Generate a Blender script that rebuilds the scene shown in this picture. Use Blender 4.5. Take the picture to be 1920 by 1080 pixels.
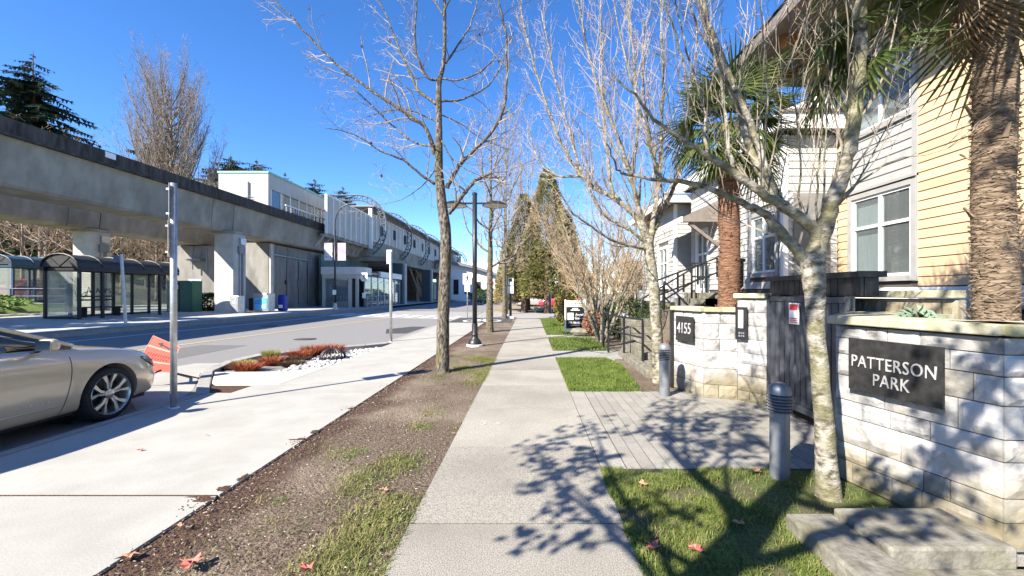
import bpy, bmesh, math, random
from mathutils import Vector, Matrix, noise
from mathutils.bvhtree import BVHTree
R = math.radians
for o in list(bpy.data.objects): bpy.data.objects.remove(o)
scene = bpy.context.scene
C = scene.collection

# ------------------------------------------------------------------ camera
F, CX, CY, H = 805.0, 993.0, 550.0, 1.5       # focal length in photo pixels, vanishing point, eye height
cam_data = bpy.data.cameras.new('camera'); cam = bpy.data.objects.new('camera', cam_data); C.objects.link(cam)
cam.location = (0, 0, H); cam.rotation_euler = (R(90), 0, 0)
cam_data.sensor_width = 36; cam_data.lens = 36*F/1920
cam_data.shift_x = -(CX-960)/1920; cam_data.shift_y = (CY-540)/1920
cam_data.clip_end = 3000; cam_data.clip_start = 0.05
scene.camera = cam
# ------------------------------------------------------------------ sky and sun
SUN_EL, SUN_AZ = R(37), R(224.5)               # sun stands behind the left shoulder
world = bpy.data.worlds.new('World'); scene.world = world; world.use_nodes = True
wn = world.node_tree.nodes; wl = world.node_tree.links; wn.clear()
sky = wn.new('ShaderNodeTexSky'); sky.sky_type = 'NISHITA'; sky.sun_disc = False
sky.sun_elevation = SUN_EL; sky.sun_rotation = SUN_AZ; sky.altitude = 1500; sky.air_density = 1.0; sky.dust_density = 0.15; sky.ozone_density = 4.0
hsv = wn.new('ShaderNodeHueSaturation'); hsv.inputs['Hue'].default_value = 0.507; hsv.inputs['Saturation'].default_value = 1.22; hsv.inputs['Value'].default_value = 1.0
bg = wn.new('ShaderNodeBackground'); bg.inputs['Strength'].default_value = 0.105
wo = wn.new('ShaderNodeOutputWorld')
wl.new(sky.outputs[0], hsv.inputs['Color']); wl.new(hsv.outputs[0], bg.inputs[0]); wl.new(bg.outputs[0], wo.inputs[0])
sd = bpy.data.lights.new('sun', 'SUN'); sd.energy = 5.0; sd.angle = R(0.53); sd.color = (1.0, 0.92, 0.80)
sun = bpy.data.objects.new('sun', sd); C.objects.link(sun)
to_sun = Vector((math.sin(SUN_AZ)*math.cos(SUN_EL), math.cos(SUN_AZ)*math.cos(SUN_EL), math.sin(SUN_EL)))
sun.rotation_euler = to_sun.to_track_quat('Z', 'Y').to_euler(); sun.location = to_sun*60
scene.view_settings.view_transform = 'Standard'; scene.view_settings.look = 'None'
scene.view_settings.gamma = 1.0; scene.view_settings.exposure = 1.52; scene.view_settings.use_curve_mapping = False

# ------------------------------------------------------------------ helpers
def P(px, py, Y): return Vector(((px-CX)/F*Y, Y, H-(py-CY)/F*Y))   # a point seen in the photo, at its real distance
def G(px, py, z=0.0):
    Y = F*(H-z)/(py-CY); return Vector(((px-CX)/F*Y, Y, z))
ORG = {}
class MB:
    """collects shapes in world space; build() links them as ONE mesh object, stored relative to its thing"""
    def __init__(s): s.v = []; s.f = []
    def add(s, vs, fs):
        b = len(s.v); s.v += [tuple(v) for v in vs]; s.f += [tuple(b+i for i in f) for f in fs]; return s
    def box(s, x0, x1, y0, y1, z0, z1):
        return s.add([(x0,y0,z0),(x1,y0,z0),(x1,y1,z0),(x0,y1,z0),(x0,y0,z1),(x1,y0,z1),(x1,y1,z1),(x0,y1,z1)],
            [(0,3,2,1),(4,5,6,7),(0,1,5,4),(1,2,6,5),(2,3,7,6),(3,0,4,7)])
    def bar(s, a, b, w, h, up=(0,0,1)):
        a = Vector(a); b = Vector(b); d = (b-a).normalized(); up = Vector(up)
        if abs(d.dot(up)) > 0.99: up = Vector((0,1,0))
        x = d.cross(up).normalized()*w/2; z = x.cross(d).normalized()*h/2
        vs = [a-x-z, a+x-z, a+x+z, a-x+z, b-x-z, b+x-z, b+x+z, b-x+z]
        return s.add(vs, [(0,1,2,3),(7,6,5,4),(0,4,5,1),(1,5,6,2),(2,6,7,3),(3,7,4,0)])
    def tube(s, pts, rad, n=8, cap=True):
        pts = [Vector(p) for p in pts]
        if not isinstance(rad, (list, tuple)): rad = [rad]*len(pts)
        vs = []; fs = []; u = None
        for i, p in enumerate(pts):
            d = (pts[min(i+1, len(pts)-1)]-pts[max(i-1, 0)])
            d = d.normalized() if d.length > 1e-9 else Vector((0,0,1))
            if u is None: u = d.cross(Vector((0.31,0.87,0.1)) if abs(d.z) > 0.8 else Vector((0,0,1))).normalized()
            else:
                u = u - d*u.dot(d); u = u.normalized() if u.length > 1e-6 else d.orthogonal().normalized()
            w = d.cross(u)
            for k in range(n):
                a = 2*math.pi*k/n; vs.append(p+(u*math.cos(a)+w*math.sin(a))*rad[i])
        for i in range(len(pts)-1):
            for k in range(n):
                k2 = (k+1) % n; fs.append((i*n+k, i*n+k2, (i+1)*n+k2, (i+1)*n+k))
        if cap and n > 3: fs.append(tuple(range(n))[::-1]); fs.append(tuple((len(pts)-1)*n+k for k in range(n)))
        return s.add(vs, fs)
    def lathe(s, prof, c=(0,0,0), n=24, axis='z', cap=True):
        c = Vector(c); vs = []; fs = []
        for r, z in prof:
            for k in range(n):
                a = 2*math.pi*k/n; x, y = r*math.cos(a), r*math.sin(a)
                vs.append(c+(Vector((x,y,z)) if axis == 'z' else Vector((z,x,y)) if axis == 'x' else Vector((y,z,x))))
        for i in range(len(prof)-1):
            for k in range(n):
                k2 = (k+1) % n; fs.append((i*n+k, i*n+k2, (i+1)*n+k2, (i+1)*n+k))
        if cap: fs.append(tuple(range(n))[::-1]); fs.append(tuple((len(prof)-1)*n+k for k in range(n)))
        return s.add(vs, fs)
    def prism(s, poly, z0, z1):
        n = len(poly); area = sum(poly[i][0]*poly[(i+1) % n][1]-poly[(i+1) % n][0]*poly[i][1] for i in range(n))
        if area < 0: poly = poly[::-1]
        g = lambda z, p: z(p[0], p[1]) if callable(z) else z
        vs = [(p[0],p[1],g(z0,p)) for p in poly]+[(p[0],p[1],g(z1,p)) for p in poly]
        return s.add(vs, [tuple(range(n))[::-1], tuple(range(n,2*n))]+[(i,(i+1)%n,n+(i+1)%n,n+i) for i in range(n)])
    def extrude(s, poly3, d):
        """closed planar outline in 3D pushed along d"""
        n = len(poly3); d = Vector(d); a = [Vector(p) for p in poly3]; b = [p+d for p in a]
        return s.add(a+b, [tuple(range(n))[::-1], tuple(range(n,2*n))]+[(i,(i+1)%n,n+(i+1)%n,n+i) for i in range(n)])
    def quad(s, a, b, c, d): return s.add([a,b,c,d], [(0,1,2,3)])
    def build(s, name, mat, parent=None, smooth=False, bevel=0, seg=2, flat_angle=None):
        off = ORG.get(parent.name, Vector((0,0,0))) if parent else Vector((0,0,0))
        me = bpy.data.meshes.new(name); me.from_pydata([(v[0]-off[0], v[1]-off[1], v[2]-off[2]) for v in s.v], [], s.f)
        if isinstance(mat, (list, tuple)):
            for m in mat: me.materials.append(m)
        elif mat: me.materials.append(mat)
        o = bpy.data.objects.new(name, me); C.objects.link(o)
        if parent: o.parent = parent; ORG[o.name] = off
        if smooth:
            me.polygons.foreach_set('use_smooth', [True]*len(me.polygons))
            if flat_angle:
                try: me.set_sharp_from_angle(angle=R(flat_angle))
                except Exception: pass
        if bevel:
            b = o.modifiers.new('bevel', 'BEVEL'); b.width = bevel; b.segments = seg; b.limit_method = 'ANGLE'; b.angle_limit = R(40)
        return o
def tag(o, label=None, cat=None, group=None, kind=None):
    if label: o['label'] = label
    if cat: o['category'] = cat
    if group: o['group'] = group
    if kind: o['kind'] = kind
    return o
def thing(name, loc, label, cat, group=None):
    o = bpy.data.objects.new(name, None); C.objects.link(o); o.location = loc; o.empty_display_size = 0.2
    ORG[o.name] = Vector(loc); return tag(o, label, cat, group)
def sub(name, parent):
    """an Empty used as a part that carries sub-parts"""
    o = bpy.data.objects.new(name, None); C.objects.link(o); o.parent = parent; ORG[o.name] = ORG[parent.name]; return o
def copy_tree(o, parent=None):
    c = o.copy(); C.objects.link(c); c.parent = parent
    for ch in list(o.children): copy_tree(ch, c)
    return c
def place(o, loc, rz=0, sc=1, label=None):
    o.location = loc; o.rotation_euler = (0,0,rz); o.scale = (sc,sc,sc) if not isinstance(sc, tuple) else sc
    if label: o['label'] = label
    return o
UNIT = {}
def unit_piece(name, mat, parent, centre, size, rot=0.0, mesh='box', tilt=None):
    """a small piece that shares one unit mesh; centre in world space"""
    key = (mesh, mat.name)
    if key not in UNIT:
        b = MB().box(-.5,.5,-.5,.5,-.5,.5); me = bpy.data.meshes.new(mesh); bm = bmesh.new()
        me.from_pydata(b.v, [], b.f); me.materials.append(mat); UNIT[key] = me
    o = bpy.data.objects.new(name, UNIT[key]); C.objects.link(o); o.parent = parent
    off = ORG.get(parent.name, Vector((0,0,0)))
    o.location = Vector(centre)-off; o.scale = size; o.rotation_euler = (tilt[0] if tilt else 0, tilt[1] if tilt else 0, rot)
    return o
def catmull(pts, n=4):
    pts = [Vector(p) for p in pts]; out = []
    for i in range(len(pts)-1):
        p0 = pts[max(i-1,0)]; p1 = pts[i]; p2 = pts[i+1]; p3 = pts[min(i+2,len(pts)-1)]
        for k in range(n):
            t = k/n; out.append(0.5*((2*p1)+(p2-p0)*t+(2*p0-5*p1+4*p2-p3)*t*t+(3*p1-p0-3*p2+p3)*t**3))
    out.append(pts[-1]); return out
def text_mesh(name, txt, size, mat, parent, mtx, depth=0.002, align='CENTER', xs=1.0, space=1.0):
    cu = bpy.data.curves.new('t', 'FONT'); cu.body = txt; cu.size = size; cu.extrude = depth; cu.align_x = align; cu.align_y = 'CENTER'
    cu.resolution_u = 3; cu.space_character = space
    t = bpy.data.objects.new('t', cu); C.objects.link(t); dg = bpy.context.evaluated_depsgraph_get()
    me = bpy.data.meshes.new_from_object(t.evaluated_get(dg)); bpy.data.objects.remove(t); bpy.data.curves.remove(cu)
    off = ORG.get(parent.name, Vector((0,0,0)))
    me.transform(Matrix.Translation(-off) @ mtx @ Matrix.Diagonal((xs,1,1,1))); me.name = name
    me.materials.clear(); me.materials.append(mat)
    o = bpy.data.objects.new(name, me); C.objects.link(o); o.parent = parent; ORG[o.name] = off; return o
def frame_mtx(origin, right, up):
    r = Vector(right).normalized(); u = Vector(up).normalized(); n = r.cross(u)
    m = Matrix.Identity(4)
    for i in range(3): m[i][0] = r[i]; m[i][1] = u[i]; m[i][2] = n[i]; m[i][3] = origin[i]
    return m

# ------------------------------------------------------------------ materials
MATS = {}
def mat(name, c1, c2=None, rough=0.8, scale=6.0, detail=6.0, bump=0.0, bscale=None, metal=0.0, spec=0.35, c3=None, scale3=1.2, amt3=0.5, rnd=0.0, stretch=(1,1,1), coat=0.0, thr=(0.35,0.65), thr3=(0.5,0.62), bdist=0.02):
    """noise-driven surface: c1..c2 fine variation, c3 larger blotches, rnd = value spread from piece to piece"""
    if name in MATS: return MATS[name]
    m = bpy.data.materials.new(name); m.use_nodes = True; nt = m.node_tree; N = nt.nodes; L = nt.links
    b = N['Principled BSDF']; b.inputs['Roughness'].default_value = rough; b.inputs['Metallic'].default_value = metal
    b.inputs['Specular IOR Level'].default_value = spec; b.inputs['Coat Weight'].default_value = coat; b.inputs['Coat Roughness'].default_value = 0.08
    tc = N.new('ShaderNodeTexCoord'); mp = N.new('ShaderNodeMapping'); mp.inputs['Scale'].default_value = stretch
    oi = N.new('ShaderNodeObjectInfo'); vm = N.new('ShaderNodeVectorMath'); vm.operation = 'ADD'
    cm = N.new('ShaderNodeVectorMath'); cm.operation = 'SCALE'; cm.inputs[0].default_value = (31.7, 17.3, 11.9)
    L.new(oi.outputs['Random'], cm.inputs['Scale']); L.new(tc.outputs['Object'], vm.inputs[0]); L.new(cm.outputs[0], vm.inputs[1]); L.new(vm.outputs[0], mp.inputs[0])
    col = None
    if c2 is not None:
        nz = N.new('ShaderNodeTexNoise'); nz.inputs['Scale'].default_value = scale; nz.inputs['Detail'].default_value = detail; nz.inputs['Roughness'].default_value = 0.62
        L.new(mp.outputs[0], nz.inputs['Vector'])
        cr = N.new('ShaderNodeValToRGB'); cr.color_ramp.elements[0].color = (*c1,1); cr.color_ramp.elements[1].color = (*c2,1)
        cr.color_ramp.elements[0].position = thr[0]; cr.color_ramp.elements[1].position = thr[1]
        L.new(nz.outputs['Fac'], cr.inputs[0]); col = cr.outputs[0]
    else:
        rgb = N.new('ShaderNodeRGB'); rgb.outputs[0].default_value = (*c1,1); col = rgb.outputs[0]
    if c3 is not None:
        n3 = N.new('ShaderNodeTexNoise'); n3.inputs['Scale'].default_value = scale3; n3.inputs['Detail'].default_value = 5
        L.new(mp.outputs[0], n3.inputs['Vector'])
        r3 = N.new('ShaderNodeMapRange'); r3.inputs['From Min'].default_value = thr3[0]; r3.inputs['From Max'].default_value = thr3[1]; r3.inputs['To Max'].default_value = amt3
        L.new(n3.outputs['Fac'], r3.inputs[0])
        mx = N.new('ShaderNodeMix'); mx.data_type = 'RGBA'; mx.inputs['B'].default_value = (*c3,1)
        L.new(r3.outputs[0], mx.inputs['Factor']); L.new(col, mx.inputs['A']); col = mx.outputs['Result']
    if rnd:
        hs = N.new('ShaderNodeHueSaturation'); mr = N.new('ShaderNodeMapRange'); mr.inputs['To Min'].default_value = 1-rnd; mr.inputs['To Max'].default_value = 1+rnd
        L.new(oi.outputs['Random'], mr.inputs[0]); L.new(mr.outputs[0], hs.inputs['Value']); L.new(col, hs.inputs['Color']); col = hs.outputs[0]
    L.new(col, b.inputs['Base Color'])
    if bump:
        nb = N.new('ShaderNodeTexNoise'); nb.inputs['Scale'].default_value = bscale or scale*3; nb.inputs['Detail'].default_value = 6
        L.new(mp.outputs[0], nb.inputs['Vector']); bp = N.new('ShaderNodeBump'); bp.inputs['Strength'].default_value = bump; bp.inputs['Distance'].default_value = bdist
        L.new(nb.outputs['Fac'], bp.inputs['Height']); L.new(bp.outputs[0], b.inputs['Normal'])
    MATS[name] = m; return m
def glass_mat(name, tint, rough=0.03, alpha=0.35, spec=0.6):
    """thin pane: mostly clear, tinted, reflecting at grazing angles"""
    if name in MATS: return MATS[name]
    m = bpy.data.materials.new(name); m.use_nodes = True; N = m.node_tree.nodes; L = m.node_tree.links; N.clear()
    out = N.new('ShaderNodeOutputMaterial'); tr = N.new('ShaderNodeBsdfTransparent'); tr.inputs[0].default_value = (*tint,1)
    gl = N.new('ShaderNodeBsdfGlossy'); gl.inputs['Roughness'].default_value = rough; gl.inputs[0].default_value = (0.9,0.95,1,1)
    df = N.new('ShaderNodeBsdfDiffuse'); df.inputs[0].default_value = (*[0.5*c+0.05 for c in tint],1)
    lw = N.new('ShaderNodeLayerWeight'); lw.inputs[0].default_value = 0.5; pw = N.new('ShaderNodeMath'); pw.operation = 'POWER'; pw.inputs[1].default_value = 4.0; L.new(lw.outputs['Facing'], pw.inputs[0])
    fr = N.new('ShaderNodeMath'); fr.operation = 'MULTIPLY_ADD'; fr.inputs[1].default_value = 0.75; fr.inputs[2].default_value = 0.035; L.new(pw.outputs[0], fr.inputs[0])
    m1 = N.new('ShaderNodeMixShader'); m1.inputs[0].default_value = alpha; L.new(tr.outputs[0], m1.inputs[1]); L.new(df.outputs[0], m1.inputs[2])
    m2 = N.new('ShaderNodeMixShader'); L.new(fr.outputs[0], m2.inputs[0]); L.new(m1.outputs[0], m2.inputs[1]); L.new(gl.outputs[0], m2.inputs[2])
    L.new(m2.outputs[0], out.inputs[0]); MATS[name] = m; return m
def leaf_mat(name, c1, c2, rough=0.6, trans=0.25, rnd_scale=3.0):
    if name in MATS: return MATS[name]
    m = mat(name, c1, c2, rough=rough, scale=rnd_scale, spec=0.25); N = m.node_tree.nodes; L = m.node_tree.links
    b = N['Principled BSDF']; out = N['Material Output']; t = N.new('ShaderNodeBsdfTranslucent'); mx = N.new('ShaderNodeMixShader'); mx.inputs[0].default_value = trans
    src = b.inputs['Base Color'].links[0].from_socket; L.new(src, t.inputs[0]); L.new(b.outputs[0], mx.inputs[1]); L.new(t.outputs[0], mx.inputs[2]); L.new(mx.outputs[0], out.inputs[0]); return m
M_path = mat('new_concrete', (0.305,0.297,0.268), (0.36,0.352,0.32), rough=0.9, scale=2.2, bump=0.12, bscale=60, c3=(0.28,0.265,0.23), scale3=0.7, amt3=0.45, thr3=(0.52,0.75))
M_walk = mat('aggregate_concrete', (0.155,0.145,0.122), (0.375,0.352,0.305), rough=0.92, scale=135, detail=3, bump=0.2, bscale=150, c3=(0.15,0.138,0.115), scale3=1.1, amt3=0.5, thr3=(0.46,0.72), thr=(0.38,0.58), rnd=0.11)
M_curb = mat('kerb_concrete', (0.24,0.23,0.205), (0.33,0.32,0.29), rough=0.9, scale=8, bump=0.1, c3=(0.3,0.28,0.25), amt3=0.3, scale3=3, rnd=0.05)
M_asph = mat('asphalt', (0.15,0.148,0.145), (0.245,0.24,0.233), rough=0.88, scale=170, detail=4, bump=0.25, bscale=180, c3=(0.21,0.205,0.195), scale3=0.5, amt3=0.4, thr3=(0.4,0.7), stretch=(1,0.5,1))
M_asphN = mat('asphalt_new', (0.035,0.035,0.036), (0.075,0.074,0.073), rough=0.85, scale=170, detail=4, bump=0.2)
M_asphP = mat('asphalt_pale', (0.23,0.225,0.215), (0.33,0.32,0.305), rough=0.9, scale=120, detail=4, bump=0.2)
M_farwalk = mat('far_concrete', (0.36,0.35,0.325), (0.50,0.485,0.45), rough=0.9, scale=5, c3=(0.27,0.26,0.24), amt3=0.4, scale3=0.9)
M_soil = mat('soil', (0.055,0.038,0.026), (0.19,0.145,0.105), rough=1, scale=34, detail=9, bump=0.9, bscale=55, c3=(0.235,0.188,0.14), scale3=1.1, amt3=0.75, thr3=(0.46,0.66), bdist=0.03)
M_mulch = mat('mulch', (0.03,0.016,0.011), (0.13,0.07,0.045), rough=1, scale=50, detail=8, bump=0.9, bscale=60, bdist=0.03)
M_ground = mat('ground_soil', (0.09,0.08,0.05), (0.17,0.15,0.09), rough=1, scale=3, detail=8, c3=(0.07,0.10,0.035), scale3=0.3, amt3=0.7)
M_paver = mat('paver', (0.215,0.205,0.18), (0.32,0.305,0.27), rough=0.9, scale=45, bump=0.2, bscale=80, rnd=0.10, c3=(0.17,0.165,0.15), scale3=5, amt3=0.3)
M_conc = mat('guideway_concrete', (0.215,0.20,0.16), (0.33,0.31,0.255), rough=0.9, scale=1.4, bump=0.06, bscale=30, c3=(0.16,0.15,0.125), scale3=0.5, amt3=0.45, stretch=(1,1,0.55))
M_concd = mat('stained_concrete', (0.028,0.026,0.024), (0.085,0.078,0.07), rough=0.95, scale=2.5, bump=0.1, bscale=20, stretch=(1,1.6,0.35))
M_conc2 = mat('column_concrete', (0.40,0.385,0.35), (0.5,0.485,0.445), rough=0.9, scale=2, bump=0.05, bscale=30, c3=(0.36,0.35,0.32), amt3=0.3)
M_white = mat('white_panel', (0.37,0.36,0.325), (0.48,0.47,0.43), rough=0.6, scale=1.5, c3=(0.45,0.42,0.35), scale3=0.9, amt3=0.35, stretch=(1,1,0.3))
M_trimw = mat('white_trim', (0.74,0.74,0.73), (0.8,0.8,0.79), rough=0.45, scale=3)
M_black = mat('black_metal', (0.012,0.012,0.014), (0.022,0.022,0.025), rough=0.42, scale=8, spec=0.5)
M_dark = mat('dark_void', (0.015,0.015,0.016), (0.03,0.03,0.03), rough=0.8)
M_steel = mat('galvanised_steel', (0.42,0.43,0.44), (0.56,0.57,0.57), rough=0.42, scale=20, metal=0.75, c3=(0.3,0.3,0.3), amt3=0.4, scale3=6)
M_grey = mat('grey_metal', (0.16,0.17,0.19), (0.21,0.22,0.24), rough=0.45, scale=10, metal=0.2)
M_signw = mat('sign_white', (0.78,0.78,0.77), (0.82,0.82,0.81), rough=0.4)
M_ink = mat('sign_black', (0.012,0.012,0.012), rough=0.5)
M_paint = mat('road_paint', (0.62,0.61,0.58), (0.78,0.77,0.74), rough=0.7, scale=30)
M_yellow = mat('yellow_line', (0.42,0.33,0.16), (0.60,0.47,0.24), rough=0.7, scale=30)
M_red = mat('sign_red', (0.55,0.03,0.035), (0.6,0.05,0.05), rough=0.4)
# ================================================================== the setting
def struct(o): return tag(o, kind='structure')
def zr(x): return -0.13+0.026*max(0, min(11.5, -4.4-x))          # the road falls gently towards the near kerb
def xf(y): return -14.75+0.063*(min(max(y,-10),40)-12.9)          # far kerb line
def zf(x, y=0): return 0.28+0.02*max(0, min(14, -14.2-x))         # far pavement
rnd = random.Random(5)
# ground, one sheet to the horizon
mb = MB(); xs = [-900,-300,-120,-70,-50,-38,-30,-24,-15.5,-14.9,-4,3,6,30,100,300,900]; ys = [-300,-60,-10,20,50,80,120,200,400,900,2200]
def gz(x, y):
    if x < -15.2:
        return 0.24 + (max(0, -30-x)*0.16 if x > -70 else 6.4)
    return -0.45
for j, y in enumerate(ys):
    for i, x in enumerate(xs): mb.v.append((x, y, gz(x, y)))
nx = len(xs)
for j in range(len(ys)-1):
    for i in range(nx-1): mb.f.append((j*nx+i, j*nx+i+1, (j+1)*nx+i+1, (j+1)*nx+i))
struct(mb.build('ground', M_ground))
# road
mb = MB(); rows = [-40,-10,0,5,10,15,20,25,30,40,60,100,200]
cols = 6
for y in rows:
    x0, x1 = -4.1, xf(y)-0.05
    for k in range(cols+1):
        x = x0+(x1-x0)*k/cols; mb.v.append((x, y, zr(x)))
for j in range(len(rows)-1):
    for k in range(cols):
        a = j*(cols+1)+k; mb.f.append((a, a+cols+1, a+cols+2, a+1))
road = struct(mb.build('road', M_asph))
# cross street and raised crossing, paler
mb = MB().prism([(-4.0,26.6),(70,26.6),(70,37),(-4.0,37)], -0.4, -0.126); struct(mb.build('cross_street', M_asphP))
mb = MB(); 
for (ya, yb) in ((26.3, 36.5),):
    pts = [(-4.05,ya),(-4.05,yb)]; far = [(xf(yb)+0.02,yb),(xf(ya)+0.02,ya)]
    n = 6; L0 = [(-4.05+(xf(ya)+0.02+4.05)*k/n, ya) for k in range(n+1)]; L1 = [(-4.05+(xf(yb)+0.02+4.05)*k/n, yb) for k in range(n+1)]
    for k in range(n): mb.quad(*[(p[0],p[1],zr(p[0])+0.005) for p in (L0[k+1],L0[k],L1[k],L1[k+1])])
struct(mb.build('crossing', M_asphP))
# painted lines on the road: the yellow centre line and bars at the crossing
def line_strip(name, pts, w, m, lift=0.008, zfun=zr):
    mb = MB()
    for a, b in zip(pts[:-1], pts[1:]):
        a = Vector((a[0],a[1])); b = Vector((b[0],b[1])); d = (b-a).normalized(); n = Vector((-d.y,d.x))*w/2
        mb.quad(*[(p.x,p.y,zfun(p.x)+lift) for p in (a-n,b-n,b+n,a+n)])
    return struct(mb.build(name, m))
line_strip('centre_line', [(-10.7+0.097*(y-5),y) for y in (-5,0,5,10,15,20,26)], 0.10, M_yellow)
for k in range(9): line_strip('crossing_bar', [(-12.6+k*0.95,27.2),(-12.4+k*0.95,30.2)], 0.42, M_paint, lift=0.010)
line_strip('stop_line', [(3.0,28.0),(12,28.0)], 0.35, M_paint, lift=0.006, zfun=lambda x: -0.126)
line_strip('stop_line', [(3.0,31.8),(22,31.8)], 0.16, M_paint, lift=0.006, zfun=lambda x: -0.126)
line_strip('edge_line', [(-13.9+0.063*y,y+2) for y in (8,16,24)], 0.10, M_paint)
struct(MB().prism([(-4.6,17.3),(-4.55,20.8),(-5.6,20.6),(-6.3,18.9),(-5.7,17.0)], lambda x,y: zr(x)-0.1, lambda x,y: zr(x)+0.004).build('asphalt_patch', M_asphN))
struct(MB().prism([(-9.6,8.0),(-8.2,8.1),(-8.3,12.6),(-9.5,12.4)], lambda x,y: zr(x)-0.1, lambda x,y: zr(x)+0.004).build('asphalt_patch', mat('asphalt_mid', (0.10,0.10,0.098), (0.17,0.167,0.163), rough=0.9, scale=150, bump=0.2)))
for (x, y, lb) in ((-7.6,14.5,'round iron manhole cover in the near lane'),(-11.6,19.0,'round iron manhole cover in the far lane')):
    t = thing('manhole_cover', (x,y,zr(x)), lb, 'manhole cover', 'manhole covers'); MB().lathe([(0.36,-0.02),(0.36,0.006),(0.33,0.008)], (x,y,zr(x)), 24).build('frame', M_dark, t); MB().lathe([(0.31,0.0),(0.31,0.011),(0.001,0.011)], (x,y,zr(x)), 24, cap=False).build('lid', mat('cast_iron', (0.05,0.045,0.04), (0.11,0.10,0.09), rough=0.6, scale=40, bump=0.5), t)
# near kerb, bulb-out and planter rim
for k in range(9): unit_piece('kerb_stone', M_curb, struct(bpy.data.objects.get('near_kerb') or MB().box(-4.98,-4.845,-9,6.40,-0.4,-0.02).build('near_kerb', M_curb)), (-4.932, -8+1.6*k+0.8-0.02 if k < 9 else 0, -0.15), (0.13,1.585,0.30))
OUT = [(-5.0,6.41),(-5.56,7.19),(-6.4,8.4),(-6.75,9.5),(-6.78,10.6),(-6.1,11.6),(-4.85,12.75),(-4.42,13.3)]
INN = [(-4.85,6.5),(-5.38,7.24),(-6.16,8.36),(-6.5,9.4),(-6.52,10.4),(-5.9,11.35),(-4.75,12.42),(-4.27,12.95)]
rim = struct(MB().prism([(-5.42,7.3),(-6.1,8.4),(-6.4,9.4),(-6.42,10.4),(-5.85,11.25),(-4.7,12.3),(-4.2,12.6),(-4.1,7.4)], -0.4, -0.12).build('planter_bed', M_mulch))
for a in range(len(OUT)-1):
    p = [OUT[a],OUT[a+1],INN[a+1],INN[a]]; c = Vector((sum(q[0] for q in p)/4, sum(q[1] for q in p)/4))
    p = [tuple(c+(Vector(q)-c)*0.994) for q in p]; MB().prism(p, -0.35, 0.0).build('kerb_stone', M_curb, rim, bevel=0.012)
kb = struct(MB().box(-4.40,-4.27,13.3,26.2,-0.4,-0.02).build('far_run_kerb', M_curb)); kb.name = 'kerb'
for k in range(7): unit_piece('kerb_stone', M_curb, kb, (-4.345, 13.3+1.85*k+0.92, -0.15), (0.15,1.835,0.302))
# concrete apron in the road beside the bulb-out
struct(MB().prism([(-5.02,6.0),(-5.60,7.15),(-6.45,8.4),(-6.9,9.6),(-7.4,9.5),(-7.6,8.2),(-6.2,6.6),(-5.4,5.9)], lambda x,y: zr(x)-0.2, lambda x,y: zr(x)+0.004).build('gutter_apron', M_path))
# shared path of new pale concrete, slab by slab
path = struct(MB().prism([(-4.84,-9),(-2.33,-9),(-2.33,22),(-4.26,22),(-4.26,13),(-4.13,12.6),(-4.13,7.2),(-4.84,6.4)], -0.4, -0.005).build('shared_path', M_mulch))
jl = [-9,-6,-2.9,0.2,3.19,6.47,7.09,10.1,13.0,16.0,19.0,21.95]
for a, b in zip(jl[:-1], jl[1:]):
    g = 0.003; xl = -4.84 if b <= 6.5 else (-4.13 if a < 13 else -4.26)
    ga = 0.016 if abs(a-3.19) < 0.01 else g; gb = 0.016 if abs(b-3.19) < 0.01 else g
    if a == 6.47: MB().prism([(-4.50,6.47),(-2.316,6.47),(-2.316,7.085),(-4.50,7.085)], -0.10, 0.0).build('slab', M_path, path)
    else: MB().prism([(xl,a+ga),(-2.316,a+ga),(-2.316,b-gb),(xl,b-gb)], -0.10, 0.0).build('slab', M_path, path)
M_salmon = mat('tinted_concrete', (0.62,0.50,0.40), (0.66,0.58,0.50), rough=0.9, scale=4, c3=(0.62,0.60,0.55), scale3=2.0, amt3=0.8)
MB().prism([(-4.52,7.10),(-5.36,7.25),(-5.98,8.16),(-4.62,8.22),(-4.14,8.85),(-4.14,7.10)], -0.25, 0.003).build('bridging_slab', M_salmon, path)
MB().prism([(-4.84,6.49),(-5.27,7.08),(-4.515,7.08),(-4.515,6.49)], -0.25, -0.02).build('mulch_pocket', M_mulch, path)
# soil strip between the path and the pavement
mb = MB(); nxs, nys = 14, 150
for j in range(nys+1):
    y = -6+33*j/nys
    for i in range(nxs+1):
        x = -2.314+1.532*i/nxs; e = min(i, nxs-i)/nxs
        z = -0.012+0.030*noise.noise((x*2.3,y*2.3,0))*min(1,e*5)+0.014*noise.noise((x*9,y*9,3))*min(1,e*6)
        mb.v.append((x, y, z if 0 < i < nxs else -0.02))
for j in range(nys):
    for i in range(nxs): a = j*(nxs+1)+i; mb.f.append((a, a+1, a+nxs+2, a+nxs+1))
M_strip = M_soil.copy(); M_strip.name = 'soil_with_mulch'; N = M_strip.node_tree.nodes; L = M_strip.node_tree.links
bs = N['Principled BSDF']; src = bs.inputs['Base Color'].links[0].from_socket
tc = N.new('ShaderNodeTexCoord'); sx = N.new('ShaderNodeSeparateXYZ'); nz = N.new('ShaderNodeTexNoise'); nz.inputs['Scale'].default_value = 1.4; nz.inputs['Detail'].default_value = 6
L.new(tc.outputs['Object'], sx.inputs[0]); L.new(tc.outputs['Object'], nz.inputs['Vector'])
md = N.new('ShaderNodeMath'); md.operation = 'MULTIPLY_ADD'; md.inputs[1].default_value = 1.1; L.new(nz.outputs['Fac'], md.inputs[0]); L.new(sx.outputs['X'], md.inputs[2])
mr = N.new('ShaderNodeMapRange'); mr.inputs['From Min'].default_value = -1.34; mr.inputs['From Max'].default_value = -1.60; L.new(md.outputs[0], mr.inputs[0])
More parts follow.
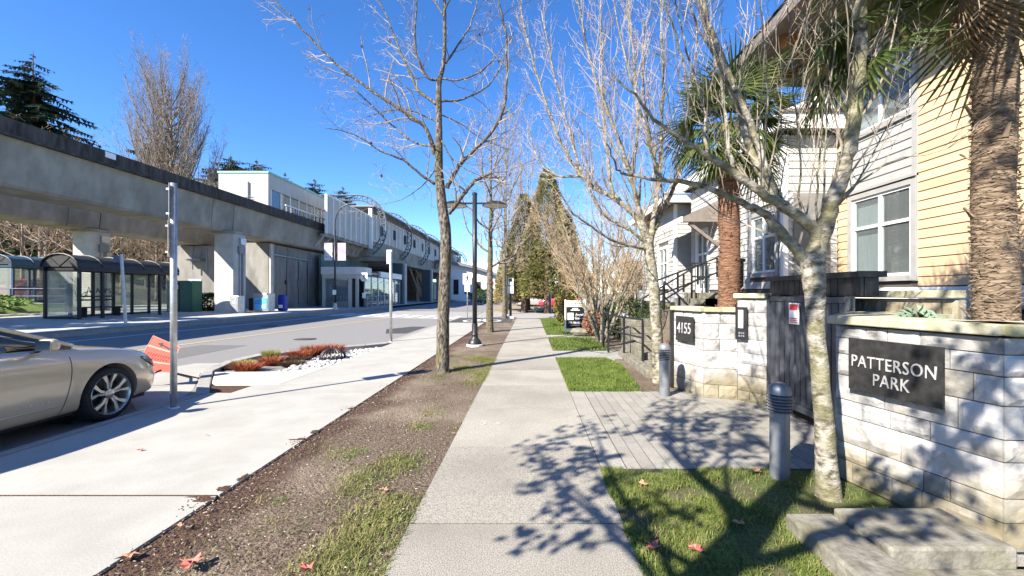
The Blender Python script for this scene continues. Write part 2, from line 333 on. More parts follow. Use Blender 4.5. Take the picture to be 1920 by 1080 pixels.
n2 = N.new('ShaderNodeTexNoise'); n2.inputs['Scale'].default_value = 45; n2.inputs['Detail'].default_value = 8; L.new(tc.outputs['Object'], n2.inputs['Vector'])
r2 = N.new('ShaderNodeValToRGB'); r2.color_ramp.elements[0].color = (0.028,0.016,0.011,1); r2.color_ramp.elements[1].color = (0.13,0.075,0.05,1); r2.color_ramp.elements[0].position = 0.35; r2.color_ramp.elements[1].position = 0.68; L.new(n2.outputs['Fac'], r2.inputs[0])
mx = N.new('ShaderNodeMix'); mx.data_type = 'RGBA'; L.new(mr.outputs[0], mx.inputs['Factor']); L.new(src, mx.inputs['A']); L.new(r2.outputs[0], mx.inputs['B']); L.new(mx.outputs['Result'], bs.inputs['Base Color'])
struct(mb.build('soil_strip', M_strip, smooth=True))
# pavement slabs, exposed aggregate
walk = struct(MB().box(-0.775,0.605,-8.4,25.7,-0.4,-0.005).build('pavement', mat('joint_dark', (0.012,0.010,0.009), (0.03,0.026,0.022), rough=1, scale=40)))
yj = [2.80-1.40*k for k in range(8,0,-1)]+[2.80+1.40*k for k in range(0,17)]
for a, b in zip(yj[:-1], yj[1:]): MB().prism([(-0.78,a+0.007),(0.61,a+0.007),(0.61,b-0.007),(-0.78,b-0.007)], -0.1, 0.0).build('slab', M_walk, walk)
# faded orange survey marks on the pavement
M_spray = mat('faded_spray', (0.52,0.36,0.27), (0.45,0.40,0.35), rough=0.9, scale=60, thr=(0.4,0.6))
mk = thing('survey_marks', (-0.45,4.9,0), 'faded orange survey marks sprayed on the pavement', 'marking')
text_mesh('digit', '3', 0.20, M_spray, mk, frame_mtx((-0.53,4.95,0.0035), (1,0,0), (0,1,0)), depth=0.0005)
text_mesh('letter', 's', 0.18, M_spray, mk, frame_mtx((-0.36,4.97,0.0035), (1,0,0), (0,1,0)), depth=0.0005)
# asphalt bikeway patch with a painted symbol
struct(MB().box(-4.26,-1.0,22.0,26.3,-0.3,-0.002).build('bikeway', M_asphN))
bk = thing('bicycle_symbol', (-2.6,23.8,0), 'white bicycle symbol painted on the dark asphalt bikeway', 'marking')
mb = MB()
for cx in (-3.15,-2.05):
    pts = [Vector((cx+0.42*math.cos(a*math.pi/10), 23.5+0.75*math.sin(a*math.pi/10), 0.003)) for a in range(21)]
    for p, q in zip(pts[:-1], pts[1:]): mb.bar(p, q, 0.16, 0.003)
for p, q in (((-3.15,23.5),(-2.75,25)),((-2.75,25),(-2.05,23.5)),((-2.75,25),(-2.25,25.1)),((-2.6,23.5),(-2.3,25.4))): mb.bar((*p,0.004), (*q,0.004), 0.14, 0.003)
mb.build('lines', M_paint, bk)
# far pavement and kerb
mb = MB(); rows2 = [-30,0,6,12,18,24,30,36,42,60,90,150]
for y in rows2:
    for k in range(5):
        x = xf(y)-0.18+(-31-xf(y))*k/4; mb.v.append((x, y, zf(x)))
for j in range(len(rows2)-1):
    for k in range(4): a = j*5+k; mb.f.append((a, a+5, a+6, a+1))
struct(mb.build('far_pavement', M_farwalk))
fk = struct(MB().prism([(xf(-20)-0.02,-20),(xf(-20)-0.16,-20),(xf(38)-0.16,38),(xf(38)-0.02,38)], -0.3, 0.26).build('far_kerb', M_curb))
y = 4.0
while y < 38:
    a, b = y, y+2.4; MB().prism([(xf(a),a+.01),(xf(a)-.18,a+.01),(xf(b)-.18,b-.01),(xf(b),b-.01)], -0.25, 0.285).build('kerb_stone', M_curb, fk); y += 2.4
# low green bank left of the shelter
mb = MB(); 
for j in range(9):
    for i in range(9):
        x = -31+5.6*i/8; yy = 14+12*j/8; e = min(i,8-i,j,8-j); mb.v.append((x, yy, zf(x)+0.02+(0.25 if e > 0 else 0)+(0.25 if e > 1 else 0)+0.1*noise.noise((x,yy,0))))
for j in range(8):
    for i in range(8): a = j*9+i; mb.f.append((a,a+1,a+10,a+9))
M_grassg = mat('turf', (0.07,0.12,0.02), (0.16,0.24,0.05), rough=1, scale=14, detail=8, bump=0.8, c3=(0.16,0.14,0.06), scale3=1.6, amt3=0.5)
struct(mb.build('grass_bank', M_grassg, smooth=True))
# right hand side: turf, soil and small walks
M_lawn = mat('lawn_soil', (0.05,0.06,0.018), (0.10,0.13,0.035), rough=1, scale=30, detail=8, bump=0.8, c3=(0.10,0.075,0.05), scale3=2.2, amt3=0.7, thr3=(0.5,0.6))
struct(MB().box(0.612,2.62,-4,3.66,-0.4,-0.008).build('near_lawn', M_lawn))
struct(MB().prism([(0.612,6.6),(1.75,6.6),(1.95,9.2),(1.75,9.95),(0.612,9.95)], -0.4, -0.006).build('lawn', M_lawn))
struct(MB().prism([(1.77,6.6),(3.6,6.6),(3.6,9.9),(1.97,9.9),(1.97,9.2)], -0.4, -0.014).build('garden_soil', M_soil))
struct(MB().prism([(0.612,11.25),(2.2,11.25),(2.2,14.6),(0.612,14.6)], -0.4, -0.006).build('lawn', M_lawn))
struct(MB().prism([(0.612,15.5),(2.2,15.5),(2.2,26.2),(0.612,26.2)], -0.4, -0.006).build('lawn', M_lawn))
struct(MB().box(2.205,14,11.3,26.2,-0.4,-0.012).build('garden_soil', M_soil))
struct(MB().box(0.614,3.2,9.96,11.24,-0.4,-0.002).build('side_walk', M_curb))
struct(MB().box(0.614,2.6,14.61,15.49,-0.4,-0.002).build('side_walk', M_curb))
struct(MB().prism([(-4.0,37.0),(60,37.0),(60,90),(-4.0,90)], -0.5, -0.03).build('verge', mat('brown_verge', (0.20,0.15,0.10), (0.32,0.26,0.19), rough=1, scale=4, detail=8, c3=(0.12,0.14,0.05), amt3=0.5, scale3=0.7)))
# forecourt of small pavers in running bond
fore = struct(MB().box(0.614,4.3,3.67,6.58,-0.4,-0.005).build('forecourt', mat('joint_sand', (0.05,0.045,0.04), (0.09,0.08,0.07), rough=1, scale=60)))
MB().box(0.618,0.828,3.68,6.57,-0.09,0.0).build('border_strip', M_paver, fore)
nrow = 0; pw, pl = 0.125, 0.25
x = 0.835
npv = 0
while x < 3.15:
    y = 3.68-(pl/2 if nrow % 2 else 0)
    while y < 6.56:
        a = max(y, 3.68); b = min(y+pl, 6.57)
        if b-a > 0.04 and npv < 295:
            unit_piece('paver', M_paver, fore, (x+pw/2, (a+b)/2, -0.03+rnd.uniform(-0.0015,0.0015)), (pw-0.009, b-a-0.009, 0.06)); npv += 1
        y += pl
    x += pw; nrow += 1
# ================================================================== elevated railway and station across the road
BR = random.Random(11)
def beam(x0, label, y_spans, w=2.5):
    root = thing('guideway_beam', (x0, y_spans[0][0], 5.2), label, 'guideway', 'concrete guideway beams')
    for ya, yb in y_spans:
        prof = [(x0-0.15,6.97),(x0-0.22,6.75),(x0-0.35,5.32),(x0-0.45,5.22),(x0-w+0.45,5.22),(x0-w+0.35,5.32),(x0-w+0.22,6.75),(x0-w+0.15,6.97)]
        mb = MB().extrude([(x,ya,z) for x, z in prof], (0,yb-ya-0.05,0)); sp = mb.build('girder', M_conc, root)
        # end block, a little proud of the web, with its joint
        for yy in (ya, yb-1.75):
            mb = MB().extrude([(x+(0.03 if x > x0-w/2 else -0.03),yy,z-0.02) for x, z in prof], (0,1.7,0)); mb.build('end_block', M_conc, sp)
        p2 = [(x0,6.975),(x0,7.5),(x0-0.22,7.5),(x0-0.22,6.975)]
        n = max(1, int((yb-ya)/6)); d = (yb-ya)/n
        for k in range(n): MB().extrude([(x,ya+k*d,z) for x, z in p2], (0,d-0.02,0)).build('parapet_panel', M_concd, sp)
        p3 = [(x0-w+0.22,6.975),(x0-w+0.22,7.5),(x0-w,7.5),(x0-w,6.975)]
        for k in range(n): MB().extrude([(x,ya+k*d,z) for x, z in p3], (0,d-0.02,0)).build('parapet_panel', M_concd, sp)
        MB().box(x0-w+0.23,x0-0.23,ya,yb-0.04,6.975,7.05).build('track_bed', M_concd, sp)
        MB().box(x0-0.19,x0+0.02,ya,yb-0.03,6.90,6.974).build('drip_edge', M_concd, sp)
    return root
nb = beam(-17.8, 'near concrete guideway beam with dark parapet passing left of the road', [(-34,-4.1),(-4.1,26.2),(26.2,56),(56,86),(86,112)])
fb = beam(-24.9, 'far concrete guideway beam beyond the first, above the bus shelter', [(-34,-5),(-5,25.2),(25.2,56),(56,86),(86,112)])
MB().box(-17.80,-17.775,18.0,18.45,7.22,7.46).build('marker_plate', M_signw, nb)
def pier(x0, y0, label, w=1.25, d=1.1):
    t = thing('guideway_column', (x0-w/2, y0+d/2, 0.35), label, 'column', 'guideway columns')
    sh = [(x0-w,y0+0.08),(x0-w+0.08,y0),(x0-0.08,y0),(x0,y0+0.08),(x0,y0+d-0.08),(x0-0.08,y0+d),(x0-w+0.08,y0+d),(x0-w,y0+d-0.08)]
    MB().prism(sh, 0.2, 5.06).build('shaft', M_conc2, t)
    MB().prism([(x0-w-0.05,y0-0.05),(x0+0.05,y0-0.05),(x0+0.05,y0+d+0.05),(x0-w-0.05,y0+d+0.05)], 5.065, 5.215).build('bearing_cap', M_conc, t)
    for k in (0.35,0.55,0.66): MB().tube([(x0+0.03,y0+k*d,0.5),(x0+0.03,y0+k*d,4.2)], 0.022, 6).build('conduit', M_grey, t)
    MB().box(x0,x0+0.12,y0+0.25*d,y0+0.75*d,3.9,4.35).build('junction_box', M_grey, t, bevel=0.01)
    MB().box(x0,x0+0.14,y0+0.35*d,y0+0.80*d,4.45,4.85).build('junction_box', M_steel, t, bevel=0.01)
    return t
pier(-17.6, 25.6, 'sunlit concrete guideway column beside the graffitied metal cabinet')
pier(-25.0, 24.6, 'concrete guideway column half hidden behind the bus shelter roof')
pier(-17.6, -4.6, 'guideway column standing left of the frame'); pier(-25.0, -5.5, 'second guideway column standing left of the frame')
# podium walls
M_wall = mat('podium_concrete', (0.17,0.165,0.15), (0.27,0.26,0.235), rough=0.9, scale=1.6, bump=0.06, bscale=25, c3=(0.12,0.12,0.11), scale3=0.7, amt3=0.5, stretch=(1,1,0.35))
st = thing('station_building', (-19,38,0.4), 'grey concrete rapid transit station with ribbed white platform screens', 'station')
MB().box(-21.2,-18.85,31.0,31.9,0.2,5.15).build('wall', M_wall, st)
for k in range(5):
    a = 31.95+k*1.5; MB().box(-20.2,-18.82 if k % 2 else -18.84,a,a+1.47,0.2,5.1).build('wall_panel', M_wall, st)
MB().box(-18.82,-18.7,31.02,31.35,0.2,5.1).build('pilaster', M_conc2, st)
MB().tube([(-18.75,31.2,4.35),(-18.75,39.3,4.2)], 0.06, 8).build('pipe', M_steel, st)
for yy in (33.2,34.9,36.3): MB().tube([(-18.79,yy,0.6),(-18.79,yy,4.1)], 0.02, 6).build('conduit', M_dark, st)
MB().box(-18.82,-18.72,34.7,35.0,1.9,2.6).build('meter_box', M_grey, st); MB().box(-18.82,-18.76,33.0,33.1,2.2,2.5).build('meter_box', M_dark, st)
MB().box(-27.3,-21.25,33.0,34.0,0.2,5.15).build('wall', M_wall, st)
dr = MB().box(-26.2,-25.2,32.96,32.998,0.42,2.6).build('door', mat('pale_blue_paint', (0.36,0.45,0.52), (0.40,0.48,0.55), rough=0.5), st)
MB().box(-25.75,-25.6,32.93,32.958,1.6,1.85).build('notice', M_signw, dr)
MB().box(-26.1,-24.9,32.4,32.97,4.0,4.1).build('canopy', M_grey, st)
for k in range(2): MB().tube([(-24.5-k*1.1,32.6,3.3),(-24.5-k*1.1,32.6,5.1)], 0.05, 8).build('pipe', M_grey, st)
# lift house above the guideway
hx0, hx1, hy0, hy1, hz0, hz1 = -22.6, -19.0, 31.2, 40.3, 7.06, 10.25
hh = sub('lift_house', st)
MB().box(hx0,hx1,hy0,hy0+0.3,hz0,hz1).build('end_wall', M_white, hh)
MB().box(hx1-0.25,hx1,hy0+0.302,hy1,9.15,hz1).build('upper_band', M_white, hh)
MB().box(hx0,hx1-0.9,hy0+0.31,hy1,hz0,hz1-0.02).build('back_volume', mat('lobby_brown', (0.18,0.13,0.10), (0.3,0.24,0.19), rough=0.8, scale=0.7), hh)
MB().box(hx0-0.06,hx1+0.06,hy0-0.06,hy1,hz1+0.002,hz1+0.13).build('roof_edge', mat('green_copper', (0.20,0.42,0.36), (0.28,0.5,0.43), rough=0.6), hh)
M_win = glass_mat('station_glass', (0.65,0.75,0.8), alpha=0.25)
for k in range(7):
    a = hy0+0.35+k*1.27
    MB().box(hx1-0.12,hx1-0.02,a,a+0.1,7.75,9.148).build('mullion', M_trimw, hh)
    MB().box(hx1-0.09,hx1-0.07,a+0.11,a+1.26,7.9,9.14).build('window_pane', M_win, hh)
MB().box(hx1-0.14,hx1+0.02,hy0+0.302,hy1,7.78,7.88).build('sill_rail', M_trimw, hh)
for k in range(14): MB().box(-17.95,-17.88,31.6+k*0.62,31.66+k*0.62,7.5,7.95).build('rail_post', M_grey, st)
MB().box(-17.96,-17.87,31.5,40.2,7.95,8.02).build('handrail', M_trimw, st)
MB().tube([(-20.4,31.12,7.6),(-20.4,31.12,9.6)], 0.05, 6).build('mast', M_grey, st)
for k in range(5): MB().bar((-20.75,31.13,7.9+0.16*k), (-20.05,31.13,7.9+0.16*k), 0.03, 0.03).build('cross_arm', M_grey, st)
# ribbed platform screens
def screen(y0, y1, x, z0, z1, n, name='platform_screen', foot=True):
    s = sub(name, st); d = (y1-y0)/n
    for k in range(n):
        a = y0+k*d; MB().box(x-0.08,x,a+0.04,a+d-0.04,z0,z1).build('panel', M_white, s)
        MB().box(x-0.1,x+0.10,a-0.045,a+0.045,z0-0.05,z1+0.06).build('rib', M_trimw, s)
        if foot: MB().bar((x+0.02,a,z0-0.02), (x-0.95,a,z0-1.15), 0.10,0.12).build('strut', M_white, s)
    MB().box(x-0.12,x+0.06,y0,y1,z1+0.061,z1+0.16).build('top_rail', M_trimw, s)
    MB().box(x-0.5,x-0.02,y0,y1,z0-0.30,z0-0.051).build('edge_beam', M_conc, s)
screen(36.3, 46.0, -17.2, 6.6, 9.75, 8)
screen(46.3, 106, -17.1, 7.3, 10.0, 42, foot=False)
MB().box(-17.25,-16.9,45.95,46.3,6.3,10.6).build('screen_post', M_trimw, st)
MB().box(-17.3,-17.0,105.9,106.2,6.9,10.6).build('screen_post', M_trimw, st)
for k in range(12): MB().box(-17.02,-17.0,49+k*4.7,49.9+k*4.7,8.2,9.4).build('dark_window', M_dark, st)
M_truss = mat('truss_steel', (0.10,0.13,0.15), (0.16,0.19,0.215), rough=0.5, metal=0.3)
tr = sub('roof_truss', st)
mb = MB()
for z in (10.2,10.75): mb.tube([(-16.8,46,z),(-16.8,106,z)], 0.05, 5)
for k in range(60): mb.tube([(-16.8,46+k,10.2 if k % 2 else 10.75),(-16.8,47+k,10.75 if k % 2 else 10.2)], 0.03, 4)
mb.build('lattice_girder', M_truss, tr)
MB().box(-24,-16.6,46,106,10.8,10.95).build('roof_sheet', M_grey, tr)
for r in range(7):
    y = 46.4+10*r; mb = MB(); a1 = []; a2 = []
    def ring(off):
        pts = [(-24,12.1-off),(-21,12.1-off),(-18.6,12.1-off)]
        for k in range(1,9): a = math.pi/2*(1-k/8); pts.append((-18.6+(3.1-off)*math.cos(a), 9.0+(3.1-off)*math.sin(a)))
        pts += [(-15.5-off,8.2)]
        for k in range(1,9): a = -math.pi/2*k/8; pts.append((-18.3+(2.8-off)*math.cos(a), 8.2+(2.8-off)*math.sin(a)))
        return [Vector((p[0],y,p[1])) for p in pts]
    A, B = ring(0), ring(0.55)
    mb.tube(A, 0.085, 5); mb.tube(B, 0.07, 5)
    for i in range(len(A)-1): mb.tube([A[i],B[i]], 0.045, 4); mb.tube([B[i],A[i+1]], 0.045, 4)
    mb.build('ring_truss', M_truss, st)
# deck, soffit and columns below
MB().box(-24,-17.0,46.0,106,5.5,6.95).build('platform_deck', M_conc, st)
MB().prism([(-24,46),(-15.4,46),(-15.4,106),(-24,106)], 4.95, 5.45).build('soffit_slab', M_conc, st)
M_teal = mat('dark_teal_paint', (0.05,0.065,0.065), (0.075,0.09,0.09), rough=0.6)
for k, y in enumerate((48.6,62,76,90,103)):
    MB().box(-15.6,-14.4,y,y+1.5,0.2,4.9).build('column', M_teal, st, bevel=0.04); MB().box(-14.39,-14.2,y+0.4,y+1.1,0.2,4.9).build('column_fin', M_conc2, st)
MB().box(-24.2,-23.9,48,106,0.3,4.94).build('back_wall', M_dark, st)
M_brick = mat('brown_wall', (0.16,0.09,0.06), (0.25,0.15,0.10), rough=0.9, scale=3)
MB().box(-20,-17.4,66,75,0.3,4.9).build('brown_core', M_brick, st)
for y in (58,61,66): MB().bar((-16.2,y,4.9), (-15.9,y+5,0.4), 0.18, 0.18).build('raking_strut', M_conc, st)
for (x, y) in ((-19.5,55),(-19.5,62.5)):
    ys_ = sub('branching_column', st); MB().tube([(x,y,0.3),(x,y,2.9)], 0.13, 10).build('stem', M_trimw, ys_)
    for s in (-1,1): MB().tube([(x,y,2.8),(x+s*0.35,y,3.2),(x+s*0.75,y,3.4)], 0.10, 8).build('arm', M_trimw, ys_)
MB().box(-22,-17.5,78,92,0.3,3.6).build('ticket_hall', mat('pale_green', (0.25,0.36,0.31), (0.32,0.42,0.37), rough=0.5), st)
# entrance kiosk and canopy
ke = thing('station_kiosk', (-16,36.6,0.4), 'glazed station kiosk with white fascia beside the concrete wall', 'kiosk')
fx0, fx1, fy = -17.5, -14.5, 36.0
MB().prism([(fx0,fy),(fx1,fy),(fx1+0.45,fy+0.75),(fx1+0.45,fy+2.2),(fx0,fy+2.2)], 3.1, 3.72).build('fascia', mat('kiosk_white', (0.5,0.51,0.5), (0.58,0.59,0.58), rough=0.5), ke)
MB().prism([(fx0+0.05,fy+0.05),(fx1,fy+0.05),(fx1,fy+2.1),(fx0+0.05,fy+2.1)], 2.75, 3.098).build('soffit', M_white, ke)
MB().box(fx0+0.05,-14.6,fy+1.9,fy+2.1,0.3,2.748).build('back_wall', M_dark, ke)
for xa, xb in ((fx0+0.05,fx0+0.3),(-15.25,-14.95),(-14.65,-14.45)): MB().box(xa,xb,fy+0.1,fy+0.35,0.3,2.748).build('pier', M_white, ke)
MB().box(fx0+0.31,-15.26,fy+0.14,fy+0.3,0.3,0.85).build('plinth', M_wall, ke)
MB().box(fx0+0.31,-15.26,fy+0.2,fy+0.22,0.86,2.74).build('window_pane', M_win, ke)
MB().box(fx0+0.6,-16.2,fy+0.5,fy+0.55,2.2,2.6).build('green_sign', mat('green_lit', (0.03,0.3,0.16)), ke)
for k in range(6): MB().lathe([(0.09,0),(0.10,0.25),(0.05,0.4)], (fx0+0.7+k*0.27,fy+0.9,0.9), 8).build('vase', M_white, ke)
MB().box(-14.94,-14.66,fy+0.2,fy+0.26,0.35,2.74).build('door', M_dark, ke)
en = thing('station_entrance', (-14.5,42,0.4), 'long glazed station entrance with white canopy and name sign', 'entrance')
MB().box(-15.2,-14.4,41.6,48.4,3.05,3.6).build('canopy_fascia', M_trimw, en)
MB().box(-15.3,-14.6,37.4,41.5,3.0,3.5).build('header', M_wall, en)
MB().box(-14.598,-14.55,37.5,38.4,3.05,3.75).build('logo_panel', mat('transit_blue', (0.01,0.02,0.22)), en)
text_mesh('lettering', 'T', 0.6, M_signw, en, frame_mtx((-14.545,37.95,3.4), (0,1,0), (0,0,1)))
MB().box(-14.598,-14.56,38.6,41.4,3.12,3.55).build('name_panel', M_dark, en)
text_mesh('lettering', 'Patterson Station', 0.33, M_signw, en, frame_mtx((-14.555,40.0,3.33), (0,1,0), (0,0,1)), xs=0.98)
for k in range(7):
    y = 38.0+k*1.72; MB().box(-14.72,-14.6,y,y+0.12,0.3,3.0).build('mullion', M_steel, en)
    MB().box(-14.67,-14.65,y+0.13,y+1.71,0.35,3.0).build('window_pane', M_win, en)
MB().box(-14.71,-14.61,37.5,48.4,2.55,2.62).build('transom', M_steel, en)
MB().box(-18.4,-18.2,37.5,48.4,0.3,4.9).build('back_wall', mat('ticket_wall', (0.05,0.09,0.08), (0.12,0.16,0.14), rough=0.6, scale=0.8), en)
MB().box(-18.19,-18.1,39,41.5,1.2,2.3).build('map_panel', mat('map_green', (0.15,0.3,0.2),(0.35,0.45,0.4), scale=2), en)
for k in range(5): MB().box(-17.3,-16.6,39+1.4*k,39.3+1.4*k,0.3,1.4).build('fare_gate', M_grey, en)
rl = thing('pavement_railing', (-14.0,37.5,0.3), 'grey tubular railing on the pavement outside the station entrance', 'railing')
mb = MB()
for z in (0.75,1.25): mb.tube([(-14.0,37,z),(-13.9,42.5,z)], 0.03, 6)
mb.build('rail', M_steel, rl)
for k in range(6): MB().tube([(-14.0+0.018*k,37+1.1*k,0.25),(-14.0+0.018*k,37+1.1*k,1.27)], 0.03, 6).build('post', M_steel, rl)
# ------------------------------------------------------------------ bus shelters
M_shglass = glass_mat('shelter_glass', (0.86,0.9,0.88), alpha=0.22)
M_dome = mat('shelter_dome', (0.035,0.035,0.037), (0.05,0.05,0.052), rough=0.55, spec=0.25)
M_shblk = mat('shelter_black', (0.010,0.010,0.011), (0.02,0.02,0.022), rough=0.5)
def shelter(x0, x1, y0, y1, z, label, name='bus_shelter', frame=M_shblk, dome=M_dome):
    t = thing(name, ((x0+x1)/2,(y0+y1)/2,z), label, 'bus shelter', 'bus shelters')
    n = 5; d = (y1-y0)/n; eave = z+2.1
    for x in (x0, x1):
        for k in range(n+1):
            if x == x1 and k in (2,3): continue
            MB().box(x-0.05,x+0.05,y0+k*d-0.05,y0+k*d+0.05,z-0.05,eave).build('post', frame, t)
    for x in (x0, x1): MB().box(x-0.09,x+0.09,y0-0.15,y1+0.15,eave+0.001,eave+0.16).build('eave_beam', frame, t)
    for y in (y0, y1): MB().box(x0+0.1,x1-0.1,y-0.05,y+0.05,eave+0.002,eave+0.12).build('end_beam', frame, t)
    for k in range(n): MB().box(x0-0.008,x0+0.008,y0+k*d+0.06,y0+(k+1)*d-0.06,z+0.15,eave-0.03).build('pane', M_shglass, t)
    for y in (y0, y1): MB().box(x0+0.07,x1-0.07,y-0.008,y+0.008,z+0.12,eave-0.03).build('pane', M_shglass, t)
    MB().box(x0-0.04,x0+0.04,y0+0.06,y1-0.06,z+0.05,z+0.12).build('bottom_rail', frame, t)
    MB().box(x0+0.06,x1-0.06,y0-0.03,y0+0.03,z+0.03,z+0.10).build('bottom_rail', frame, t)
    # barrel roof
    cx = (x0+x1)/2; hw = (x1-x0)/2+0.08
    def arc(k, y, dz=0): a = math.pi*k/10; return Vector((cx-hw*math.cos(a), y, eave+0.165+0.55*math.sin(a)+dz))
    for s in range(n):
        mb = MB(); ya = y0-0.13+s*(y1-y0+0.26)/n; yb = ya+(y1-y0+0.26)/n-0.02
        for k in range(10): mb.quad(arc(k,ya), arc(k,yb), arc(k+1,yb), arc(k+1,ya))
        mb.build('roof_panel', dome, t, smooth=True)
    for s in range(n+1):
        y = y0-0.13+s*(y1-y0+0.26)/n; MB().tube([arc(k,y,0.01) for k in range(11)], 0.035, 6).build('roof_rib', frame, t)
    MB().add([arc(k,y0-0.10) for k in range(11)], [tuple(range(11))]).build('gable_pane', M_dome, t)
    for q in (3,7): MB().tube([(cx,y0-0.1,eave+0.18), arc(q,y0-0.1)], 0.025, 5).build('gable_bar', frame, t)
    for zz in (0.45,0.78,0.95): MB().box(x0+0.15,x0+0.15+(0.4 if zz < 0.5 else 0.05),y0+d*1.1,y0+d*2.9,z+zz,z+zz+(0.05 if zz < 0.5 else 0.07)).build('bench_slat', frame, t)
    for k in (1.2,2.8): MB().box(x0+0.2,x0+0.5,y0+d*k,y0+d*k+0.06,z,z+0.449).build('bench_leg', frame, t)
    return t
sh1 = shelter(-20.75, -19.3, 18.4, 23.4, 0.375, 'black bus shelter with arched roof and graffiti, on the far pavement')
gr = random.Random(3)
def scribble(x, y0, z0, n, w, h, r=0.014):
    mb = MB(); pts = []
    for k in range(n): pts.append(Vector((x, y0+w*k/n+gr.uniform(-0.09,0.09), z0+gr.uniform(0,h))))
    return mb.tube(catmull(pts, 4), r, 4)
scribble(-20.735, 19.50, 1.25, 11, 0.9, 0.6).build('graffiti', M_ink, sh1); scribble(-20.735, 19.75, 1.15, 7, 0.75, 0.5).build('graffiti', M_ink, sh1)
for k, ch in enumerate('APPS'): text_mesh('graffiti', ch, 0.33, M_ink, sh1, frame_mtx((-20.735,20.62+0.2*k,1.62), (0,1,0.1), (0,-0.1,1)), depth=0.006)
shelter(-31.2, -29.6, 24.6, 30.0, 0.9, 'distant blue bus shelter at the left edge behind the railing', frame=mat('shelter_blue', (0.02,0.05,0.10),(0.03,0.07,0.13), rough=0.5), dome=mat('blue_dome', (0.03,0.07,0.12), (0.05,0.1,0.16), rough=0.5, spec=0.25))
# blue railing beside the far shelter
rr = thing('blue_railing', (-28,22,0.5), 'dark blue tubular railing in front of the distant shelter', 'railing')
mb = MB()
for z in (0.95,1.35,1.75): mb.tube([(-30.5,22.8,z),(-24.6,22.8,z)], 0.03, 6)
mb.build('rail', mat('rail_blue', (0.02,0.035,0.10),(0.03,0.05,0.13), rough=0.5), rr)
for k in range(7): MB().tube([(-30.5+0.98*k,22.8,0.4),(-30.5+0.98*k,22.8,1.77)], 0.03, 6).build('post', MATS['rail_blue'], rr)
# bus stop post, leaning
bp = thing('bus_stop_post', (-15.95,16.9,0.3), 'thin leaning bus stop post with small blue plate before the shelter', 'sign post')
MB().tube([(-15.9,16.9,0.28),(-16.12,16.95,3.05)], 0.055, 8).build('post', M_steel, bp)
MB().box(-16.42,-16.15,16.93,16.96,2.72,2.98).build('plate', mat('plate_blue', (0.08,0.12,0.2), (0.12,0.16,0.25)), bp)
# green utility cabinet, shrub side things
gc = thing('utility_cabinet', (-21.0,25.6,0.4), 'tall green utility cabinet behind the bus shelter', 'cabinet', 'utility cabinets')
MB().box(-21.4,-19.9,25.3,26.1,0.35,2.25).build('body', mat('cabinet_green', (0.01,0.07,0.045), (0.02,0.10,0.06), rough=0.5), gc, bevel=0.03)
MB().box(-21.1,-20.7,25.27,25.298,1.75,2.0).build('label_plate', M_signw, gc); MB().box(-20.66,-20.64,25.28,25.298,0.5,2.15).build('door_gap', M_dark, gc)
mc = thing('metal_cabinet', (-17.2,25.2,0.35), 'scuffed steel cabinet with graffiti at the foot of the column', 'cabinet', 'utility cabinets')
MB().box(-17.45,-16.95,25.0,25.55,0.3,1.35).build('body', M_steel, mc, bevel=0.02); MB().box(-17.42,-16.98,24.985,24.999,0.4,1.3).build('door', M_steel, mc)
mbg = MB(); 
for q in range(3): mbg.tube(catmull([Vector((-17.35+gr.uniform(0,0.3),24.98,1.0+gr.uniform(-0.15,0.25))) for k in range(6)],3), 0.012, 4)
mbg.build('graffiti', M_signw, mc)
nbx = thing('newspaper_box', (-16.9,27.0,0.35), 'steel box with bright blue poster beside the guideway column', 'box')
MB().box(-17.2,-16.25,26.7,27.4,0.4,1.5).build('body', M_steel, nbx, bevel=0.02)
MB().prism([(-17.5,26.75),(-17.22,26.72),(-17.22,27.4),(-17.5,27.4)], 0.4, 1.2).build('side_rack', M_dark, nbx)
MB().box(-17.1,-16.33,26.67,26.698,0.5,1.22).build('poster', mat('poster_blue', (0.10,0.42,0.78), (0.14,0.47,0.82), rough=0.4), nbx)
for k in range(3): MB().box(-17.05,-16.75+0.1*(k % 2),26.66,26.669,0.85+0.1*k,0.88+0.1*k).build('print_line', mat('print_navy', (0.02,0.08,0.25)), nbx)
MB().box(-16.62,-16.42,26.66,26.669,0.58,0.8).build('print_square', M_signw, nbx)
bb = thing('recycling_bin', (-16.2,28.1,0.35), 'deep blue recycling bin beside the blue poster box', 'bin')
M_bin = mat('bin_blue', (0.01,0.02,0.25), (0.015,0.03,0.3), rough=0.4)
MB().prism([(-16.4,27.9),(-15.95,27.9),(-15.95,28.4),(-16.4,28.4)], 0.36, 1.4).build('body', M_bin, bb, bevel=0.08, seg=3)
MB().box(-16.3,-16.05,27.87,27.899,0.55,0.75).build('sticker', M_signw, bb)
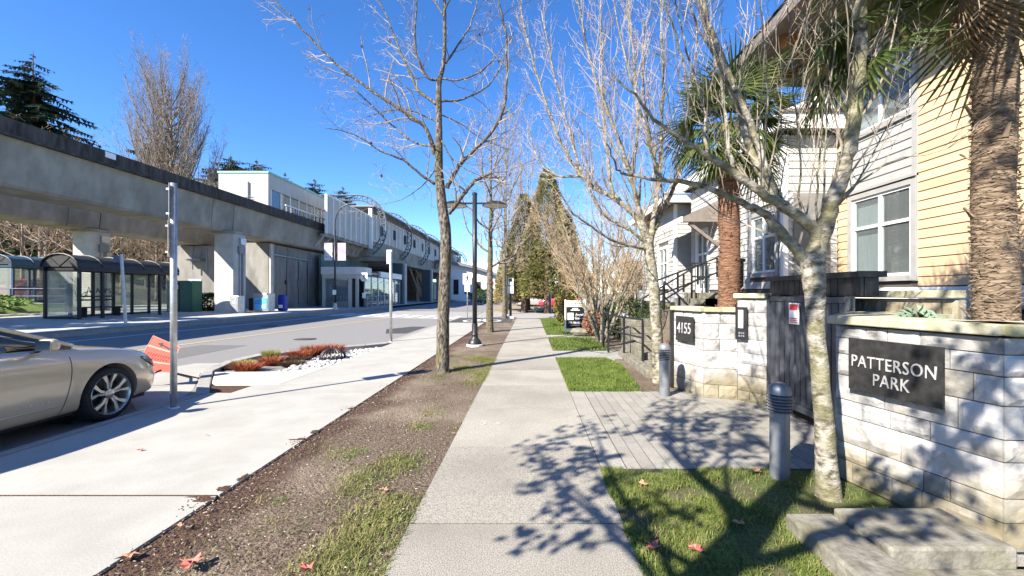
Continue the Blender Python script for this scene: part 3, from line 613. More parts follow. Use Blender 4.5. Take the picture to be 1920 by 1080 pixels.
# street lamp with banners
M_ban1 = mat('banner_pale', (0.50,0.47,0.55), (0.62,0.6,0.62), rough=0.7, scale=3, c3=(0.1,0.1,0.14), amt3=0.7, scale3=4)
M_ban2 = mat('banner_pink', (0.55,0.28,0.38), (0.55,0.5,0.58), rough=0.7, scale=1.2)
sl = thing('banner_lamp_post', (-14.5,32.0,0.3), 'black street lamp with curved arm and two pale pink banners', 'street lamp')
MB().tube([(-14.5,32,0.28),(-14.5,32,6.2)], [0.085,0.06], 10).build('pole', M_black, sl, smooth=True)
MB().tube(catmull([(-14.5,32,6.1),(-14.48,32,6.9),(-14.25,32,7.6),(-13.85,32,8.0),(-13.3,32,8.15)], 4), 0.045, 8).build('arm', M_black, sl, smooth=True)
MB().box(-13.5,-12.95,31.88,32.12,8.08,8.2).build('lamp_head', M_black, sl, bevel=0.03)
for s, m in ((-1,M_ban1),(1,M_ban2)):
    MB().box(-14.5+s*0.50-0.3,-14.5+s*0.50+0.3,31.99,32.01,3.95,5.25).build('banner', m, sl)
    for z in (3.93,5.27): MB().tube([(-14.5,32,z),(-14.5+s*0.85,32,z)], 0.015, 5).build('banner_arm', M_black, sl)
MB().box(-14.62,-14.38,31.85,31.91,1.4,1.75).build('notice', M_signw, sl); MB().lathe([(0.16,0),(0.13,0.35),(0.10,0.5)], (-14.5,32,0.28), 10).build('base', M_steel, sl)
# pedestrian sign by the far kerb
def walking_man(parent, org, right, s, m):
    """the walking figure of a crossing sign, limb by limb in one mesh"""
    r = Vector(right).normalized(); n = r.cross(Vector((0,0,1))); mb = MB()
    q = lambda x, z: Vector(org)+r*(x*s)+Vector((0,0,z*s))+n*0.004
    ring = [q(0.06+0.085*math.cos(a*math.pi/5), 0.42+0.085*math.sin(a*math.pi/5)) for a in range(10)]; mb.extrude(ring, n*0.003)
    for a, b, w in (((0.02,0.30),(0.0,0.0),0.15),((0.0,0.02),(0.13,-0.18),0.09),((0.13,-0.18),(0.10,-0.45),0.08),((0,0.02),(-0.10,-0.2),0.09),((-0.10,-0.2),(-0.24,-0.42),0.08),((0.03,0.28),(0.18,0.12),0.06),((0.18,0.12),(0.28,0.10),0.05),((0.0,0.28),(-0.15,0.14),0.06),((-0.15,0.14),(-0.17,0.0),0.05)):
        mb.bar(q(*a), q(*b), w*s, 0.003, up=n)
    return mb.build('walking_figure', m, parent)
def ped_sign(loc, h, w, label, right=(1,0,0), tab=True):
    t = thing('pedestrian_sign', loc, label, 'road sign', 'pedestrian crossing signs'); x, y, z = loc
    MB().tube([(x,y,z-0.05),(x,y,z+h)], 0.03, 8).build('post', M_steel, t, smooth=True)
    MB().box(x-w/2,x+w/2,y-0.045,y-0.033,z+h-w*1.25,z+h).build('plate', M_signw, t)
    walking_man(t, (x,y-0.047,z+h-w*0.62), (1,0,0), w*1.0, M_ink)
    if tab: MB().box(x-w*0.3,x+w*0.3,y-0.045,y-0.033,z+h-w*2.1,z+h-w*1.28).build('tab_plate', M_signw, t)
    return t
ps = ped_sign((-13.55,35.2,0.29), 2.9, 0.53, 'white pedestrian sign on a grey post in front of the station entrance', tab=False)
MB().box(-13.69,-13.41,35.14,35.16,1.1,1.55).build('notice', M_signw, ps)
ped_sign((-4.0,27.6,-0.12), 2.9, 0.56, 'white pedestrian sign with smaller tab on the near kerb')
# ================================================================== trees
M_bark = mat('bark_mossy', (0.03,0.024,0.019), (0.205,0.182,0.15), rough=1, scale=26, detail=8, bump=0.9, bscale=38, c3=(0.10,0.088,0.03), scale3=3.0, amt3=0.55, stretch=(1,1,0.4), thr3=(0.46,0.58), thr=(0.40,0.62), bdist=0.03)
M_birch = mat('bark_lichen', (0.06,0.052,0.036), (0.375,0.35,0.295), rough=1, scale=13, detail=9, bump=0.7, bscale=45, c3=(0.15,0.14,0.065), scale3=4.0, amt3=0.65, thr3=(0.44,0.58), thr=(0.38,0.6), bdist=0.015, stretch=(1,1,1.7))
M_twig = mat('twig_grey', (0.20,0.165,0.13), (0.36,0.305,0.25), rough=0.9, scale=4)
M_twigp = mat('twig_pale', (0.19,0.155,0.12), (0.36,0.31,0.25), rough=0.9, scale=4)
M_twigb = mat('twig_brown', (0.22,0.155,0.095), (0.40,0.30,0.19), rough=0.95, scale=1.5)
M_twigd = mat('twig_far', (0.17,0.135,0.105), (0.33,0.275,0.225), rough=0.95, scale=1.0)
M_leafdead = leaf_mat('dead_leaf', (0.10,0.05,0.025), (0.2,0.11,0.05))
def wander(p, d, length, n, r, bend=0.25, up=0.1):
    pts = [Vector(p)]; d = Vector(d).normalized(); st = length/n
    for k in range(n):
        d = (d+Vector((r.gauss(0,bend),r.gauss(0,bend),r.gauss(0,bend)+up))).normalized(); pts.append(pts[-1]+d*st)
    return pts
def spawn(mb, pts, r0, r1, lev, cfg, r):
    """children along a finished limb; cfg[lev] = (spacing, length, spread, up, bend, radius ratio)"""
    if lev >= len(cfg): return
    sp, ln, spread, up, bend, rr = cfg[lev][:6]; start = cfg[lev][6] if len(cfg[lev]) > 6 else 0.2
    L = sum((b-a).length for a, b in zip(pts[:-1], pts[1:])); n = max(1, int(L*(1-start)/sp+r.random())); 
    for k in range(n):
        t = start+(1-start)*(k+r.random())/n; t = min(t, 0.995); s = t*(len(pts)-1); i = int(s); p = pts[i].lerp(pts[i+1], s-i)
        d = (pts[i+1]-pts[i]).normalized(); o = d.orthogonal().normalized(); o.rotate(Matrix.Rotation(r.uniform(0,2*math.pi), 3, d))
        nd = d*math.cos(spread)+o*math.sin(spread); nd.z += up*0.6
        l = ln*r.uniform(0.5,1.25)*(1.15-0.55*t); rad = max((r0+(r1-r0)*t)*rr, cfg[-1][5] if lev == len(cfg)-1 else 0.003)
        if lev == len(cfg)-1: rad = rr
        q = wander(p, nd, l, 4 if lev == 0 else 3, r, bend, up)
        e = rad*0.35; nn = len(q)
        mb.tube(q, [rad+(e-rad)*a/(nn-1) for a in range(nn)], 5 if rad > 0.012 else 3, cap=False)
        spawn(mb, q, rad, e, lev+1, cfg, r)
def bare_tree(name, label, base, trunk, limbs, cfg, seed, mt=M_bark, mtw=M_twig, group=None, thin=1.0, thin_limb=1.0, sides=12, category='tree', dead=0):
    """trunk = [(point, radius)], limbs = [(points, r0, r1)] in world space"""
    r = random.Random(seed); t = thing(name, base, label, category, group)
    trunk = [(p, q*thin) for p, q in trunk]; limbs = [(p, a*thin_limb, b*thin_limb) for p, a, b in limbs]
    ps = catmull([p for p, _ in trunk], 4); rs = []
    for i in range(len(trunk)-1):
        for k in range(4): rs.append(trunk[i][1]+(trunk[i+1][1]-trunk[i][1])*k/4)
    rs.append(trunk[-1][1]); ps = [Vector((p.x+0.012*noise.noise((p.z*3,seed,1)), p.y+0.012*noise.noise((p.z*3,seed,7)), p.z)) for p in ps]
    MB().tube(ps, [q*(1+0.06*noise.noise((i*0.9,seed,2))) for i, q in enumerate(rs)], sides).build('trunk', mt, t, smooth=True)
    fine = MB()
    for pts, r0, r1 in limbs:
        q = catmull(pts, 4); n = len(q); q = [p+Vector((noise.noise((i*0.7,seed,5)),noise.noise((i*0.7,seed,9)),noise.noise((i*0.7,seed,13))))*0.03 for i, p in enumerate(q)]
        MB().tube(q, [r0+(r1-r0)*(i/(n-1))**0.8 for i in range(n)], 8 if r0 > 0.02 else 5, cap=False).build('limb', mt, t, smooth=True)
        spawn(fine, q, r0, r1, 0, cfg, r)
    tw = fine.build('twigs', mtw, t)
    if dead:
        mb = MB(); vs = fine.v
        for k in range(dead):
            p = Vector(vs[r.randrange(len(vs))]); a = Vector((r.gauss(0,1),r.gauss(0,1),r.gauss(0,1))).normalized()*0.045; b = a.orthogonal().normalized()*0.03
            mb.add([p, p+a+b, p+a*2, p+a-b], [(0,1,2,3)])
        mb.build('dead_leaves', M_leafdead, t)
    return t
def pl(Y, *pts):
    """limb points given as seen in the photo; Y = distance (number, or start/end pair)"""
    n = len(pts); y0, y1 = Y if isinstance(Y, tuple) else (Y, Y)
    return [P(px, py, y0+(y1-y0)*i/(n-1)) for i, (px, py) in enumerate(pts)]
# --- first street tree, the big one in the soil strip
Y1 = 8.21; CFG1 = [(0.23,0.95,0.85,0.10,0.20,0.5,0.12),(0.12,0.40,0.85,0.06,0.28,0.4),(0.10,0.16,0.9,0.0,0.3,0.0033)]
CFG1s = [(0.17,0.8,0.85,0.1,0.2,0.5,0.1),(0.11,0.36,0.85,0.06,0.28,0.4),(0.10,0.15,0.9,0.0,0.3,0.0033)]
T1 = bare_tree('street_tree', 'large bare street tree with mossy trunk nearest in the soil strip', (-1.66,Y1,0),
    [(P(831,706,Y1),0.19),(P(830,690,Y1),0.155),(P(831,600,Y1),0.135),(P(835,500,Y1),0.128),(P(836,440,Y1),0.125),(P(829,385,Y1),0.115),(P(823,320,Y1),0.095),(P(823,240,Y1),0.075),(P(823,160,Y1),0.06),(P(831,122,Y1),0.045),(P(834,60,Y1),0.038),(P(833,-40,Y1),0.03),(P(836,-150,Y1),0.018),(P(832,-260,Y1),0.008)],
    [(pl((Y1,Y1-.5),(815,290),(800,243),(770,218),(700,172),(640,128),(590,80),(545,30),(500,-15)),0.055,0.012),
     (pl((Y1,Y1+.8),(818,195),(785,170),(770,140),(752,100),(737,60),(712,0),(690,-60)),0.042,0.012),
     (pl((Y1,Y1-.4),(822,150),(803,146),(784,112),(778,70),(782,0),(790,-90)),0.036,0.012),
     (pl((Y1,Y1-.6),(815,345),(790,328),(755,300),(712,282),(665,252),(610,240)),0.040,0.008),
     (pl((Y1,Y1+1.0),(816,275),(780,268),(740,240),(690,190),(640,150),(560,95)),0.030,0.007),
     (pl((Y1,Y1-.3),(842,400),(858,380),(872,360),(888,342),(905,331),(922,324)),0.055,0.035),
     (pl((Y1,Y1-.7),(838,352),(856,318),(878,292),(918,252),(942,212),(950,150),(948,60),(935,0),(930,-80)),0.058,0.014),
     (pl((Y1,Y1+.6),(828,190),(868,186),(915,160),(945,110),(960,40)),0.032,0.009),
     (pl((Y1,Y1-.4),(830,148),(860,150),(900,135),(935,100),(965,60)),0.026,0.008),
     (pl((Y1,Y1+.7),(836,118),(852,95),(880,50),(895,0),(905,-70)),0.030,0.009),
     (pl((Y1,Y1+.9),(822,230),(790,215),(750,205),(700,215),(650,235)),0.024,0.006),
     (pl((Y1,Y1-.9),(826,260),(850,300),(900,330),(950,345),(985,350)),0.020,0.005),
     (pl((Y1,Y1+.5),(824,215),(860,230),(905,262),(955,280)),0.020,0.005),
     (pl((Y1,Y1+.8),(832,30),(800,-20),(770,-80)),0.022,0.007),(pl((Y1,Y1-.8),(834,20),(860,-40),(890,-120)),0.022,0.007),
     (pl((Y1,Y1+.9),(822,310),(790,350),(750,375),(700,385)),0.018,0.004),
     (pl((Y1,Y1-.9),(920,324),(945,345),(965,372),(985,380)),0.014,0.004),(pl((Y1,Y1-.3),(922,324),(955,320),(1000,300),(1020,290)),0.012,0.003)],
    CFG1, 1, group='street trees in the soil strip', dead=30, thin=0.84, thin_limb=0.8)
def street_tree(label, X, Y, seed, s=1.0, cfg=CFG1, dead=0, lean=0.0, mt=M_bark, extra=()):
    r = random.Random(seed); tr = []; hs = [-0.05,0.25,1.2,2.2,3.0,3.9,4.8,5.8,6.8,7.9]
    rad = [0.20,0.145,0.125,0.115,0.105,0.08,0.062,0.045,0.03,0.010]
    for h, q in zip(hs, rad): tr.append((Vector((X+lean*h+0.05*noise.noise((h,seed,0))*h*0.4, Y+0.05*noise.noise((h,seed,4))*h*0.4, h*s)), q*s))
    limbs = []
    for k in range(13):
        h = 2.6+k*0.37+r.uniform(-.15,.15); a = k*2.4+r.uniform(-.4,.4); L = (2.6-0.13*k)*s; b = Vector((X+lean*h,Y,h*s)); pts = [b]; el = 0.35+0.03*k
        for q in range(1,6):
            t = q/5; pts.append(b+Vector((math.cos(a)*L*t*(0.95-0.25*t), math.sin(a)*L*t*(0.95-0.25*t), L*(el*t+0.55*t*t)))+Vector((r.gauss(0,.06),r.gauss(0,.06),r.gauss(0,.05))))
        limbs.append((pts, (0.055-0.003*k)*s, 0.008))
    limbs += list(extra)
    return bare_tree('street_tree', label, (X,Y,0), tr, limbs, cfg, seed, mt=mt, group='street trees in the soil strip', dead=dead)
street_tree('bare street tree second from the camera, just beyond the black lamp post', -1.57, 16.8, 21, cfg=CFG1s, lean=0.01)
street_tree('third bare street tree beside the black sign post at the crossing', -1.5, 25.7, 33, cfg=CFG1s)
# the tree behind the viewer whose shadow falls on the pavement; it still holds clusters of leaves
T0 = street_tree('street tree beside the viewer, outside the frame, that shades the forecourt', -1.62, -0.35, 47, s=1.12, cfg=[(0.30,0.8,0.85,0.1,0.2,0.5,0.2),(0.16,0.4,0.85,0.06,0.28,0.0045)],
    extra=[([Vector((-1.62,-0.35,2.5)),Vector((-2.1,0.1,2.8)),Vector((-2.6,0.6,3.0)),Vector((-3.0,1.1,3.3))],0.03,0.008),([Vector((-1.62,-0.35,2.6)),Vector((-2.0,0.4,2.9)),Vector((-2.2,1.0,3.1)),Vector((-2.35,1.5,3.3))],0.03,0.008),
    ([Vector((-1.62,-0.35,3.0)),Vector((-1.5,0.4,3.4)),Vector((-1.3,1.1,3.7)),Vector((-1.1,1.7,4.0))],0.03,0.008),([Vector((-1.62,-0.35,2.8)),Vector((-2.3,-0.2,3.1)),Vector((-3.0,0.2,3.5)),Vector((-3.6,0.5,3.9))],0.03,0.008),([Vector((-1.62,-0.35,3.2)),Vector((-1.9,0.5,3.6)),Vector((-2.0,1.2,4.1)),Vector((-2.1,1.7,4.5))],0.03,0.008)])
tw = [c for c in T0.children if c.name.startswith('twigs')][0]
r = random.Random(8); mb = MB(); vs = [v.co.copy() for v in tw.data.vertices]
for k in range(1900):
    p = vs[r.randrange(len(vs))]
    for q in range(2):
        c = p+Vector((r.gauss(0,.05),r.gauss(0,.05),r.gauss(0,.05))); a = Vector((r.gauss(0,1),r.gauss(0,1),r.gauss(0,1))).normalized()*0.05; b = a.orthogonal().normalized()*0.028
        mb.add([c-a, c+b, c+a, c-b], [(0,1,2,3)])
lv = mb.build('leaf_clusters', M_leafdead, None); lv.parent = T0
# --- right hand lichen-covered tree in front of the sign wall
Y2 = 3.18
CFG2 = [(0.19,0.95,0.7,0.26,0.12,0.20,0.12),(0.13,0.36,0.7,0.14,0.24,0.42),(0.09,0.13,0.9,0.05,0.3,0.0016)]
def limb_up(Y, *p): return pl(Y, *p)
TR1 = bare_tree('lichen_tree', 'leaning lichen covered bare tree in front of the name wall', (2.2,Y2,0),
    [(P(1556,955,Y2),0.17),(P(1553,925,Y2),0.118),(P(1548,850,Y2),0.095),(P(1541,740,Y2),0.083),(P(1534,650,Y2),0.080),(P(1527,580,Y2),0.086),(P(1524,530,Y2),0.104),(P(1526,500,Y2),0.104),(P(1532,470,Y2),0.085),(P(1540,440,Y2),0.07)],
    [(pl((Y2,Y2+.25),(1520,520),(1508,486),(1475,447),(1437,405),(1387,377),(1300,345),(1240,337),(1165,326)),0.066,0.012),
     (pl((Y2,Y2-.15),(1536,470),(1525,430),(1475,390),(1425,360),(1375,322),(1325,292),(1287,265),(1240,235),(1190,180),(1150,140)),0.062,0.006),
     (pl((Y2+.1,Y2+.6),(1475,392),(1448,355),(1425,317),(1400,262),(1385,200),(1345,110),(1322,40),(1310,-40),(1290,-120)),0.048,0.024),
     (pl((Y2+.05,Y2+.3),(1465,385),(1440,330),(1415,250),(1390,190),(1362,130),(1330,50),(1322,0),(1330,-80)),0.038,0.02),
     (pl((Y2,Y2-.2),(1536,470),(1549,420),(1560,385),(1578,330),(1595,260),(1605,190),(1612,110),(1614,40),(1610,-60),(1600,-160)),0.072,0.05),
     (pl((Y2,Y2+.1),(1540,450),(1530,400),(1535,330),(1540,250),(1550,150),(1560,50),(1560,-60)),0.012,0.005),
     (pl((Y2,Y2-.1),(1545,440),(1545,330),(1552,200),(1566,80),(1570,-40)),0.011,0.005),
     (pl((Y2+.1,Y2+.2),(1500,410),(1500,300),(1490,180),(1480,60),(1472,-60)),0.011,0.005),
     (pl((Y2,Y2-.3),(1430,365),(1435,260),(1440,150),(1428,40),(1420,-60)),0.012,0.005),
     (pl((Y2,Y2+.4),(1375,322),(1360,220),(1345,120),(1300,30),(1280,-60)),0.020,0.007),
     (pl((Y2,Y2+.3),(1325,292),(1318,200),(1290,100),(1265,0)),0.018,0.006),
     (pl((Y2,Y2-.3),(1287,265),(1290,180),(1275,90),(1245,0)),0.016,0.006),
     (pl((Y2+.2,Y2+.3),(1240,337),(1222,290),(1200,200),(1170,100),(1150,0)),0.020,0.006),
     (pl((Y2+.2,Y2+.5),(1185,328),(1160,290),(1130,240),(1080,200)),0.016,0.005),
     (pl((Y2+.2,Y2),(1165,326),(1150,300),(1140,270)),0.012,0.005),
     (pl((Y2,Y2-.2),(1555,395),(1600,350),(1660,310),(1720,285)),0.014,0.004),
     (pl((Y2,Y2-.2),(1600,230),(1640,180),(1690,140)),0.010,0.003)],
    CFG2, 5, mt=M_birch, mtw=M_twigp, group='lichen covered trees on the right', sides=14, thin=0.74, thin_limb=0.82)
# --- second lichen tree further along, its crown of upright whips fills the right of the sky
Y3 = 7.3; r = random.Random(77); L3 = []
CFG3 = [(0.11,0.95,0.55,0.24,0.13,0.38,0.08),(0.12,0.36,0.75,0.12,0.24,0.42),(0.10,0.16,0.9,0.05,0.3,0.0031)]
forks = [((1215,455),(1190,405),(1150,372),(1105,345),(1070,300),(1040,240),(1010,150),(985,60),(970,-30)), ((1222,440),(1228,390),(1236,330),(1240,250),(1243,150),(1240,40),(1236,-60)),
    ((1218,450),(1200,400),(1185,340),(1160,260),(1120,160),(1095,60),(1075,-40)), ((1226,430),(1250,380),(1275,320),(1290,240),(1300,140),(1310,30)),
    ((1214,468),(1190,462),(1150,452),(1110,425),(1075,400),(1050,360)), ((1216,460),(1180,430),(1130,400),(1090,320),(1060,220),(1035,120),(1015,20)),
    ((1150,372),(1140,300),(1130,200),(1128,90),(1125,-20)), ((1185,340),(1195,240),(1190,130),(1180,20),(1178,-60)), ((1236,330),(1215,240),(1205,140),(1208,40)), ((1105,345),(1085,330),(1045,330),(1010,300),(990,240))]
for k, f in enumerate(forks): L3.append((pl((Y3,Y3+r.uniform(-1.1,1.1)),*f), 0.05 if k < 4 else 0.032, 0.010))
TR2 = bare_tree('lichen_tree', 'slender lichen covered bare tree by the entrance steps', (2.1,Y3,0),
    [(P(1237,722,Y3),0.14),(P(1235,700,Y3),0.105),(P(1231,620,Y3),0.092),(P(1226,540,Y3),0.088),(P(1220,490,Y3),0.082),(P(1216,455,Y3),0.085),(P(1222,432,Y3),0.065)], L3, CFG3, 6, mt=M_birch, mtw=M_twigp, group='lichen covered trees on the right')
# --- multi-stemmed garden trees beyond the steps
def garden_tree(label, X, Y, h, seed, n=6, spread=0.5, mtw=M_twigb, cfg=None, group='bare garden trees', mt=M_birch, r0=0.05, z0=0.0, name='garden_tree'):
    r = random.Random(seed); limbs = []
    for k in range(n):
        a = 2*math.pi*k/n+r.uniform(-.4,.4); b = Vector((X+0.1*math.cos(a),Y+0.1*math.sin(a),z0)); L = h*r.uniform(0.75,1.1); pts = [b]; sp = spread*r.uniform(0.5,1.2)
        for q in range(1,6): t = q/5; pts.append(b+Vector((math.cos(a)*L*sp*t, math.sin(a)*L*sp*t, L*t*(1-0.15*sp*t)))+Vector((r.gauss(0,.05),r.gauss(0,.05),0))*L*0.15)
        limbs.append((pts, r0*r.uniform(0.7,1.2), r0*0.2))
    return bare_tree(name, label, (X,Y,z0), [(Vector((X,Y,z0-0.05)),r0*2),(Vector((X,Y,z0+0.15)),r0*1.5),(Vector((X,Y,z0+0.35)),r0)], limbs, cfg or [(0.22,1.0,0.7,0.1,0.2,0.45,0.25),(0.14,0.5,0.8,0.05,0.25,0.4),(0.10,0.25,0.9,0.0,0.3,0.005)], seed, mt=mt, mtw=mtw, group=group)
garden_tree('multi stemmed bare tree beside the for sale board', 2.2, 13.2, 4.2, 101, n=8, spread=0.42, mtw=M_twigb)
garden_tree('tan bare tree behind the for sale board', 3.0, 17.5, 5.4, 102, n=12, spread=0.6)
garden_tree('tan bare tree in front of the tall evergreens', 3.4, 22.5, 6.8, 103, n=13, spread=0.55, r0=0.07)
garden_tree('tan bare tree left of the pale house', 5.0, 20.0, 5.6, 104, n=13, spread=0.6)
garden_tree('far tan bare tree beside the pale house corner', 6.6, 27.0, 7.0, 105, n=12, spread=0.55, r0=0.07)
# tall pale trees seen behind the lamp post
CFGP = [(0.5,2.2,0.45,0.25,0.12,0.5,0.15),(0.35,1.0,0.6,0.1,0.2,0.4),(0.28,0.5,0.8,0.05,0.25,0.009)]
def tall_tree(label, X, Y, h, seed, z0=0.0, mtw=M_twigp, mt=M_birch, spread=0.16, n=16, cfg=CFGP, r0=0.16, group='tall bare trees'):
    r = random.Random(seed); tr = [(Vector((X+0.3*noise.noise((k,seed,0)), Y, z0-0.1+h*k/6)), r0*(1-k/6.3)) for k in range(7)]; limbs = []
    for k in range(n):
        t = 0.22+0.7*k/n; a = k*2.4+r.uniform(-.3,.3); b = Vector((X,Y,z0+h*t)); L = h*(0.42-0.22*t)*r.uniform(.8,1.2); pts = [b]
        for q in range(1,5): u = q/4; pts.append(b+Vector((math.cos(a)*L*spread*2.6*u*(1.2-0.4*u), math.sin(a)*L*spread*2.6*u*(1.2-0.4*u), L*u*(0.5+0.5*u))))
        limbs.append((pts, r0*0.4*(1-t*0.6), 0.015))
    return bare_tree('tall_bare_tree', label, (X,Y,z0), tr, limbs, cfg, seed, mt=mt, mtw=mtw, group=group)
tall_tree('tall pale bare tree rising behind the lamp post', -1.9, 34, 16, 201, r0=0.2)
tall_tree('tall pale bare tree just right of the lamp heads', -0.2, 46, 19, 202, r0=0.2)
# ------------------------------------------------------------------ evergreens
M_fir = leaf_mat('fir_needles', (0.012,0.028,0.018), (0.045,0.075,0.045), trans=0.1, rnd_scale=1.2)
M_fir2 = leaf_mat('far_fir', (0.018,0.035,0.018), (0.055,0.085,0.035), trans=0.1, rnd_scale=0.8)
M_cedar = leaf_mat('cedar_foliage', (0.12,0.135,0.04), (0.40,0.385,0.16), trans=0.45, rnd_scale=1.6)
M_cedarb = leaf_mat('cedar_gold', (0.26,0.21,0.10), (0.52,0.45,0.25), trans=0.45, rnd_scale=1.6)
M_firbark = mat('fir_bark', (0.07,0.045,0.035), (0.14,0.10,0.08), rough=1, scale=8, bump=0.5)
def fir(label, X, Y, z0, h, w, seed, m=M_fir, layers=20, group='firs behind the guideway', low=0.12, trunk_r=0.3, dens=1.0, name='fir_tree', droop=0.25, ex=0.85):
    r = random.Random(seed); t = thing(name, (X,Y,z0), label, 'tree', group)
    MB().tube([(X,Y,z0-0.2),(X,Y,z0+h*0.5),(X,Y,z0+h)], [trunk_r,trunk_r*0.6,0.03], 8).build('trunk', M_firbark, t, smooth=True)
    mb = MB(); wood = MB()
    for k in range(layers):
        f = k/(layers-1); z = z0+h*(low+(0.97-low)*f); L = w*(1-f)**ex*(0.8 if f < 0.1 else 1)+0.25; nb_ = int((7 if f < 0.7 else 5)*dens)+1
        for b in range(nb_):
            a = r.uniform(0,2*math.pi); l = L*r.uniform(0.55,1.2); base = Vector((X,Y,z+r.uniform(-.3,.3)*h/layers)); d = Vector((math.cos(a),math.sin(a),0)); sd = Vector((-d.y,d.x,0)); n = max(3,int(l/0.35))
            pts = [base+d*(l*i/n)+Vector((0,0,l*(0.12*(i/n)-droop*(i/n)**1.5+0.10*(i/n)**4))) for i in range(n+1)]
            wood.tube(pts, [0.05*(1-0.8*i/n) for i in range(n+1)], 3, cap=False)
            for i in range(1,n+1):
                p = pts[i]; s = (1-0.6*i/n)*min(l*0.34,1.3)+0.15
                for sg in (-1,1):
                    q = p+sd*sg*s*r.uniform(.6,1.1)+d*s*0.5+Vector((0,0,-s*r.uniform(.1,.55))); wv = (d*0.5-sd*sg*0.3)*s*0.45+Vector((0,0,r.uniform(-.1,.1)*s))
                    mb.add([p-wv*0.4,p+wv*0.6,q+wv*0.15,q-wv*0.15], [(0,1,2,3)])
                q = p+d*s*0.6+Vector((0,0,-s*0.25)); mb.add([p+sd*s*0.2,p-sd*s*0.2,q], [(0,1,2)])
                if r.random() < .6: q = p+Vector((r.uniform(-.1,.1),r.uniform(-.1,.1),-s*0.8)); mb.add([p+d*s*0.25,p-d*s*0.25,q], [(0,1,2)])
    mb.build('crown', m, t); wood.build('branches', M_firbark, t); return t
def cedar(label, X, Y, z0, h, w, seed, m=M_cedar, n=9000, low=0.1, name='cedar_tree', leaf=0.34, group='evergreens at the corner', top=0.04, mix=None):
    """dense cone of upright sprays with an uneven outline"""
    r = random.Random(seed); t = thing(name, (X,Y,z0), label, 'tree', group)
    MB().tube([(X,Y,z0-0.2),(X,Y,z0+h*0.97)], [0.32,0.03], 8).build('trunk', M_firbark, t)
    mb = MB(); mb2 = MB()
    for k in range(n):
        f = 1-(1-r.random())**0.55 if r.random() < .75 else r.random(); f = min(f, 0.995); z = low+(1-low)*f; a = r.uniform(0,2*math.pi)
        lump = 1+0.22*noise.noise((math.cos(a)*2.2,math.sin(a)*2.2,z*h*0.55+seed))+0.13*noise.noise((math.cos(a)*6,math.sin(a)*6,z*h*1.6+seed))
        R0 = w*((1-f)**0.8+top)*lump*(1 if f > 0.10 else 0.75+2.5*f); rr = R0*r.uniform(0.62,1.0)**0.6
        p = Vector((X+rr*math.cos(a), Y+rr*math.sin(a), z0+z*h)); out = Vector((math.cos(a),math.sin(a),r.uniform(-.3,.9))).normalized(); s = leaf*r.uniform(.5,1.2)
        tip = p+out*s+Vector((r.gauss(0,.1),r.gauss(0,.1),r.gauss(0,.12)))*s; side = out.cross(Vector((r.gauss(0,1),r.gauss(0,1),r.gauss(0,1)))).normalized()*s*0.24
        tgt = mb2 if (mix and noise.noise((p.x*0.9,p.y*0.9,p.z*0.6)) > 0.12) else mb
        tgt.add([p-side*0.5, p+out*s*0.5+side, tip, p+out*s*0.5-side], [(0,1,2,3)])
    mb.build('crown', m, t)
    if mix and mb2.v: mb2.build('browned_sprays', mix, t)
    return t
cedar('tallest conical evergreen at the street corner', 1.45, 35, -0.05, 11.6, 2.7, 301, n=16000, low=0.12, mix=M_cedarb)
cedar('shorter conical evergreen left of the tallest one at the corner', -0.45, 36.5, -0.05, 9.9, 2.3, 302, m=M_cedar, n=12000, low=0.11, mix=M_cedarb)
cedar('bushy evergreen at the corner in front of the parked cars', 3.0, 37.5, -0.05, 8.8, 2.4, 303, n=9000, low=0.13)
cedar('golden narrow evergreen behind the third street tree', -2.0, 40, -0.05, 7.2, 1.2, 304, m=M_cedarb, n=5000, low=0.1)
cedar('dense evergreen at the corner left of the cars', -0.2, 39.5, -0.05, 7.5, 1.5, 305, n=5000, low=0.16)
cedar('added evergreen, unseen left of the frame, made up to shade the shelter', -22.6, 9.5, 0.3, 8.0, 2.1, 311, n=3500, low=0.15, leaf=0.5)  # unseen tree, added so its shadow darkens the far pavement around the shelter
cedar('second added evergreen, unseen between the guideway beams, made up to shade the pavement', -22.8, 13.3, 0.3, 8.0, 2.0, 312, n=3500, low=0.15, leaf=0.5)  # another invented tree out of view, extends that cast shade along the pavement
fir('dark conifer top standing highest above the guideway at the left edge', -63.6, 55, 5, 27.6, 15.0, 401, layers=30, trunk_r=0.5, droop=0.42, dens=1.4, ex=0.75)
fir('dark fir behind the pale poplar beside the guideway', -53, 62, 5, 22, 10.0, 402, dens=1.4, layers=24, trunk_r=0.45)
fir('low dark fir left of the pale poplar', -64, 66, 5, 17.5, 9.0, 403, dens=1.3, layers=20, trunk_r=0.4)
fir('dark fir just left of the lift house', -46, 66, 4.5, 18.4, 8.0, 404, m=M_fir2, layers=26, trunk_r=0.4, dens=2.2, ex=0.5)
fir('second dark fir touching the lift house corner', -44.5, 70, 4.5, 19, 7.0, 405, m=M_fir2, layers=24, dens=2.2, ex=0.5)
fir('fir behind the lift house roof', -41, 72, 4.5, 17.4, 5.5, 406, m=M_fir2, layers=20, dens=1.8, ex=0.55)
fir('fir right of the lift house above the platform screen', -38, 76, 4.5, 17.4, 6.0, 407, m=M_fir2, layers=22, dens=2.0, ex=0.5)
fir('spreading fir above the ring trusses', -36.5, 84, 4.5, 18.0, 6.5, 408, m=M_fir2, layers=20, dens=1.8, ex=0.5)
fir('last fir above the ring trusses', -30, 92, 4.0, 13.0, 4.0, 409, m=M_fir2, layers=14)
fir('low fir behind the bus shelter in the wood', -40, 50, 2.5, 10, 5.0, 421, m=M_fir2, layers=16, dens=1.6, ex=0.6)
fir('low fir at the left edge of the wood under the guideway', -52, 48, 3.5, 10, 5.0, 422, m=M_fir2, layers=16, dens=1.6, ex=0.6)
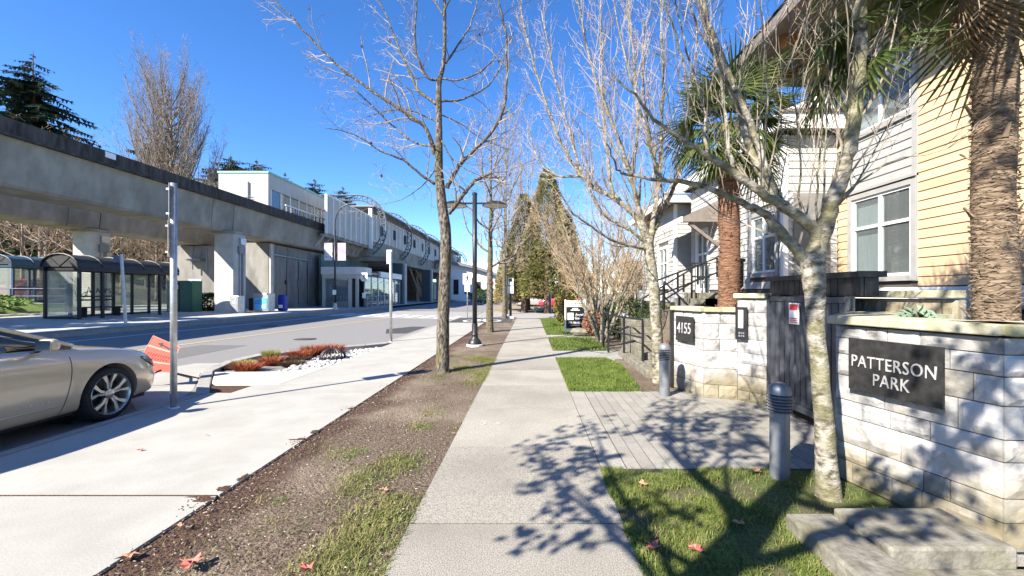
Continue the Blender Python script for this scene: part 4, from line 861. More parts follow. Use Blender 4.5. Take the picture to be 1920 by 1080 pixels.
# tall upright bare tree behind the guideway and the wood of bare trees under it
CFGB = [(0.6,2.6,0.34,0.30,0.09,0.5,0.05),(0.42,1.4,0.45,0.2,0.14,0.4),(0.36,0.8,0.6,0.1,0.2,0.014)]
PB = tall_tree('tall upright bare poplar rising above the guideway', -35.9, 43, 20.5, 501, z0=1.8, mtw=M_twigd, mt=M_twigd, spread=0.25, n=70, cfg=CFGB, r0=0.42, group='bare trees behind the guideway')
CFGW = [(0.55,2.4,0.6,0.12,0.15,0.5,0.15),(0.4,1.1,0.7,0.05,0.22,0.4),(0.36,0.6,0.9,0.0,0.3,0.014)]
protoA = tall_tree('tangled bare tree under the guideway at the left edge', -34, 33, 9.5, 511, z0=1.0, mtw=M_twigb, mt=M_twigd, spread=0.5, n=22, cfg=CFGW, r0=0.18, group='bare trees behind the guideway')
protoB = tall_tree('tangled bare tree behind the bus shelter', -33, 38, 9.0, 512, z0=1.0, mtw=M_twigb, mt=M_twigd, spread=0.55, n=22, cfg=CFGW, r0=0.16, group='bare trees behind the guideway')
spots = [(-41,36),(-38,40),(-45,40),(-48,46),(-42,47),(-36,48),(-34.5,42),(-52,42),(-39,33),(-31.5,44),(-30.5,38.5),(-46,33),(-55,50),(-33,54),(-30,50),(-39,55)]
labs = ['leftmost','second from left','third from left','fourth from left','fifth from left','sixth from left','seventh from left','eighth from left','ninth from left','tenth from left','eleventh from left','twelfth from left','thirteenth from left','fourteenth from left','fifteenth from left','sixteenth from left']
order = sorted(range(len(spots)), key=lambda i: spots[i][0]/spots[i][1]); rank = {i: k for k, i in enumerate(order)}
for i, (x, y) in enumerate(spots):
    c = copy_tree(protoA if i % 2 else protoB); s = 0.8+0.5*random.Random(i).random()
    place(c, (x,y,gz(x,y)-0.1), 1.1*i, s, label='tangled bare tree in the wood behind the guideway, %s there' % labs[rank[i]])
# dense evergreen understorey that closes the view under the guideway
r = random.Random(61); mb = MB()
for k in range(17000):
    x = r.uniform(-75,-29.5); y = r.uniform(46,62)+(-30-x)*0.1; z = gz(x,y)+abs(r.gauss(0,3.4)); a = Vector((r.gauss(0,1),r.gauss(0,1),r.gauss(0,1))).normalized()*r.uniform(.25,.6); b = a.orthogonal().normalized()*0.25
    mb.add([Vector((x,y,z))-a,Vector((x,y,z))+b,Vector((x,y,z))+a,Vector((x,y,z))-b], [(0,1,2,3)])
tag(mb.build('undergrowth', M_fir2), 'dark evergreen undergrowth on the bank behind the bare trees', 'undergrowth', kind='stuff')
# ================================================================== stone walls, gate and house on the right
M_stone = mat('pale_stone', (0.12,0.121,0.122), (0.41,0.408,0.402), rough=0.9, scale=4.0, detail=8, bump=0.6, bscale=14, c3=(0.30,0.25,0.17), scale3=1.8, amt3=0.35, rnd=0.2, thr3=(0.5,0.66), thr=(0.30,0.52))
_n = M_stone.node_tree.nodes; _l = M_stone.node_tree.links; _b = _n['Principled BSDF']; _src = _b.inputs['Base Color'].links[0].from_socket
_tc = _n.new('ShaderNodeTexCoord'); _sx = _n.new('ShaderNodeSeparateXYZ'); _nz = _n.new('ShaderNodeTexNoise'); _nz.inputs['Scale'].default_value = 2.6; _nz.inputs['Detail'].default_value = 5
_l.new(_tc.outputs['Object'], _sx.inputs[0]); _l.new(_tc.outputs['Object'], _nz.inputs['Vector'])
_ma = _n.new('ShaderNodeMath'); _ma.operation = 'MULTIPLY_ADD'; _ma.inputs[1].default_value = -1.1; _l.new(_nz.outputs['Fac'], _ma.inputs[0]); _l.new(_sx.outputs['Z'], _ma.inputs[2])
_mr = _n.new('ShaderNodeMapRange'); _mr.inputs['From Min'].default_value = -0.08; _mr.inputs['From Max'].default_value = -0.45; _mr.inputs['To Max'].default_value = 0.75; _l.new(_ma.outputs[0], _mr.inputs[0])
_mx = _n.new('ShaderNodeMix'); _mx.data_type = 'RGBA'; _mx.inputs['B'].default_value = (0.20,0.165,0.085,1); _l.new(_mr.outputs[0], _mx.inputs['Factor']); _l.new(_src, _mx.inputs['A']); _l.new(_mx.outputs['Result'], _b.inputs['Base Color'])   # moss and splash-back stains low on the wall
M_mortar = mat('mortar', (0.22,0.205,0.18), (0.32,0.30,0.265), rough=1, scale=30, bump=0.3)
M_cap = mat('mossy_cap', (0.32,0.30,0.20), (0.46,0.44,0.34), rough=0.95, scale=9, bump=0.3, bscale=30, c3=(0.22,0.22,0.09), scale3=3, amt3=0.6)
M_stepc = mat('weathered_concrete', (0.11,0.10,0.078), (0.25,0.235,0.195), rough=0.95, scale=10, bump=0.4, bscale=40, c3=(0.16,0.155,0.08), scale3=3, amt3=0.5)
def stone_wall(root, pts, z0, z1, seed, thick=0.28, cap=True, ch=(0.12,0.26), hole=None, capz=0.068):
    """segments of coursed stone, outward side on the left of pts order; every stone its own piece"""
    r = random.Random(seed); courses = [z0]
    while courses[-1] < z1-0.05:
        h = r.uniform(*ch); nz = courses[-1]+h
        courses.append(z1 if z1-nz < 0.09 else nz)
    for si in range(len(pts)-1):
        a = Vector((*pts[si],0)); b = Vector((*pts[si+1],0)); L = (b-a).length; d = (b-a)/L; n = Vector((d.y,-d.x,0))*-1
        n = -n  # outward
        core = MB(); q = [a-n*0.03, b-n*0.03, b-n*thick, a-n*thick]; core.prism([(p.x,p.y) for p in q], z0-0.1, z1).build('core', M_mortar, root)
        for ci in range(len(courses)-1):
            za, zb = courses[ci], courses[ci+1]; u = -0.0
            while u < L-1e-4:
                w = r.choice((r.uniform(0.14,0.26),r.uniform(0.28,0.52))); 
                if L-(u+w) < 0.12: w = L-u
                g = 0.0035; u0, u1 = u+g, u+w-g; v0, v1 = za+g, zb-g; nx_, nz_ = 6, 4; mb = MB(); sd_ = r.uniform(0,100)
                tlt = r.uniform(-.012,.012); base = r.uniform(0.008,0.020)
                fr = []
                for j in range(nz_+1):
                    for i in range(nx_+1):
                        fu, fv = i/nx_, j/nz_; uu = u0+(u1-u0)*fu; vv = v0+(v1-v0)*fv
                        e = min(fu,1-fu,fv,1-fv); out = (base+0.013*noise.noise((uu*7,vv*9,sd_))+0.008*noise.noise((uu*22,vv*22,sd_))+tlt*(fu-.5)) if e > 0 else 0.003
                        if e > 0: uu += r.uniform(-.006,.006); vv += r.uniform(-.005,.005)
                        fr.append(a+d*uu+n*out+Vector((0,0,vv)))
                W = nx_+1; fs = [(j*W+i, j*W+i+1, (j+1)*W+i+1, (j+1)*W+i) for j in range(nz_) for i in range(nx_)]
                bk = len(fr); cor = [a+d*u0-n*0.06+Vector((0,0,v0)), a+d*u1-n*0.06+Vector((0,0,v0)), a+d*u1-n*0.06+Vector((0,0,v1)), a+d*u0-n*0.06+Vector((0,0,v1))]
                mb.add(fr+cor, fs+[tuple(range(W))[::-1]+(bk,bk+1), tuple(j*W+nx_ for j in range(nz_+1))[::-1]+(bk+1,bk+2), tuple(nz_*W+i for i in range(W))+(bk+2,bk+3), tuple(j*W for j in range(nz_+1))+(bk+3,bk)])
                mb.build('stone', M_stone, root, smooth=False)
                u += w
        if cap:
            q = [a+n*0.055-d*(0.0 if si else 0.04), b+n*0.055+d*0.0, b-n*(thick+0.04), a-n*(thick+0.04)]
            nseg = max(1, round(L/0.75))
            for k in range(nseg):
                f0, f1 = k/nseg, (k+1)/nseg; g = 0.003/L
                pp = [q[0].lerp(q[1],f0+g), q[0].lerp(q[1],f1-g), q[3].lerp(q[2],f1-g), q[3].lerp(q[2],f0+g)]
                MB().prism([(p.x,p.y) for p in pp], z1+0.012, z1+0.012+capz).build('cap_stone', M_cap, root, bevel=0.01)
def plaque(root, a, b, t0, t1, z0, z1, name='sign_panel', m=None, proud=0.045):
    a = Vector((*a,0)); b = Vector((*b,0)); d = (b-a).normalized(); n = Vector((d.y,-d.x,0)); p0 = a.lerp(b,t0)+n*proud; p1 = a.lerp(b,t1)+n*proud
    MB().extrude([p0+Vector((0,0,z0)),p1+Vector((0,0,z0)),p1+Vector((0,0,z1)),p0+Vector((0,0,z1))], n*0.022).build(name, m or M_slate, root)
    return p0.lerp(p1,0.5)+n*0.024, d, n
M_slate = mat('black_granite', (0.018,0.018,0.018), (0.035,0.035,0.035), rough=0.35, scale=20, c3=(0.2,0.2,0.2), scale3=60, amt3=0.3, thr3=(0.72,0.78))
M_letter = mat('brushed_letters', (0.55,0.55,0.54), (0.66,0.66,0.65), rough=0.35, metal=0.4)
# name wall (walks: far end -> near corner -> right)
W1 = [(2.52,3.53),(2.75,2.49),(5.2,2.40)]
w1 = thing('name_wall', (2.7,3.0,0), 'pale stone wall carrying the large black name panel at the right edge', 'wall')
stone_wall(w1, W1, 0.0, 1.24, 7)
def at_px(px, a, b):     # parameter along a-b that is seen at photo column px
    k = (px-CX)/F; return (a[0]-k*a[1])/((a[0]-k*a[1])-(b[0]-k*b[1]))
sg = thing('name_sign', (2.6,3.1,0.95), 'large black granite name panel with two lines of silver letters', 'sign')
t0, t1 = at_px(1604,W1[0],W1[1]), at_px(1782,W1[0],W1[1])
c, d, n = plaque(sg, W1[0], W1[1], t0, t1, 0.76, 1.155)
text_mesh('lettering', 'PATTERSON', 0.125, M_letter, sg, frame_mtx(c+Vector((0,0,0.98)), d, (0,0,1)), depth=0.004, xs=0.80, space=1.08)
text_mesh('lettering', 'PARK', 0.125, M_letter, sg, frame_mtx(c+Vector((0,0,0.86)), d, (0,0,1)), depth=0.004, xs=0.80, space=1.08)
# return of the name wall to the gate, raised planter behind
w1b = thing('planter_wall', (3.5,4.4,1.2), 'low stone tier with flat cap behind the name wall', 'wall')
stone_wall(w1b, [(3.5,5.05),(3.62,3.62)], 1.0, 1.445, 9, capz=0.07)
struct(MB().prism([(2.6,3.4),(2.85,2.6),(5.2,2.55),(5.2,5.0),(3.64,5.0),(3.66,3.6)], 0.9, 1.20).build('planter_soil', M_soil))
MB().prism([(2.54,3.53),(3.20,4.20),(3.50,4.20),(3.50,3.6),(2.9,3.4)], -0.05, 1.235).build('return_core', M_mortar, w1)
MB().prism([(2.52,3.58),(3.16,4.24),(3.56,4.24),(3.60,3.62),(2.86,3.42)], 1.252, 1.320).build('cap_stone', M_cap, w1)
# number wall
W2 = [(2.31,6.86),(2.51,6.19),(2.93,6.05)]
w2 = thing('number_wall', (2.5,6.4,0), 'curved pale stone wall carrying the black 4155 panel', 'wall')
stone_wall(w2, W2, 0.0, 1.22, 17); 
W2b = [(2.93,6.05),(3.16,5.72)]
stone_wall(w2, W2b, 0.0, 1.42, 18)
struct(MB().prism([(2.62,6.9),(2.7,6.45),(3.0,6.3),(3.4,5.9),(5.05,5.9),(5.05,8.5),(2.62,8.5)], -0.05, 1.17).build('planter_soil', M_soil))
MB().box(2.26,2.32,6.86,6.93,0,1.36).build('end_post', M_black, w2)
sg2 = thing('number_sign', (2.42,6.6,0.95), 'black granite panel reading 4155 in silver digits', 'sign')
c, d, n = plaque(sg2, W2[0], W2[1], at_px(1274,*W2[:2]), at_px(1306,*W2[:2]), 0.775, 1.15)
text_mesh('lettering', '4155', 0.235, M_letter, sg2, frame_mtx(c+Vector((0,0,0.965)), d, (0,0,1)), depth=0.004, xs=0.72)
cb = thing('intercom_box', (3.0,5.95,1.05), 'black intercom box with pale screen on the stone pier by the gate', 'intercom')
c, d, n = plaque(cb, W2b[0], W2b[1], 0.02, 0.42, 0.86, 1.31, name='case', m=M_black, proud=0.05)
def on(c, d, n, u0, u1, z0, z1, out, name, m, root): MB().extrude([c+d*u0+n*out+Vector((0,0,z0)),c+d*u1+n*out+Vector((0,0,z0)),c+d*u1+n*out+Vector((0,0,z1)),c+d*u0+n*out+Vector((0,0,z1))], n*0.006).build(name, m, root)
on(c,d,n,-.035,.035,1.02,1.27,0.0,'screen',mat('intercom_screen', (0.55,0.55,0.45),(0.62,0.62,0.5)),cb)
for k in range(6): on(c,d,n,-.03+0.03*(k % 3),-.01+0.03*(k % 3),0.90+0.04*(k//3),0.925+0.04*(k//3),0.0,'key',M_steel,cb)
# gate of vertical slats with header
M_gate = mat('gate_blue_black', (0.028,0.034,0.042), (0.06,0.07,0.085), rough=0.5, scale=6, c3=(0.10,0.115,0.13), scale3=4, amt3=0.3)
gt = thing('entrance_gate', (3.2,5.0,0), 'dark slatted metal gate between the two stone walls', 'gate')
MB().box(3.17,3.23,5.69,5.75,0.03,1.47).build('gate_stile', M_gate, gt); MB().box(3.17,3.23,4.26,4.32,0.03,1.47).build('gate_stile', M_gate, gt)
MB().box(3.175,3.225,4.33,5.68,1.40,1.46).build('gate_rail', M_gate, gt); MB().box(3.175,3.225,4.33,5.68,0.10,0.18).build('gate_rail', M_gate, gt)
for k in range(13): MB().box(3.185,3.215,4.335+0.1035*k,4.335+0.1035*k+0.092,0.181,1.399).build('slat', M_gate, gt, bevel=0.004)
MB().box(3.23,3.24,4.33,5.68,0.19,1.39).build('backing', M_dark, gt)
hb = sub('header', gt)
for k in range(15): MB().box(3.27,3.30,4.24+0.107*k,4.24+0.107*k+0.098,1.475,1.66).build('slat', M_black, hb)
MB().box(3.22,3.5,4.2,5.88,1.661,1.72).build('cap', M_black, hb); MB().box(3.31,3.45,4.24,5.85,1.475,1.659).build('backing', M_black, hb)
nt = thing('gate_notice', (3.16,5.15,1.3), 'small white and red notice on the gate slats', 'notice')
MB().box(3.165,3.172,5.05,5.24,1.13,1.385).build('plate', M_signw, nt); MB().box(3.160,3.1645,5.07,5.22,1.30,1.37).build('red_band', M_red, nt)
for k in range(3): MB().box(3.160,3.1645,5.07,5.22,1.15+0.022*k,1.160+0.022*k).build('print_line', M_red, nt)
struct(MB().box(3.24,6.2,4.2,5.88,-0.3,-0.01).build('yard', M_farwalk))
# bollard lights
def bollard(loc, label):
    t = thing('bollard_light', loc, label, 'bollard', 'grey bollard lights'); x, y, z = loc
    M_bol = mat('bollard_grey', (0.17,0.185,0.21), (0.25,0.265,0.285), rough=0.45, scale=5, metal=0.3, c3=(0.1,0.1,0.105), amt3=0.4, scale3=5)
    MB().lathe([(0.074,-0.03),(0.074,0.53)], (x,y,z), 24).build('post', M_bol, t, smooth=True, flat_angle=40)
    MB().lathe([(0.062,0.531),(0.062,0.68)], (x,y,z), 20).build('core', M_dark, t, smooth=True, flat_angle=40)
    for k in range(6): MB().lathe([(0.060,0.540+0.0245*k),(0.094,0.530+0.0245*k),(0.095,0.535+0.0245*k),(0.060,0.548+0.0245*k)], (x,y,z), 24, cap=False).build('louvre', M_bol, t, smooth=True, flat_angle=30)
    MB().lathe([(0.090,0.678),(0.088,0.70),(0.078,0.735),(0.055,0.76),(0.02,0.772),(0.001,0.773)], (x,y,z), 24).build('dome', M_bol, t, smooth=True, flat_angle=50)
    return t
bollard((2.05,3.52,0), 'grey louvred bollard light nearest, beside the leaning tree'); bollard((1.98,6.3,0), 'grey louvred bollard light by the number wall')
# weathered concrete edging round the tree
eg = thing('concrete_edging', (2.0,2.2,0), 'weathered concrete edging and step at the foot of the leaning tree', 'edging')
MB().box(1.63,1.93,0.6,2.74,-0.1,0.10).build('edge_block', M_stepc, eg, bevel=0.015)
MB().box(1.935,2.62,2.30,2.74,-0.1,0.135).build('step_block', M_stepc, eg, bevel=0.015); MB().box(1.935,2.7,0.6,2.295,-0.1,0.03).build('lower_slab', M_stepc, eg, bevel=0.01)
# edging kerb, steps and hand rails of the side entrance
ek = thing('garden_kerb', (2.25,9,0), 'long concrete garden kerb along the lawn and steps', 'kerb')
MB().prism([(2.10,7.75),(2.28,7.6),(2.34,10.3),(2.16,10.45)], -0.1, 0.12).build('run', M_stepc, ek, bevel=0.015); MB().prism([(2.29,7.6),(2.7,7.5),(2.72,7.7),(2.30,7.8)], -0.1, 0.118).build('return', M_stepc, ek, bevel=0.015)
stp = thing('garden_steps', (2.9,9.5,0), 'concrete garden steps rising beside the number wall', 'steps')
for k in range(6): MB().box(2.38,3.5,8.7+0.34*k,11.2,-0.05+0.15*k,0.10+0.15*k).build('step', M_stepc, stp, bevel=0.012)
def rail_run(root, a, b, h=0.95, posts=3, bars=1, r=0.022, pick=0):
    a = Vector(a); b = Vector(b); up = Vector((0,0,1))
    for k in range(bars): MB().tube([a+up*(h-0.38*k), b+up*(h-0.38*k)], r, 6).build('rail', M_black, root)
    for k in range(posts): p = a.lerp(b, k/(posts-1)); MB().box(p.x-r,p.x+r,p.y-r,p.y+r,p.z-0.05,p.z+h-0.02).build('post', M_black, root)
    for k in range(pick): p = a.lerp(b, (k+0.5)/pick); MB().box(p.x-.008,p.x+.008,p.y-.008,p.y+.008,p.z+0.08,p.z+h-0.03).build('picket', M_black, root)
hr = thing('hand_rail', (2.2,10,0), 'black metal hand rail running down beside the garden steps', 'railing', 'black railings')
rail_run(hr, (2.0,11.6,0), (2.0,10.9,0), h=1.0, posts=2, bars=2); rail_run(hr, (2.0,10.88,0.0), (2.36,8.95,0), h=0.95, posts=3, bars=2)
rail_run(hr, (3.45,8.8,0.15), (3.45,11.0,0.9), h=0.9, posts=3, bars=2)
hr2 = thing('hand_rail', (4.0,12,0.8), 'black metal stair railing climbing to the house porch', 'railing', 'black railings')
for a, b in ((P(1205,592,11.2),P(1318,522,11.9)), (P(1232,560,10.6),P(1345,490+70,11.0)+Vector((0,0,0.6)))):
    rail_run(hr2, a-Vector((0,0,.0)), b, h=0.45, posts=4, bars=2)
rail_run(hr2, P(1297,560,12.1), P(1352,560,12.1), h=1.0, posts=3, bars=2, pick=4)
bx_ = thing('porch_post', P(1388,560,9.6), 'black square porch post beside the second palm', 'post'); q = P(1388,560,9.6); MB().box(q.x-.05,q.x+.05,q.y-.05,q.y+.05,1.0,2.2).build('shaft', M_black, bx_); MB().box(q.x-.08,q.x+.08,q.y-.08,q.y+.08,2.201,2.27).build('cap', M_black, bx_)
ps_ = thing('porch_stairs', (4.2,12.3,0.8), 'pale concrete porch stairs behind the black railing', 'steps')
for k in range(5): MB().box(3.55+0.3*k,5.2,11.6,13.2,0.3,0.88+0.16*k).build('step', M_stepc, ps_)
# ------------------------------------------------------------------ house
M_yel = mat('cream_siding', (0.55,0.385,0.235), (0.61,0.44,0.28), rough=0.7, scale=2.5, c3=(0.47,0.35,0.22), amt3=0.45, scale3=1.4, rnd=0.08, stretch=(1,0.6,2.5))
M_gsd = mat('grey_siding', (0.30,0.305,0.30), (0.35,0.355,0.35), rough=0.7, scale=2.5, rnd=0.03)
M_wsd = mat('white_siding', (0.40,0.395,0.37), (0.46,0.455,0.43), rough=0.7, scale=2.5, rnd=0.03)
M_gtrim = mat('grey_trim', (0.28,0.28,0.27), (0.33,0.33,0.32), rough=0.6, scale=4)
M_sheath = mat('sheathing', (0.09,0.08,0.07), rough=0.9)
M_soffit = mat('soffit_brown', (0.16,0.135,0.115), (0.21,0.18,0.155), rough=0.7, scale=4)
M_timber = mat('timber_bracket', (0.26,0.12,0.035), (0.36,0.18,0.06), rough=0.6, scale=6, stretch=(1,6,6))
M_roof = mat('dark_shingle', (0.035,0.03,0.028), (0.075,0.068,0.062), rough=0.9, scale=18)
M_pane = glass_mat('house_glass', (0.80,0.86,0.87), alpha=0.12)
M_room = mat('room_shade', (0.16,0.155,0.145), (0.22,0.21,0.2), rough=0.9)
M_blind = mat('blind', (0.36,0.35,0.32), (0.42,0.41,0.38), rough=0.6)
M_curt = mat('curtain', (0.30,0.30,0.29), (0.42,0.42,0.41), rough=0.9, scale=6, stretch=(8,8,0.3))
class Wall:
    """vertical wall facing the street ('X', faces -X, u runs along Y) or the viewer ('Y', faces -Y, u runs along X)"""
    def __init__(s, ax, c, root): s.ax = ax; s.c = c; s.root = root
    def box(s, u0, u1, z0, z1, o0, o1, name, m, root=None, bevel=0):   # o = distance outwards from the plane
        a, b = s.c-o1, s.c-o0
        mb = MB().box(a,b,u0,u1,z0,z1) if s.ax == 'X' else MB().box(u0,u1,a,b,z0,z1)
        return mb.build(name, m, root or s.root, bevel=bevel)
    def core(s, u0, u1, z0, z1, holes):
        us = sorted({u0,u1,*[h[0] for h in holes],*[h[1] for h in holes]}); zs = sorted({z0,z1,*[h[2] for h in holes],*[h[3] for h in holes]}); mb = MB()
        for a, b in zip(us[:-1], us[1:]):
            run = None
            for c, d in zip(zs[:-1], zs[1:]):
                if any(h[0] <= a+1e-6 and b-1e-6 <= h[1] and h[2] <= c+1e-6 and d-1e-6 <= h[3] for h in holes): continue
                if s.ax == 'X': mb.box(s.c,s.c+0.16,a,b,c,d)
                else: mb.box(a,b,s.c,s.c+0.16,c,d)
        mb.build('wall_core', M_sheath, s.root)
    def siding(s, u0, u1, z0, z1, m, holes=(), pitch=0.15):
        z = z0
        while z < z1-0.02:
            zt = min(z+pitch, z1); segs = [(u0,u1)]
            for h in holes:
                if h[2] < zt-1e-4 and h[3] > z+1e-4:
                    ns = []
                    for a, b in segs:
                        if h[1] <= a or h[0] >= b: ns.append((a,b))
                        else:
                            if h[0]-a > 0.02: ns.append((a,h[0]))
                            if b-h[1] > 0.02: ns.append((h[1],b))
                    segs = ns
            for a, b in segs:
                # lapped board: thicker at its lower edge
                lo, hi = 0.026, 0.010
                if s.ax == 'X': vs = [(s.c,a,z+.001),(s.c-lo,a,z+.001),(s.c-hi,a,zt),(s.c,a,zt)]; dv = (0,b-a,0)
                else: vs = [(a,s.c,z+.001),(a,s.c-lo,z+.001),(a,s.c-hi,zt),(a,s.c,zt)]; dv = (b-a,0,0)
                MB().extrude(vs, dv).build('siding_board', m, s.root)
            z += pitch
    def window(s, u0, u1, z0, z1, casing=0.085, cas_m=None, blind='both', sash=M_trimw):
        w = sub('window', s.root); cm = cas_m or M_gtrim; e = 0.045
        s.box(u0-casing,u0,z0-casing,z1+casing,-0.02,0.045,'casing',cm,w); s.box(u1,u1+casing,z0-casing,z1+casing,-0.02,0.045,'casing',cm,w)
        s.box(u0,u1,z1,z1+casing,-0.02,0.05,'casing',cm,w); s.box(u0,u1,z0-casing,z0,-0.02,0.06,'sill',cm,w)
        um = (u0+u1)/2; zm = z0+(z1-z0)*0.62
        for a, b in ((u0,u0+e),(u1-e,u1),(um-e*.7,um+e*.7)): s.box(a,b,z0,z1,-0.03,0.02,'sash',sash,w)
        for c, d in ((z0,z0+e),(z1-e,z1),(zm-e*.6,zm+e*.6)):
            s.box(u0+e,um-e*.7,c,d,-0.03,0.018,'sash',sash,w); s.box(um+e*.7,u1-e,c,d,-0.03,0.018,'sash',sash,w)
        for (a, b) in ((u0+e,um-e*.7),(um+e*.7,u1-e)):
            for c, d in ((z0+e,zm-e*.6),(zm+e*.6,z1-e)): s.box(a,b,c,d,-0.012,-0.006,'pane',M_pane,w)
        # room behind: back, ends, floor and ceiling
        dpt = 0.9
        if s.ax == 'X':
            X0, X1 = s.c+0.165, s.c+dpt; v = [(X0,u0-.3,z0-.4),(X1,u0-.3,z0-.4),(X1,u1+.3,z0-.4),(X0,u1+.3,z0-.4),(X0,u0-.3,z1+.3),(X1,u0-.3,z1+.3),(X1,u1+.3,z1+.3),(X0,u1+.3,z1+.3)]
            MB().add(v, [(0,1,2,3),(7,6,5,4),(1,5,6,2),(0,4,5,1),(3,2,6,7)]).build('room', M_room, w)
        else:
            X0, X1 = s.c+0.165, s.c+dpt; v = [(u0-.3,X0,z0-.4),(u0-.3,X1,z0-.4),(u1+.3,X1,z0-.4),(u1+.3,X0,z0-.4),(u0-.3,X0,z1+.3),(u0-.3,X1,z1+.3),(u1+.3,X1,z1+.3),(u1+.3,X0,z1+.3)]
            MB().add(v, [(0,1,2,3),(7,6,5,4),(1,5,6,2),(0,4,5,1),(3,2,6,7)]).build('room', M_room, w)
        mb = MB(); near, far = (u0+e, um-e*.7), (um+e*.7, u1-e); 
        def slats(a, b, za, zb):
            z = zb
            while z > za:
                o = -0.075
                if s.ax == 'X': mb.add([(s.c-o,a,z),(s.c-o,b,z),(s.c-o+0.026,b,z-.016),(s.c-o+0.026,a,z-.016)], [(0,1,2,3)])
                else: mb.add([(a,s.c-o,z),(b,s.c-o,z),(b,s.c-o+0.026,z-.016),(a,s.c-o+0.026,z-.016)], [(0,1,2,3)])
                z -= 0.027
        slats(u0+.01, um-.02, z0+0.28, z1)           # right hand half, blind raised a little
        bl = mb.build('blind', M_blind, w)
        s.box(um+0.02,u1-0.01,z0+0.02,z1,-0.085,-0.08,'curtain',M_curt,w)
        return w
# tall cream block
hA = thing('cream_house', (6.2,6.5,0), 'cream sided townhouse with grey window bay behind the name wall', 'house')
wA = Wall('X', 6.2, hA); win1 = (6.94,8.22,1.80,3.27); win2 = (6.94,8.22,4.48,5.80)
wA.core(2.0, 9.6, 0.0, 6.8, [win1, win2])
bay = (6.83,8.33,1.70,6.8)
wA.siding(3.6, 9.6, 1.62, 6.75, M_yel, [bay])
wA.siding(6.93, 8.23, 3.43, 4.38, M_gsd); wA.siding(6.93, 8.23, 5.92, 6.75, M_gsd)
for u in (6.83,8.235): wA.box(u,u+0.095,1.70,6.75,0.0,0.04,'bay_board',M_gtrim)
wA.box(6.83,8.33,3.38,3.425,0.0,0.075,'bay_shelf',M_gtrim)
wA.window(*win1, casing=0.0901, cas_m=M_gtrim); wA.window(*win2, casing=0.0901, cas_m=M_gtrim)
wA.box(3.6,9.6,1.36,1.60,0.0,0.03,'base_board',M_trimw); wA.box(3.6,9.6,1.30,1.355,0.0,0.05,'drip_board',M_gtrim)
wA.box(5.9,6.6,0.95,1.295,0.002,0.02,'basement_window',M_dark); wA.box(5.2,5.8,0.95,1.295,0.002,0.02,'basement_window',M_dark)
MB().box(6.2,12,9.42,9.6,0,6.9).build('gable_wall', M_yel, hA)
# roof with deep overhang on brackets
eav = sub('roof', hA)
for k in range(13):
    x = 4.72+0.118*k; MB().box(x,x+0.114,1.8,10.35,6.56,6.585).build('soffit_board', M_soffit, eav)
MB().box(4.62,4.715,1.8,10.42,6.50,6.74).build('fascia', M_soffit, eav); MB().box(4.72,7.5,10.352,10.42,6.50,6.74).build('fascia', M_soffit, eav)
MB().add([(4.58,1.8,6.76),(4.58,10.45,6.76),(12,10.45,9.0),(12,1.8,9.0)], [(0,1,2,3)]).build('roof_sheet', M_roof, eav)
MB().add([(4.6,10.34,6.60),(12,10.34,8.9),(12,10.34,6.60)], [(0,1,2)]).build('gable_end', M_soffit, eav)
for y in (9.75,8.45,6.9,5.4):
    MB().box(4.95,6.17,y-0.08,y+0.08,6.36,6.555).build('bracket_beam', M_timber, eav); MB().bar((5.15,y,6.35), (6.13,y,5.55), 0.13, 0.13).build('bracket_brace', M_timber, eav)
# lower grey-white block
hB = thing('white_house', (5.1,10.5,0), 'lower white sided townhouse block beside the cream one', 'house')
wE = Wall('Y', 8.6, hB); wE.core(5.1, 6.16, 0.0, 4.75, []); wE.siding(5.16, 6.15, 1.6, 4.66, M_wsd)
wS = Wall('X', 5.1, hB); winB = (8.86,9.80,1.95,3.20); winD = (12.25,13.0,1.6,3.3)
wS.core(8.6, 13.5, 0.0, 4.75, [winB, winD]); wS.siding(8.66, 13.5, 1.6, 4.66, M_wsd, [(8.75,9.91,1.84,3.31),(12.15,13.1,1.5,3.4)])
wS.window(*winB, casing=0.1, cas_m=M_gtrim); wS.window(*winD, casing=0.09, cas_m=M_trimw)
MB().box(5.055,5.155,8.555,8.655,1.5,4.66).build('corner_board', M_trimw, hB)
MB().box(4.88,6.25,8.35,13.6,4.752,4.80).build('soffit', M_soffit, hB); MB().box(4.85,6.24,8.30,8.348,4.70,5.0).build('fascia', M_trimw, hB); MB().box(4.80,4.878,8.30,13.6,4.70,5.0).build('fascia', M_trimw, hB)
MB().box(4.78,6.24,8.26,8.298,5.001,5.06).build('gutter', M_soffit, hB)
MB().add([(4.8,8.3,5.02),(6.18,8.3,5.6),(6.18,13.6,5.6),(4.8,13.6,5.02)], [(0,1,2,3)]).build('roof_sheet', M_roof, hB)
MB().add([(4.8,8.31,5.0),(6.18,8.31,5.58),(6.18,8.31,5.0)], [(0,1,2)]).build('roof_end', M_trimw, hB)
# porch awning
aw = sub('awning', hB)
MB().add([(4.1,11.5,3.55),(4.1,13.6,3.55),(5.08,13.6,4.0),(5.08,11.5,4.0)], [(0,1,2,3)]).build('awning_sheet', M_roof, aw); MB().box(4.06,4.1,11.5,13.6,3.42,3.56).build('fascia', M_trimw, aw)
MB().add([(4.1,11.49,3.42),(5.08,11.49,3.42),(5.08,11.49,4.0),(4.1,11.49,3.54)], [(0,1,2,3)]).build('awning_cheek', M_soffit, aw); MB().bar((4.3,11.6,3.4), (5.08,11.6,2.8), 0.08, 0.08).build('brace', M_soffit, aw)
